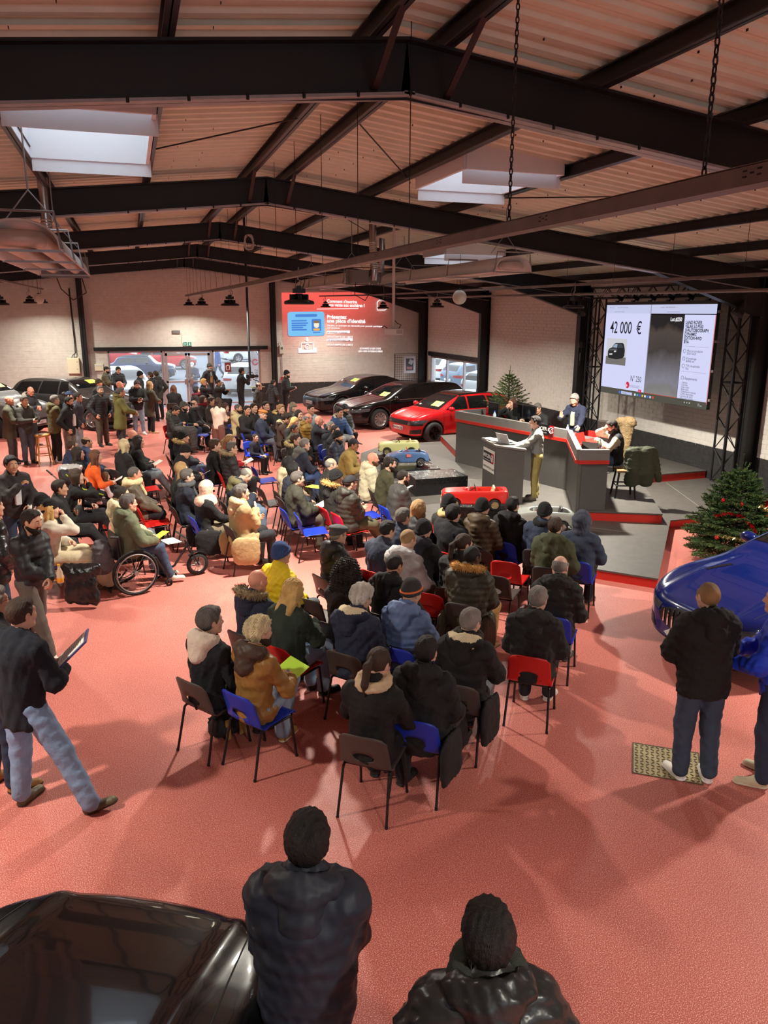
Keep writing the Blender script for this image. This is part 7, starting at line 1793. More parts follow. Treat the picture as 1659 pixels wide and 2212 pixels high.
seated(4.9, 8.23, 44, 'dark', 'dark brown plastic chair under the man in green parka at right', 'brown haired man in green parka with hood down, right of centre', top=('coat', (66, 70, 48), 0.15), hair=('short', 'brown'), hood=((68, 72, 50),), bulk=0.03, arms='lap', legs=((80, 82, 88), 0))
seated(3.07, 11.49, 78, 'red', 'red plastic chair under the man in black cap with arms crossed', 'man in black baseball cap and dark padded jacket with arms crossed', top=('puffer', (50, 46, 40), 0.1), hat=('cap', (34, 34, 38)), hair=('buzz', 'brown'), hood=((48, 44, 38),), arms='cross', legs=((86, 80, 60), 0.0), bulk=0.015, leg='fwd')
seated(2.96, 11.95, 78, 'red', 'red plastic chair under the person with tan fur hood and beanie', 'person in black beanie and jacket with tan fur hood', top=('coat', (44, 42, 38), 0.1), hat=('beanie', (24, 24, 26)), hood=((40, 40, 38), (184, 148, 88)), arms='lap', legs=((32, 32, 36), 0.0))
h_ = seated(2.33, 12.04, 84, 'blue', 'blue plastic chair under the man with glasses in olive black coat', 'grey haired man with glasses in dark olive coat holding papers in his lap', top=('coat', (56, 54, 44), 0.12), hair=('short', 'greydark'), glasses=True, bulk=0.015, arms='paper', legs=((82, 74, 64), 0), shoe=((88, 62, 44), (50, 40, 34)))
hold(h_, 'white', 'grey haired man with glasses in dark olive coat holding papers in his lap')
seated(2.42, 12.8, 82, 'grey', 'brown plastic chair under the dark haired person in navy padded jacket', 'dark haired person in navy padded jacket behind the man with glasses', top=('puffer', (46, 50, 62), 0.05), hair=('bob', 'black'), arms='lap', legs=((32, 32, 36), 0.0))
seated(2.45, 13.33, 82, 'grey', 'brown plastic chair under the black haired person with beige hood', 'black haired person in cream beige jacket with thick collar', top=('coat', (196, 178, 144), 0.1), hair=('thick', 'black'), hood=((198, 182, 150),), arms='lap', legs=((32, 32, 36), 0.0))
seated(3.14, 13.05, 95, 'dark', 'dark brown plastic chair under the balding grey man in black jacket', 'balding grey haired man in black jacket beside the mustard jacket', top=('coat', (46, 44, 42), 0.1), hair=('ring', 'grey'), arms='lap', legs=((32, 32, 36), 0.0), bulk=0.015)
seated(3.05, 15.38, 82, 'grey', 'brown plastic chair under the grey haired man in navy jacket and jeans', 'grey haired man in navy jacket with grey collar and blue jeans', top=('coat', (44, 50, 66), 0.08), hair=('short', 'grey'), hood=((104, 104, 100),), arms='clasp', legs=((70, 96, 140), 0), lean=16)
seated(3.1, 15.95, 120, 'grey', 'brown plastic chair under the boy with cream fur hood', 'brown haired boy in dark jacket with cream fur hood', top=('coat', (52, 50, 46), 0.1), hair=('thick', 'brown'), hood=((54, 52, 48), (206, 188, 136)), arms='lap', legs=((32, 32, 36), 0.0))
seated(3.37, 17.4, 131, 'grey', 'brown plastic chair under the short haired man with dark skin', 'short haired dark skinned man with olive collar at the middle row', top=('coat', (66, 66, 48), 0.1), hair=('buzz', 'black'), skin='c', arms='lap', legs=((32, 32, 36), 0.0))
seated(4.01, 15.34, 120, 'blue', 'blue plastic chair under the man in mustard jacket and black cap', 'man in mustard green jacket and black cap leaning forward', top=('coat', (146, 124, 66), 0.1), hat=('cap', (44, 44, 50)), hair=('buzz', 'dark'), arms='clasp', lean=22, legs=((96, 90, 84), 0.0), shoe=((110, 84, 54), (80, 62, 44)), bulk=0.02, skin='c')
seated(3.97, 13.45, 101, 'dark', 'dark brown plastic chair under the bald bearded man in cream hoodie', 'bald man with brown beard in cream hoodie beside the plinths', top=('hoodie', (212, 200, 168), 0.05), hair=('bald', 'brown'), beard='auburn', hood=((212, 200, 168),), skin='e', arms='lap', legs=((32, 32, 36), 0.0), lean=10, bulk=0.015)
h_ = seated(4.1, 12.9, 95, 'dark', 'dark brown plastic chair under the man in olive sweater', 'dark haired bearded man in plain olive sweater before the black plinth', top=('knit', (70, 66, 46), 0.02), hair=('short', 'dark'), beard='dark', arms='paper', legs=((32, 32, 36), 0.0), lean=12, bulk=0.02)
hold(h_, 'white', 'dark haired bearded man in plain olive sweater before the black plinth')
seated(3.94, 11.72, 81, 'blue', 'blue plastic chair under the man with shaved head in dark grey jacket', 'man with thinning hair and dark beard in charcoal jacket beside the big plinth', top=('leather', (60, 58, 56), 0.08), hair=('buzz', 'dark'), beard='dark', arms='clasp', legs=((96, 90, 84), 0.0), lean=14, bulk=0.02)
seated(4.05, 16.07, 126, 'dark', 'dark brown plastic chair under the bearded man in black beanie', 'bearded man in black beanie and navy padded jacket', top=('puffer', (42, 46, 62), 0.1), hat=('beanie', (22, 22, 24)), beard='black', skin='b', arms='lap', legs=((32, 32, 36), 0.0))
seated(4.3, 17.67, 138, 'blue', 'blue plastic chair under the shaven headed man with glasses in black', 'shaven headed man with glasses in black jacket in the middle row', top=('coat', (36, 38, 46), 0.1), hair=('buzz', 'grey'), glasses=True, hood=((34, 36, 44),), arms='lap', legs=((32, 32, 36), 0.0))
seated(4.23, 17.0, 133, 'blue', 'blue plastic chair under the man with shaved head and dark coat', 'man with shaved head in dark coat in front of the black cap', top=('coat', (40, 40, 46), 0.1), hair=('buzz', 'dark'), arms='lap', legs=((32, 32, 36), 0.0))
seated(4.07, 19.19, 110, 'blue', 'blue plastic chair under the bald man in mustard puffer', 'bald man with glasses in mustard puffer jacket', top=('puffer', (156, 122, 56), 0.1), hair=('ring', 'grey'), glasses=True, skin='e', hood=((150, 118, 54),), arms='cross', legs=((96, 90, 84), 0.0), bulk=0.015)
seated(4.24, 18.73, 105, 'grey', 'brown plastic chair under the bald man with hand at his face', 'bald man in black with a hand at his face', top=('coat', (34, 36, 44), 0.05), hair=('bald', 'dark'), skin='e', arms='chin', legs=((32, 32, 36), 0.0))
seated(5.15, 20.23, 154, 'dark', 'dark brown plastic chair under the young man in blue puffer', 'young dark haired man in blue puffer jacket with cream collar and pale jeans', top=('puffer', (60, 84, 128), 0.05), hair=('short', 'black'), skin='b', hood=((58, 80, 124), None, (216, 206, 176)), arms='knee', legs=((158, 160, 160), 0), lean=10, shoe=((136, 104, 66), (90, 70, 50)))
seated(5.49, 20.84, 157, 'dark', 'dark brown plastic chair under the bearded man in dark grey beanie', 'bearded man in dark grey beanie beside the blue puffer jacket', top=('puffer', (48, 48, 50), 0.05), hat=('beanie', (58, 58, 62)), beard='black', skin='b', arms='clasp', legs=((32, 32, 36), 0.0), lean=8)
seated(4.58, 21.03, 153, 'grey', 'brown plastic chair under the young man in pale blue grey top', 'young dark haired man in pale blue grey top before the black saloon', top=('knit', (150, 164, 176), 0.02), hair=('short', 'black'), skin='b', arms='lap', legs=((32, 32, 36), 0.0))
seated(4.01, 19.95, 146, 'grey', 'brown plastic chair under the woman with dark hair near the saloon', 'dark haired woman with pale jacket behind the blond woman', top=('coat', (170, 176, 160), 0.1), hair=('long', 'dark'), arms='lap', legs=((32, 32, 36), 0.0))
seated(3.6, 18.69, 139, 'grey', 'brown plastic chair under the blond woman with loose hair', 'woman with loose blond hair and black coat in the back rows', top=('coat', (44, 42, 42), 0.1), hair=('long', 'blond'), arms='lap', legs=((32, 32, 36), 0.0), head=(0, -20))
seated(3.52, 19.48, 110, 'grey', 'brown plastic chair under the curly boy in brown coat', 'curly dark haired young man in brown coat with cream collar reading', top=('coat', (68, 52, 46), 0.15), hair=('curly', 'dark'), hood=((70, 54, 46), None, (210, 190, 140)), glasses=True, arms='phone', legs=((96, 90, 84), 0.0), head=(0, -24))
seated(4.19, 21.58, 152, 'grey', 'brown plastic chair under the woman in beige beanie', 'woman in beige grey beanie and grey jacket', top=('coat', (92, 92, 88), 0.1), hat=('beanie', (150, 140, 118)), hair=('bob', 'grey'), arms='chin', legs=((32, 32, 36), 0.0))
seated(3.78, 21.25, 149, 'grey', 'brown plastic chair under the person with blond fur hood', 'person in dark coat with blond fur hood seen from behind', top=('coat', (40, 40, 42), 0.1), hair=('thick', 'light'), hood=((44, 42, 40), (206, 176, 110)), arms='lap', legs=((32, 32, 36), 0.0))
seated(3.51, 22.17, 150, 'grey', 'brown plastic chair under the man in black jacket with white stripe', 'dark haired man in black jacket with white edging in the back row', top=('coat', (32, 32, 36), 0.05), hair=('short', 'dark'), arms='lap', legs=((32, 32, 36), 0.0))
seated(3.08, 20.22, 112, 'blue', 'blue plastic chair under the old man in tan flat cap', 'old man in tan flat cap with glasses and navy coat', top=('coat', (44, 50, 68), 0.1), hat=('flatcap', (172, 112, 62)), hair=('buzz', 'white'), glasses=True, arms='lap', legs=((86, 90, 100), 0), bulk=0.02)
seated(3.11, 21.77, 148, 'grey', 'brown plastic chair under the young man in black jacket', 'young dark haired man in black jacket in the back row', top=('coat', (34, 33, 36), 0.05), hair=('thick', 'dark'), arms='lap', legs=((32, 32, 36), 0.0))
seated(2.84, 21.3, 145, 'grey', 'brown plastic chair under the dark haired man looking left', 'black haired man in dark coat behind the cream hoodie', top=('coat', (40, 38, 40), 0.05), hair=('short', 'black'), skin='b', arms='lap', legs=((32, 32, 36), 0.0))
seated(2.64, 21.72, 118, 'blue', 'blue plastic chair under the bearded man in cream hoodie', 'man with short greying hair in cream hoodie and jeans in the back rows', top=('hoodie', (206, 192, 148), 0.05), hair=('buzz', 'greydark'), beard='dark', skin='b', hood=((206, 192, 148),), arms='clasp', legs=((100, 112, 126), 0), bulk=0.015)
seated(2.35, 22.08, 145, 'grey', 'brown plastic chair under the woman in brown headscarf', 'woman in brown headscarf and brown coat', top=('coat', (70, 50, 48), 0.2), hair=('bald', 'dark'), hat=('hijab', (74, 50, 50)), arms='lap', legs=((32, 32, 36), 0.0))
seated(2.66, 18.63, 134, 'blue', 'blue plastic chair under the small boy in dark shirt', 'small fair haired boy in dark shirt between the rows', top=('knit', (40, 42, 52), 0.0), hair=('buzz', 'brown'), arms='lap', legs=((32, 32, 36), 0.0), cat='boy', s=0.72)
h_ = seated(1.72, 16.28, 95, 'red', 'red plastic chair under the woman in red sweater', 'woman in bright red sweater with brown hair tied back', top=('knit', (176, 36, 44), 0.02), hair=('pony', 'light'), arms='paper', legs=((32, 32, 36), 0.0), lean=8)
hold(h_, 'white', 'woman in bright red sweater with brown hair tied back')
seated(1.67, 15.26, 88, 'red', 'red plastic chair under the grey haired man with fur hood', 'grey haired man with glasses in black puffer with grey fur hood', top=('puffer', (44, 44, 46), 0.1), hair=('short', 'greydark'), glasses=True, hood=((42, 42, 44), (156, 138, 104)), arms='lap', legs=((32, 32, 36), 0.0))
seated(1.39, 15.69, 90, 'blue', 'blue plastic chair under the brown haired boy in black', 'brown haired boy in plain black jacket beside the grey fur hood', top=('knit', (36, 36, 36), 0.05), hair=('thick', 'brown'), arms='lap', legs=((32, 32, 36), 0.0))
seated(1.46, 12.79, 82, 'grey', 'brown plastic chair under the bald man in navy coat with green hood', 'balding man looking down in navy coat with olive hood and jeans', top=('coat', (46, 52, 66), 0.08), hair=('ring', 'grey'), hood=((104, 98, 66),), arms='phone', legs=((100, 118, 142), 0), head=(0, -38), lean=10, bulk=0.015)
seated(1.35, 11.31, 75, 'dark', 'dark brown plastic chair under the man in long beige parka', 'grey haired man with glasses in long beige parka with arms crossed', top=('coat', (160, 138, 98), 0.2), hair=('messy', 'greydark'), glasses=True, hood=((184, 164, 128),), long=True, arms='cross', legs=((32, 32, 36), 0.0), bulk=0.02, head=(-6, 4))
seated(0.88, 11.95, 78, 'blue', 'blue plastic chair under the woman in pink headscarf', 'woman in pale pink headscarf, long black coat and wide olive trousers', top=('coat', (30, 28, 30), 0.25), hair=('bald', 'dark'), hat=('hijab', (214, 178, 158)), long=True, arms='clasp', legs=((116, 102, 82), 0.05), shoe=((196, 184, 160), (206, 198, 180)), leg='fwd', s=0.97)
seated(0.64, 12.75, 82, 'dark', 'dark brown plastic chair under the man in navy coat and grey scarf', 'dark haired man with glasses in navy coat and grey scarf with hands clasped', top=('coat', (34, 38, 50), 0.15), hair=('short', 'greydark'), glasses=True, scarf=(80, 82, 84), arms='clasp', legs=((52, 62, 80), 0), leg='fwd')
seated(0.59, 13.36, 82, 'dark', 'dark brown plastic chair under the woman with wavy brown hair', 'woman with wavy light brown hair beside the grey scarf', top=('coat', (40, 38, 38), 0.15), hair=('long', 'light'), arms='lap', legs=((32, 32, 36), 0.0))
h_ = seated(0.71, 15.21, 82, 'dark', 'dark brown plastic chair under the person in black beanie with headband', 'person in black beanie and black coat looking down at papers', top=('coat', (34, 33, 34), 0.15), hat=('beanie', (26, 26, 27)), arms='paper', legs=((32, 32, 36), 0.0), head=(0, -24))
hold(h_, 'white', 'person in black beanie and black coat looking down at papers')
seated(0.85, 16.95, 84, 'dark', 'dark brown plastic chair under the person in black beanie and fur hood', 'person in black beanie with beige fur hood behind the headband', top=('coat', (36, 40, 50), 0.1), hat=('beanie', (22, 22, 23)), hood=((36, 36, 38), (184, 158, 106)), arms='lap', legs=((84, 96, 116), 0))
seated(0.77, 17.45, 86, 'dark', 'dark brown plastic chair under the woman with black hood beside the blue chair', 'dark haired woman in black hooded jacket beside the empty blue chair', top=('coat', (30, 30, 32), 0.1), hair=('bob', 'dark'), hood=((30, 30, 32),), arms='lap', legs=((32, 32, 36), 0.0))
seated(-0.18, 13.19, 84, 'red', 'red plastic chair under the man in shearling coat', 'short haired man in brown coat with cream shearling collar', top=('leather', (98, 86, 72), 0.2), hair=('buzz', 'greydark'), scarf=(222, 204, 158), hood=((220, 200, 154),), arms='knee', legs=((32, 32, 36), 0.0), skin='e', bulk=0.02, shoe=((220, 216, 208), (220, 216, 208)))
seated(-0.37, 11.71, 84, 'red', 'red plastic chair under the woman with cream fleece collar', 'dark haired woman in cream fleece jacket behind the wheelchair user', top=('hoodie', (214, 200, 164), 0.05), hair=('bun', 'dark'), hood=((218, 204, 168),), arms='lap', legs=((96, 104, 116), 0))
seated(-1.28, 12.43, 84, 'dark', 'dark brown plastic chair under the short haired man in black shirt', 'short dark haired man in black shirt with arms crossed at left', top=('coat', (34, 34, 34), 0.02), hair=('short', 'dark'), skin='b', arms='cross', legs=((32, 32, 36), 0.0), leg='fwd')
seated(-1.08, 13.23, 84, 'dark', 'dark brown plastic chair under the woman with hand on her chin', 'brown haired woman in black with a hand on her chin at left', top=('knit', (28, 28, 29), 0.05), hair=('bob', 'brown'), arms='chin', legs=((32, 32, 36), 0.0))
seated(-1.29, 11.06, 80, 'blue', 'blue plastic chair under the woman in studded black beanie', 'woman in studded black beanie, cream patterned sweater and wide cream trousers', top=('knit', (206, 196, 178), 0.05), hat=('beanie', (24, 23, 24)), hair=('long', 'blond'), arms='chin', legs=((206, 190, 158), 0.05), leg='fwd', bulk=0.02, shoe=((30, 28, 28), (30, 28, 28)))
seated(-1.44, 11.5, 80, 'dark', 'dark brown plastic chair under the person in lettered black beanie', 'person in black beanie and black and white jacket behind the studded beanie', top=('coat', (214, 206, 190), 0.08), hat=('beanie', (28, 28, 30)), arms='lap', legs=((32, 32, 36), 0.0), vest=(220, 214, 200))
h_ = seated(-0.92, 15.04, 80, 'dark', 'dark brown plastic chair under the woman in orange sweater', 'long haired woman in orange sweater holding a white sheet', top=('knit', (226, 96, 40), 0.02), hair=('long', 'auburn'), arms='paper', legs=((32, 32, 36), 0.0), lean=10)
hold(h_, 'white', 'long haired woman in orange sweater holding a white sheet')
seated(-1.35, 16.36, 70, 'dark', 'dark brown plastic chair under the boy in navy jacket by the standing men', 'short haired boy in navy jacket sitting below the standing men', top=('coat', (44, 54, 80), 0.08), hair=('buzz', 'brown'), skin='b', arms='lap', legs=((32, 32, 36), 0.0))
seated(-1.09, 16.81, 70, 'dark', 'dark brown plastic chair under the balding man in blue jacket', 'balding man in blue jacket sitting below the standing men', top=('coat', (66, 80, 108), 0.08), hair=('ring', 'dark'), skin='b', arms='lap', legs=((32, 32, 36), 0.0))
seated(-1.19, 15.44, 76, 'dark', 'dark brown plastic chair under the dark haired woman beside the orange sweater', 'dark haired woman in black beside the orange sweater', top=('coat', (34, 34, 36), 0.08), hair=('long', 'dark'), arms='lap', legs=((32, 32, 36), 0.0))
seated(-0.2, 17.52, 84, 'dark', 'dark brown plastic chair under the bald bearded man at the left rows', 'bald man with grey beard in black at the back of the left rows', top=('coat', (40, 40, 42), 0.05), hair=('bald', 'grey'), beard='grey', arms='lap', legs=((32, 32, 36), 0.0), skin='e')
seated(-0.35, 16.17, 60, 'dark', 'dark brown plastic chair under the woman with long pale blond hair', 'woman with long pale blond hair seen from behind in the left rows', top=('coat', (44, 44, 46), 0.08), hair=('long', 'bleach'), arms='lap', legs=((32, 32, 36), 0.0))
h_ = seated(-0.12, 16.59, 82, 'red', 'red plastic chair under the dark haired woman in black with pale jeans', 'dark haired woman in black coat and pale jeans reading at left', top=('coat', (28, 28, 29), 0.08), hair=('long', 'dark'), arms='paper', legs=((128, 140, 148), 0.02), leg='fwd', lean=8)
hold(h_, 'white', 'dark haired woman in black coat and pale jeans reading at left')
h_ = seated(0.91, 22.03, 120, 'red', 'red plastic chair under the man looking at his phone in black puffer', 'dark haired man in black puffer with green hood looking at his phone', top=('puffer', (48, 50, 50), 0.05), hair=('short', 'dark'), hood=((84, 96, 78),), skin='b', arms='phone', legs=((130, 122, 112), 0), head=(0, -30))
hold(h_, 'phone', 'dark haired man in black puffer with green hood looking at his phone')
seated(1.22, 22.6, 115, 'dark', 'dark brown plastic chair under the man in grey beanie with striped sleeves', 'man in grey beanie and black jacket with white striped sleeves', top=('coat', (34, 34, 34), 0.05), hat=('beanie', (88, 88, 82)), beard='dark', arms='paper', legs=((48, 58, 78), 0.0))
seated(1.53, 22.97, 112, 'dark', 'dark brown plastic chair under the balding man with glasses and scarf', 'balding dark haired man with glasses and dark scarf in the back rows', top=('coat', (42, 42, 44), 0.15), hair=('ring', 'dark'), glasses=True, scarf=(60, 60, 62), arms='lap', legs=((32, 32, 36), 0.0))
seated(1.89, 24.12, 112, 'dark', 'dark brown plastic chair under the woman with dark red scarf', 'woman with short brown hair, glasses and dark red scarf', top=('coat', (52, 50, 52), 0.1), hair=('bob', 'brown'), glasses=True, scarf=(120, 28, 44), arms='lap', legs=((32, 32, 36), 0.0))
seated(2.1, 23.68, 112, 'dark', 'dark brown plastic chair under the person with brown hair behind the white sweater', 'brown haired person partly hidden behind the white sweater', top=('coat', (60, 56, 52), 0.1), hair=('thick', 'brown'), arms='lap', legs=((32, 32, 36), 0.0))
seated(1.93, 27.18, 90, 'dark', 'dark brown plastic chair under the woman in profile with wine red scarf', 'black haired woman in profile with wine red scarf before the entrance', top=('coat', (40, 36, 38), 0.1), hair=('bob', 'black'), scarf=(104, 30, 46), arms='lap', legs=((32, 32, 36), 0.0))
seated(2.44, 30.18, 100, 'dark', 'dark brown plastic chair under the curly blond boy before the door', 'curly blond boy in dark jacket before the glass door', top=('coat', (40, 40, 46), 0.05), hair=('curly', 'blond'), arms='chin', legs=((32, 32, 36), 0.0))
seated(2.97, 29.85, 110, 'dark', 'dark brown plastic chair under the bald man with hand at his mouth', 'bald man in black with a hand at his mouth before the entrance', top=('coat', (34, 34, 36), 0.05), hair=('buzz', 'dark'), skin='c', arms='mouth', legs=((32, 32, 36), 0.0))
seated(1.26, 27.82, 20, 'dark', 'dark brown plastic chair under the woman with long auburn ponytail', 'woman with long auburn ponytail in black before the glass door', top=('coat', (26, 25, 25), 0.1), hair=('long', 'auburn'), arms='lap', legs=((32, 32, 36), 0.0))
h_ = P(-0.27, 10.98, 72, 'sit', 'grey haired man with glasses in olive jacket sitting in the wheelchair', top=('coat', (94, 98, 76), 0.08), hair=('thick', 'greydark'), glasses=True, legs=((62, 76, 100), 0.005), arms='wheel', leg='chair', hood=((96, 100, 78),), shoe=((206, 200, 190), (214, 208, 200)), bulk=0.02, seat=0.47)
WHEEL = h_[0]
hold(h_, 'green', 'grey haired man with glasses in olive jacket sitting in the wheelchair')
P(-3.13, 21.57, 95, 'stand', 'bald man in long dark olive coat at the far left with hands clasped', top=('coat', (84, 84, 70), 0.2), hair=('bald', 'grey'), skin='e', arms='hold', legs=((84, 84, 86), 0))
h_ = P(-2.73, 21.43, 140, 'stand', 'man in grey jacket with cream fleece hood looking up from his phone', top=('coat', (66, 66, 62), 0.08), hair=('short', 'greydark'), hood=((70, 70, 66), None, (206, 192, 160)), arms='phone', legs=((86, 96, 112), 0))
hold(h_, 'phone', 'man in grey jacket with cream fleece hood looking up from his phone')
P(-2.95, 24.29, 130, 'stand', 'bald man with glasses and pale hood behind the grey jacket', top=('coat', (50, 52, 56), 0.08), hair=('bald', 'dark'), skin='e', glasses=True, hood=((190, 180, 166),), arms='phone', legs=((32, 32, 36), 0.0), head=(0, -24))
P(-2.04, 21.37, 70, 'stand', 'grey haired man in olive jacket seen from behind beside the wooden stool', top=('coat', (96, 92, 62), 0.08), hair=('short', 'grey'), hood=((98, 94, 64),), arms='hold', legs=((34, 34, 34), 0), shoe=((190, 190, 190), (210, 210, 206)), bulk=0.02)
P(-1.66, 20.9, 120, 'stand', 'bearded man in black jacket open over a white sweater with red block', top=('coat', (30, 30, 32), 0.08), hair=('short', 'black'), beard='black', inner=(206, 196, 190), arms='pocket', legs=((106, 96, 86), 0), skin='b')
P(-1.75, 22.38, 110, 'stand', 'man in navy cap almost hidden behind the bearded man', top=('coat', (44, 50, 66), 0.08), hat=('cap', (42, 54, 84)), hair=('buzz', 'dark'), arms='pocket', legs=((32, 32, 36), 0.0))
P(-1.52, 21.95, 100, 'stand', 'dark haired man in navy puffer jacket with hands in pockets', top=('puffer', (50, 52, 66), 0.08), hair=('short', 'dark'), skin='b', arms='pocket', legs=((140, 146, 154), 0))
P(-0.99, 23.78, 150, 'stand', 'grey bearded man in black padded jacket with a black bag on his chest', top=('puffer', (40, 42, 46), 0.05), hair=('short', 'grey'), beard='greydark', arms='pocket', legs=((84, 76, 68), 0.01), bulk=0.01, shoe=((26, 26, 26), (30, 30, 30)))
P(-1.13, 26.07, 120, 'stand', 'man in brown beanie behind the grey bearded man', top=('coat', (44, 46, 46), 0.08), hat=('beanie', (76, 66, 46)), skin='e', arms='pocket', legs=((32, 32, 36), 0.0))
P(-0.45, 23.02, 88, 'stand', 'grey haired man in olive green parka with fur hood and big pockets', top=('coat', (108, 106, 58), 0.28), hair=('short', 'greydark'), skin='b', hood=((110, 108, 60), (120, 112, 66)), arms='hold', legs=((56, 56, 58), 0), bulk=0.015)
P(-0.51, 25.23, 100, 'stand', 'bald man hidden behind the green parka', top=('coat', (44, 44, 44), 0.08), hair=('bald', 'grey'), skin='e', arms='pocket', legs=((32, 32, 36), 0.0))
h_ = P(0.05, 25.63, 170, 'stand', 'young man in black zipped jacket and pale jeans looking at his phone', top=('coat', (30, 30, 32), 0.06), hair=('thick', 'brown'), beard='brown', inner=(34, 34, 36), hood=((30, 30, 32), None, (150, 140, 130)), arms='phone', legs=((128, 142, 160), 0), head=(0, -26), shoe=((206, 204, 200), (214, 212, 208)))
hold(h_, 'phone', 'young man in black zipped jacket and pale jeans looking at his phone')
P(0.41, 25.89, 60, 'stand', 'woman with long fair hair in dark olive coat', top=('coat', (72, 66, 54), 0.3), hair=('long', 'light'), arms='hold', legs=((32, 32, 36), 0.0), shoe=((176, 150, 110), (190, 170, 140)), s=0.95)
P(0.8, 29.17, -30, 'stand', 'man in black hooded jacket with his back turned near the entrance', top=('coat', (56, 58, 56), 0.12), hair=('short', 'brown'), hood=((56, 58, 56),), arms='pocket', legs=((28, 28, 30), 0))
P(0.62, 28.75, -50, 'stand', 'man partly hidden beside the black hooded jacket', top=('coat', (40, 42, 46), 0.12), hair=('short', 'brown'), arms='pocket', legs=((32, 32, 36), 0.0))
P(0.15, 29.07, 70, 'stand', 'man in black beanie before the left window', top=('coat', (38, 38, 42), 0.1), hat=('beanie', (22, 22, 24)), arms='pocket', legs=((32, 32, 36), 0.0))
P(-1.06, 32.0, 100, 'stand', 'man in olive puffer and black cap by the left window', top=('puffer', (88, 84, 64), 0.06), hat=('cap', (34, 34, 36)), hair=('buzz', 'dark'), arms='phone', legs=((32, 32, 36), 0.0), beard='dark')
h_ = P(-0.6, 32.0, 160, 'stand', 'man in black puffer holding a white sheet by the left window', top=('puffer', (44, 46, 52), 0.06), hair=('thick', 'dark'), arms='hold', legs=((48, 58, 78), 0.0), head=(0, -20))
hold(h_, 'white', 'man in black puffer holding a white sheet by the left window')
P(2.88, 32.0, 150, 'stand', 'tall man in grey beanie and black coat with tan zip at the door', top=('coat', (46, 46, 48), 0.25), hat=('beanie', (70, 72, 68)), glasses=True, beard='brown', scarf=(120, 120, 116), inner=(176, 140, 92), arms='pocket', legs=((32, 32, 36), 0.0), s=1.03)
P(2.04, 20.72, 40, 'stand', 'woman standing in a white sweater and brown trousers among the rows', top=('knit', (222, 202, 186), 0.0), hair=('long', 'brown'), arms='cross', legs=((106, 70, 60), 0.035), s=0.93)
P(3.86, 29.94, 80, 'stand', 'cameraman in black holding a film camera by the flag', top=('coat', (30, 30, 32), 0.06), hair=('thick', 'black'), skin='c', arms='camera', legs=((32, 32, 36), 0.0))
P(3.75, 25.05, 110, 'stand', 'smiling man with glasses in dark coat behind the camera tripod', top=('coat', (52, 48, 46), 0.1), hair=('ring', 'dark'), glasses=True, arms='pocket', legs=((32, 32, 36), 0.0), s=0.93)
P(4.68, 27.65, 60, 'stand', 'boy in black puffer jacket beside the man in green shirt', top=('puffer', (40, 42, 46), 0.12), hair=('short', 'dark'), hood=((40, 42, 46),), arms='pocket', legs=((32, 32, 36), 0.0), cat='boy', s=0.84)
h_ = P(5.26, 28.22, 100, 'stand', 'man in black padded vest over a green shirt with beanie holding papers', top=('puffer', (34, 34, 36), 0.04), hat=('beanie', (30, 30, 34)), beard='dark', inner=(98, 166, 124), arms='onehold', legs=((32, 32, 36), 0.0))
hold(h_, 'white', 'man in black padded vest over a green shirt with beanie holding papers')
P(-1.87, 12.48, 150, 'stand', 'man in dark jacket holding a pen and paper cup at the left edge', top=('coat', (48, 42, 42), 0.05), hair=('thick', 'black'), skin='b', inner=(206, 206, 210), arms='pencup', legs=((48, 58, 78), 0.0), bulk=0.01)
P(-1.26, 8.94, 128, 'stand', 'bearded man in black quilted jacket walking with a bottle of orange juice', top=('puffer', (34, 34, 38), 0.02), hair=('short', 'dark'), beard='black', skin='b', arms='bottle', legs=((90, 82, 76), 0.005), leg='walk', shoe=((206, 198, 186), (214, 208, 198)), bulk=-0.005, head=(10, -8))
P(-1.74, 9.65, 60, 'stand', 'person in black coat with blond fur hood cut by the left picture edge', top=('shiny', (34, 33, 34), 0.15), hair=('thick', 'dark'), hood=((34, 33, 34), (206, 176, 110)), arms='pocket', legs=((48, 58, 78), 0.0))
h_ = P(-1.0, 5.97, 48, 'stand', 'man in black wool coat and jeans reading a clipboard at left', top=('wool', (30, 32, 40), 0.12), hair=('short', 'brown'), arms='behind', legs=((128, 150, 182), 0.01), leg='step', shoe=((90, 78, 54), (56, 46, 36)), bulk=0.015)
hold(h_, 'clip', 'man in black wool coat and jeans reading a clipboard at left')
P(-1.25, 6.33, 60, 'stand', 'man with glasses in black jacket cut by the left picture edge', top=('coat', (34, 34, 36), 0.08), hair=('short', 'grey'), glasses=True, arms='pocket', legs=((44, 54, 74), 0), shoe=((168, 122, 66), (70, 54, 40)))
h_ = P(4.29, 4.7, 14, 'stand', 'man in black jacket and jeans standing at right in white trainers', top=('coat', (26, 25, 26), 0.06), hair=('buzz', 'light'), hood=((26, 25, 26),), arms='hold', legs=((58, 68, 86), 0.005), shoe=((226, 222, 214), (226, 222, 216)), bulk=0.035)
hold(h_, 'white', 'man in black jacket and jeans standing at right in white trainers')
P(4.87, 4.5, -40, 'stand', 'man in bright blue puffer jacket cut by the right picture edge', top=('puffer', (30, 62, 196), 0.06), hair=('short', 'dark'), arms='hold', legs=((46, 54, 72), 0.005), shoe=((190, 174, 144), (206, 196, 172)))
P(0.54, 2.76, 24, 'stand', 'man in navy puffer jacket with folded arms at the bottom edge', top=('puffer', (36, 40, 52), 0.1), hair=('thick', 'black'), hood=((40, 44, 54),), arms='cross', legs=((150, 128, 100), 0.005), bulk=0.03)
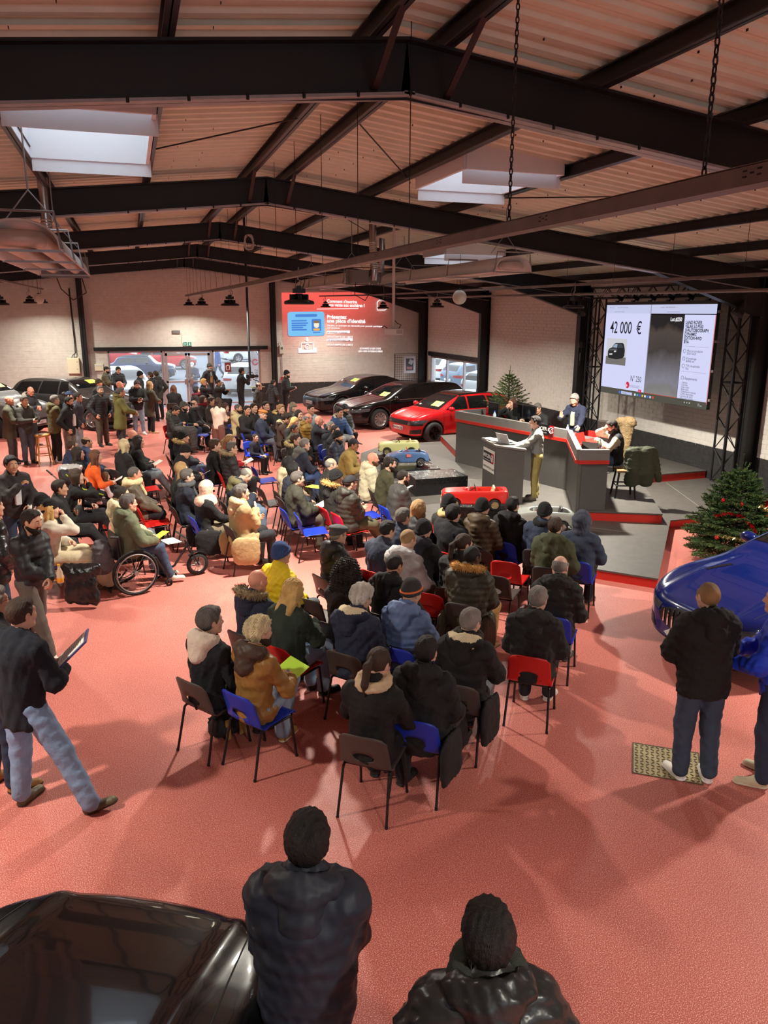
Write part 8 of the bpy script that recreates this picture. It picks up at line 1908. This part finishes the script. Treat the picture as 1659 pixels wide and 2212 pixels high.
P(1.07, 2.04, 16, 'stand', 'man in shiny black quilted jacket at the bottom edge, seen from behind', top=('shiny', (40, 40, 40), 0.1), hair=('thick', 'black'), hood=((38, 38, 38),), scarf=(50, 54, 48), arms='pocket', legs=((32, 32, 36), 0.0), bulk=0.02)
P(7.62, 13.6, -72, 'stand', 'man in grey sweater standing at the lectern with a headset', top=('knit', (146, 146, 142), 0.02), hair=('short', 'dark'), arms='lectern', legs=((176, 160, 100), 0.005), z=0.16, shoe=((120, 110, 96), (160, 150, 136)), s=0.97)
P(9.55, 15.35, -120, 'stand', 'auctioneer in navy blazer standing behind the desk with raised hand', top=('wool', (32, 36, 56), 0.12), hair=('thick', 'grey'), inner=(196, 178, 140), arms='auction', legs=((60, 62, 70), 0), z=0.34, head=(0, -24), skin='e')
P(9.15, 17.63, -105, 'sit', 'woman with hair in a bun sitting behind the desk with hand on chin', top=('hoodie', (36, 36, 36), 0.02), hair=('bun', 'auburn'), arms='chin', legs=((32, 32, 36), 0.0), z=0.34, seat=0.5)
stool_at(9.15, 17.63, -105, .34, .5, 'black swivel chair under the woman with bun at the desk')
P(9.31, 16.59, -115, 'sit', 'man with glasses in black body warmer sitting behind the desk', top=('coat', (34, 34, 36), 0.02), hair=('short', 'greydark'), glasses=True, skin='b', arms='desk', legs=((32, 32, 36), 0.0), head=(0, -16), z=0.34, seat=0.5)
stool_at(9.31, 16.59, -115, .34, .5, 'black swivel chair under the man in black vest at the desk')
P(9.07, 13.02, -70, 'sit', 'bearded man in black body warmer and checked shirt leaning on the desk wing', top=('coat', (30, 30, 32), 0.02), hair=('short', 'dark'), beard='brown', glasses=True, vest=(170, 158, 138), arms='mouth', legs=((70, 92, 120), 0), head=(8, -22), skin='e', z=0.34, seat=0.57)
h_ = P(2.46, 34.83, 190, 'stand', 'person in white cap and dark padded coat outside the glass door with a phone', top=('puffer', (60, 68, 96), 0.12), hat=('cap', (226, 226, 228)), hair=('buzz', 'dark'), arms='phone', legs=((90, 110, 150), 0), head=(0, -28), z=-0.03)
hold(h_, 'phone', 'person in white cap and dark padded coat outside the glass door with a phone')
P(4.87, 47.54, 250, 'stand', 'person in blue walking on the car park beyond the tall man', top=('coat', (50, 76, 130), 0.2), hair=('short', 'dark'), arms='down', legs=((48, 58, 78), 0.0), leg='walk', z=-0.03)
chair(1.62, 22.17, 115, 'blue', 'empty blue chair beside the chair with a grey coat in the back rows')
chair(1.93, 22.64, 115, 'grey', 'brown chair with a grey coat over it in the back rows')
chair(2.54, 11.58, 93, 'blue', 'empty blue chair standing alone in the middle aisle')
chair(3.17, 7.87, 44, 'red', 'empty red chair left of the ginger fur hood')
chair(4.54, 8.64, 44, 'red', 'empty red chair right of the ginger fur hood')
chair(1.84, 8.09, 48, 'grey', 'empty brown chair left of the white haired man')
chair(4.17, 8.19, 44, 'grey', 'empty brown chair beside the tan trousers')
chair(4.42, 9.20, 44, 'grey', 'empty brown chair in front of the ginger fur hood')
chair(2.45, 15.62, 84, 'blue', 'empty blue chair with a black bag on its seat')
chair(0.08, 15.48, 84, 'red', 'empty red chair behind the shearling coat')
chair(0.16, 12.85, 84, 'red', 'red chair with papers beside the wheelchair')
chair(2.27, 13.67, 80, 'dark', 'empty dark chair beside the long beige parka')
chair(3.67, 12.27, 78, 'blue', 'empty blue chair draped with a black and cream jacket')
chair(3.11, 13.53, 80, 'dark', 'empty dark chair beside the yellow sheet')
chair(3.60, 8.64, 46, 'dark', 'empty dark chair behind the black beanie')
chair(2.83, 19.96, 100, 'blue', 'blue chair behind the small boy')
# ================================================================== THINGS AMONG THE PEOPLE
def wheelchair(x, y, face):
    o = empty('wheelchair', (x, y, 0), -math.radians(face), 'black wheelchair with large spoked wheels in the front left of the rows', 'wheelchair'); o.scale = (1.08, 1.08, 1.08)
    for sx in (-1, 1):
        ring = lambda r, z=0.: [(sx*(.29+z), .0+r*math.cos(t), .3+r*math.sin(t)) for t in np.linspace(0, 6.283, 37)[:-1]]
        w = MB().tube(ring(.285), .016, 8, closed=True).build('wheel', M_tyre, o); MB().tube(ring(.264), .009, 6, closed=True).build('rim', M_rimd, w); MB().tube(ring(.25, .035), .009, 6, closed=True).build('push_rim', M_galv, w)
        s = MB()
        for k in range(18): a = 6.283*k/18; s.cyl((sx*(.29+.02*(k % 2)), .03*math.cos(a+.6), .3+.03*math.sin(a+.6)), (sx*.29, .262*math.cos(a), .3+.262*math.sin(a)), .0022, 4, caps=False)
        s.cyl((sx*.26, 0, .3), (sx*.325, 0, .3), .028, 10); s.build('spokes', M_galv, w)
        c = MB(); c.lathe([(.03, -.012), (.05, -.012), (.05, .012), (.03, .012)], n=14, M=Matrix.Rotation(math.pi/2, 3, 'Y')); q = c.build('caster', M_tyre, o); q.location = (sx*.2, .46, .05)
        f = MB(); f.tube([(sx*.21, -.16, .78), (sx*.21, -.14, .42), (sx*.21, .3, .43), (sx*.18, .42, .2), (sx*.12, .5, .12)], .013, 8); f.cyl((sx*.21, 0, .42), (sx*.27, 0, .3), .014, 6); f.cyl((sx*.2, .42, .22), (sx*.2, .46, .05), .011, 6); f.tube([(sx*.21, -.16, .78), (sx*.21, -.26, .8)], .015, 6); f.build('frame', M_blk, o)
    bevel(MB().box((0, .08, .44), (.4, .44, .06)).build('seat', M_blk, o), .02); MB().box((0, -.16, .62), (.4, .03, .34)).build('backrest', M_blk, o)
    MB().box((0, .5, .11), (.26, .2, .02)).build('footrest', M_rimd, o)
    MB().cyl((-.2, -.3, .06), (.2, -.3, .06), .012, 6).cyl((.12, -.06, .3), (.12, -.3, .05), .012, 6).build('anti_tip_bar', M_blk, o)
    # drive wheel clipped on in front
    R90 = Matrix.Rotation(math.pi/2, 3, 'Y')
    w = MB().lathe([(.11, -.025), (.145, -.025), (.16, 0), (.145, .025), (.11, .025)], n=24, M=R90).build('drive_wheel', M_tyre, o); w.location = (0, .95, .16)
    r = MB(); r.tube([(0, .108*math.cos(t), .108*math.sin(t)) for t in np.linspace(0, 6.283, 25)[:-1]], .01, 6, closed=True)
    for k in range(12): a = .5236*k; r.cyl((0, .02*math.cos(a), .02*math.sin(a)), (0, .108*math.cos(a), .108*math.sin(a)), .004, 4)
    r.cyl((-.05, 0, 0), (.05, 0, 0), .035, 12); r.build('rim', M_galv, w)
    f = MB()
    for sx in (-.055, .055): f.tube([(sx, .95, .16), (sx, .86, .36), (sx*.6, .8, .52)], .012, 6)
    f.tube([(0, .82, .46), (0, .62, .2), (0, .5, .16)], .016, 6); f.tube([(-.2, .74, .62), (0, .8, .56), (.2, .74, .62)], .012, 6); f.build('drive_frame', M_blk, o)
    a = MB(); 
    for k in range(8):
        t0, t1 = .3+k*.25, .3+(k+1)*.25; p, q = (.185*math.cos(t0), .185*math.sin(t0)), (.185*math.cos(t1), .185*math.sin(t1)); a.add([(-.035, .95+p[0], .16+p[1]), (.035, .95+p[0], .16+p[1]), (.035, .95+q[0], .16+q[1]), (-.035, .95+q[0], .16+q[1])], [(0, 1, 2, 3)])
    a.build('mudguard', M_blk, o)
_w = WHEEL.location; wheelchair(_w.x, _w.y, 72)
g = Grid((-.25, -.2, -.3), (.25, .2, .3), .022); g.cap((0, 0, -.12), (0, 0, .1), .15, .13, .04, flat=(0, 1, 0), fl=1.5); g.noise(.015, .09, 4); V, F = g.nets()
tag(link('rucksack', npmesh('rucksack', V, F, mat('rucksack_grey', (92, 88, 92), .85, bump=('noise', 20, .5), var=.2)), None, (_w.x-.33, _w.y-.1, .55), .3), 'grey rucksack hung behind the wheelchair', 'rucksack')
# wooden bar stool among the standing men
o = empty('wooden_stool', (-2.35, 21.3, 0), .3, 'tall pale wooden stool behind the man in olive jacket', 'stool'); mw = mat('stool_beech', (202, 152, 84), .5, var=.1)
MB().lathe([(0, .72), (.17, .72), (.18, .745), (.17, .77), (0, .77)], n=20).build('seat', mw, o)
for sx in (-1, 1):
    for sy in (-1, 1): MB().cyl((sx*.11, sy*.11, .72), (sx*.18, sy*.18, 0), .019, 8).build('leg', mw, o)
for z, k in ((.24, .16), (.46, .14)):
    for a, b_ in (((-1, -1), (1, -1)), ((1, 1), (-1, 1)), ((1, -1), (1, 1)), ((-1, 1), (-1, -1))): MB().cyl((a[0]*k, a[1]*k, z), (b_[0]*k, b_[1]*k, z), .012, 6).build('rung', mw, o)
# pushchair with a child
o = empty('pushchair', (-1.05, 15.0, 0), -1.3, 'black pushchair with lime green edging and a silver cover', 'pushchair')
g = Grid((-.3, -.4, .25), (.3, .5, 1.05), .024); g.cap((0, -.25, .85), (0, .05, .5), .24, .22, .05, flat=(0, .6, .8), fl=1.8); g.cap((0, .05, .5), (0, .32, .45), .21, .18, .05, flat=(0, 0, 1), fl=2.); V, F = g.nets(); link('seat_shell', npmesh('seat_shell', V, F, mat('pram_black', (26, 26, 28), .8)), o)
MB().tube([(-.24, -.32, .98), (-.25, -.05, .68), (-.22, .3, .52), (.22, .3, .52), (.25, -.05, .68), (.24, -.32, .98)], .012, 6).build('edging', mat('lime', (170, 206, 60), .6), o)
for sx in (-1, 1):
    MB().tube([(sx*.24, -.55, 1.0), (sx*.26, -.2, .6), (sx*.26, .35, .12)], .013, 6).tube([(sx*.26, .1, .4), (sx*.27, -.32, .12)], .013, 6).build('frame', M_galvd, o)
    for y in (.36, -.33): q = MB().lathe([(.0, -.02), (.1, -.025), (.12, -.012), (.12, .012), (.1, .025), (0, .02)], n=18, M=Matrix.Rotation(math.pi/2, 3, 'Y')).build('wheel', M_tyre, o); q.location = (sx*.27, y, .12)
MB().cyl((-.24, -.55, 1.0), (.24, -.55, 1.0), .017, 8).build('handle', M_blk, o)
g = Grid((-.25, -.25, -.1), (.25, .25, .15), .022); g.cap((-.1, 0, 0), (.1, 0, 0), .13, .13, .04, flat=(0, 0, 1), fl=1.8); g.noise(.03, .09, 8); V, F = g.nets()
tag(link('silver_cover', npmesh('silver_cover', V, F, mat('silver_foil', (196, 196, 196), .35, .4, var=.15)), None, (-1.25, 15.05, 1.02), .3), 'crumpled silver cover on top of the black pushchair', 'cover')
P(-.75, 15.0, 70, 'sit', 'small child in pale pink sweater by the black pushchair', top=('knit', (222, 202, 206), 0), hair=('long', 'auburn'), arms='paper', legs=((60, 60, 66), 0), lean=14, s=.66, seat=.5, cat='child')
# camera, tripod, notices, flag
o = empty('film_camera', (4.25, 30.0, 1.42), -1.4, 'black film camera held by the cameraman', 'camera'); bevel(MB().box((0, 0, 0), (.13, .3, .15)).build('body', M_blk, o), .015); MB().cyl((0, .15, 0), (0, .32, 0), .05, 14).build('lens', M_blk, o); MB().tube([(0, -.1, .08), (0, -.08, .15), (0, .1, .15), (0, .12, .08)], .014, 6).build('handle', M_blk, o)
o = empty('tripod', (3.95, 26.3, 0), .4, 'black tripod with small monitor before the smiling man', 'tripod')
for k in range(3): a = 2.094*k; MB().cyl((0, 0, 1.2), (.42*math.cos(a), .42*math.sin(a), 0), .018, 8).build('leg', M_blk, o)
MB().box((0, 0, 1.26), (.3, .2, .1)).cyl((0, 0, 1.2), (0, 0, 1.3), .04, 10).build('head', M_blk, o); MB().box((0, .02, 1.36), (.5, .24, .03)).build('tray', mat('tray_green', (130, 140, 110), .5), o); MB().tube([(.05, 0, 1.38), (.06, 0, 1.55), (-.14, .0, 1.62)], .014, 6).build('arm', M_blk, o)
o = empty('door_notice', (3.74, YB-.02, 1.38), 0, 'dark red notice stuck on the glass right of the door', 'notice'); MB().box((0, 0, .2), (.26, .006, .38)).build('sheet', mat('notice_red', (120, 44, 48), .6), o); MB().tube([(-.06, -.006, .1), (-.07, -.006, .26), (0, -.006, .3), (.07, -.006, .26), (.06, -.006, .1)], .016, 5, closed=True).build('pictogram', PAPER['w'], o)
o = empty('feather_flag', (4.78, 33.3, -.03), 0, 'white feather flag with red ring, seen from its back through the glass', 'flag')
pl_ = [(-.02, .5), (.38, .55), (.42, 1.4), (.36, 1.9), (.2, 2.2), (.0, 2.28)]
MB().add([(x, -.01, z) for x, z in pl_]+[(x, .01, z) for x, z in pl_], [tuple(range(6)), tuple(range(11, 5, -1))]+[(i, 6+i, 6+(i+1) % 6, (i+1) % 6) for i in range(6)]).build('cloth', mat('flag_white', (206, 210, 218), .8), o)
MB().tube([(.44, 0, 0), (.46, 0, 1.2), (.4, 0, 1.9), (.2, 0, 2.26), (-.02, 0, 2.32)], .016, 6).build('pole', M_blk, o)
MB().tube([(.17+.11*math.cos(t), -.016, 1.78+.11*math.sin(t)) for t in np.linspace(.5, 6, 16)], .03, 5).build('ring_mark', mat('flag_red', (210, 60, 70), .6), o)
for s_, x in (('VENTES', .36), ('ENCHERES', .14)): text('flag_text', s_, .2, frame3((x, -.014, .62), (0, 0, 1), (1, 0, 0)), mat('flag_ink', (80, 84, 96), .6), o, .9)
o = empty('wall_box', (-1.28, YB-.06, 1.55), 0, 'white wall box beside the left entrance window', 'wall box'); bevel(MB().box((0, 0, .12), (.32, .1, .26)).build('case', M_cream, o), .01); MB().box((0, -.053, .2), (.26, .01, .05)).build('flap', M_curb, o)
# bags and coats left on chairs and floor
def lump(name, p, pts, r, m, label, cat, fl=1.5, ax=(0, 0, 1), rz=0, h=.024, n=.014):
    q = np.array([list(a) for a, b in pts]+[list(b) for a, b in pts]); g = Grid(q.min(0)-r-.08, q.max(0)+r+.08, h)
    for a, b in pts: g.cap(a, b, r, r*.92, .05, flat=ax, fl=fl)
    g.noise(n, .09, len(label)); V, F = g.nets(); return tag(link(name, npmesh(name, V, F, m), None, p, rz), label, cat)
mb_ = lambda n, c: mat(n, c, .8, bump=('noise', 20, .5), var=.15)
lump('bag', (2.1, 15.35, .52), [((-.1, 0, 0), (.1, 0, .02))], .11, mb_('bag_black', (30, 30, 33)), 'black bag lying on the empty blue chair', 'bag')
o = lump('handbag', (.62, 6.62, .13), [((-.1, 0, 0), (.12, 0, 0))], .12, mb_('bag_dark', (34, 34, 40)), 'black and tan handbag under the blue chair of the bleached curls', 'bag', 1., rz=.5); MB().box((.06, -.12, -.01), (.07, .012, .2)).box((-.1, -.12, -.01), (.05, .012, .2)).build('tan_panel', mat('tan_leather', (176, 136, 70), .5), o); MB().tube([(-.1, 0, .1), (-.05, 0, .22), (.06, 0, .22), (.12, 0, .1)], .01, 6).build('handle', mat('tan_leather', (176, 136, 70), .5), o)
lump('coat', (1.22, 21.3, .62), [((-.2, 0, .1), (.2, 0, .1)), ((-.1, .1, -.1), (.15, .15, -.12)), ((.18, 0, .05), (.2, .05, -.35)), ((-.2, 0, .05), (-.2, .05, -.3))], .12, mb_('coat_grey', (62, 62, 62)), 'grey coat thrown over an empty chair in the back rows', 'coat', 1.4, (0, 1, 0))
lump('coat', (1.25, 7.55, .62), [((-.3, 0, .1), (.26, 0, .1)), ((-.28, 0, .05), (-.32, .02, -.18)), ((.2, 0, .0), (.36, .02, -.2)), ((-.05, -.02, .06), (.1, -.04, -.06))], .1, mb_('coat_navy', (32, 34, 52)), 'navy coat hung over the red chair of the blond woman', 'coat', 1.3, (0, 1, 0), rz=-.8)
lump('coat', (-.86, 10.45, .42), [((-.18, 0, .1), (.2, 0, .1)), ((-.1, -.03, .05), (-.14, -.06, -.26)), ((0, -.03, .05), (.02, -.06, -.3)), ((.1, -.03, .05), (.16, -.07, -.3))], .1, mat('coat_shiny', (30, 30, 32), .3, bump=('noise', 14, .5)), 'shiny black padded coat hanging from the chair of the studded beanie', 'coat', 2., (0, 1, 0), rz=-.25)
lump('coat', (1.95, 16.1, .52), [((-.16, 0, .05), (.2, 0, .05)), ((.1, .1, 0), (.15, .16, -.28))], .1, mb_('coat_pink', (150, 92, 128)), 'pink padded coat on the lap of the woman in red', 'coat', 1.4, (0, 0, 1))
MB().box((0, 0, 0), (.22, .3, .004)).build('paper', PAPER['y'], None, (2.98, 13.3, .78), .7, label='yellow sheet held out near the man with glasses in olive', cat='paper')
MB().box((0, 0, 0), (.22, .3, .004)).build('paper', PAPER['w'], None, (.35, 11.62, .47), .4, label='white papers on the red chair beside the wheelchair', cat='paper')
# juice bottle, pen, cup
o = empty('juice_bottle', (-.93, 8.66, .96), .3, 'clear bottle of orange juice in the hands of the bearded walker', 'bottle'); MB().lathe([(0, 0), (.034, 0), (.035, .02), (.034, .12), (.014, .17), (.014, .19)], n=14).build('bottle_body', mat('juice_plastic', (214, 190, 160), .15), o); MB().lathe([(.035, .01), (.0365, .012), (.0365, .06), (.035, .062)], n=14).build('juice', mat('juice_orange', (232, 160, 40), .3), o); MB().cyl((0, 0, .19), (0, 0, .21), .016, 10).build('cap', mat('cap_yellow', (226, 176, 50), .4), o)
MB().lathe([(0, 0), (.024, 0), (.034, .085), (.031, .085), (.022, .004), (0, .004)], n=14).build('paper_cup', PAPER['w'], None, (-1.62, 12.2, .95), label='white paper cup held by the man at the left edge', cat='cup')
MB().cyl((0, 0, 0), (.13, 0, .01), .005, 6).build('pen', mat('pen_blue', (50, 50, 170), .4), None, (-1.72, 12.18, 1.34), label='blue pen in the raised hand at the left edge', cat='pen')
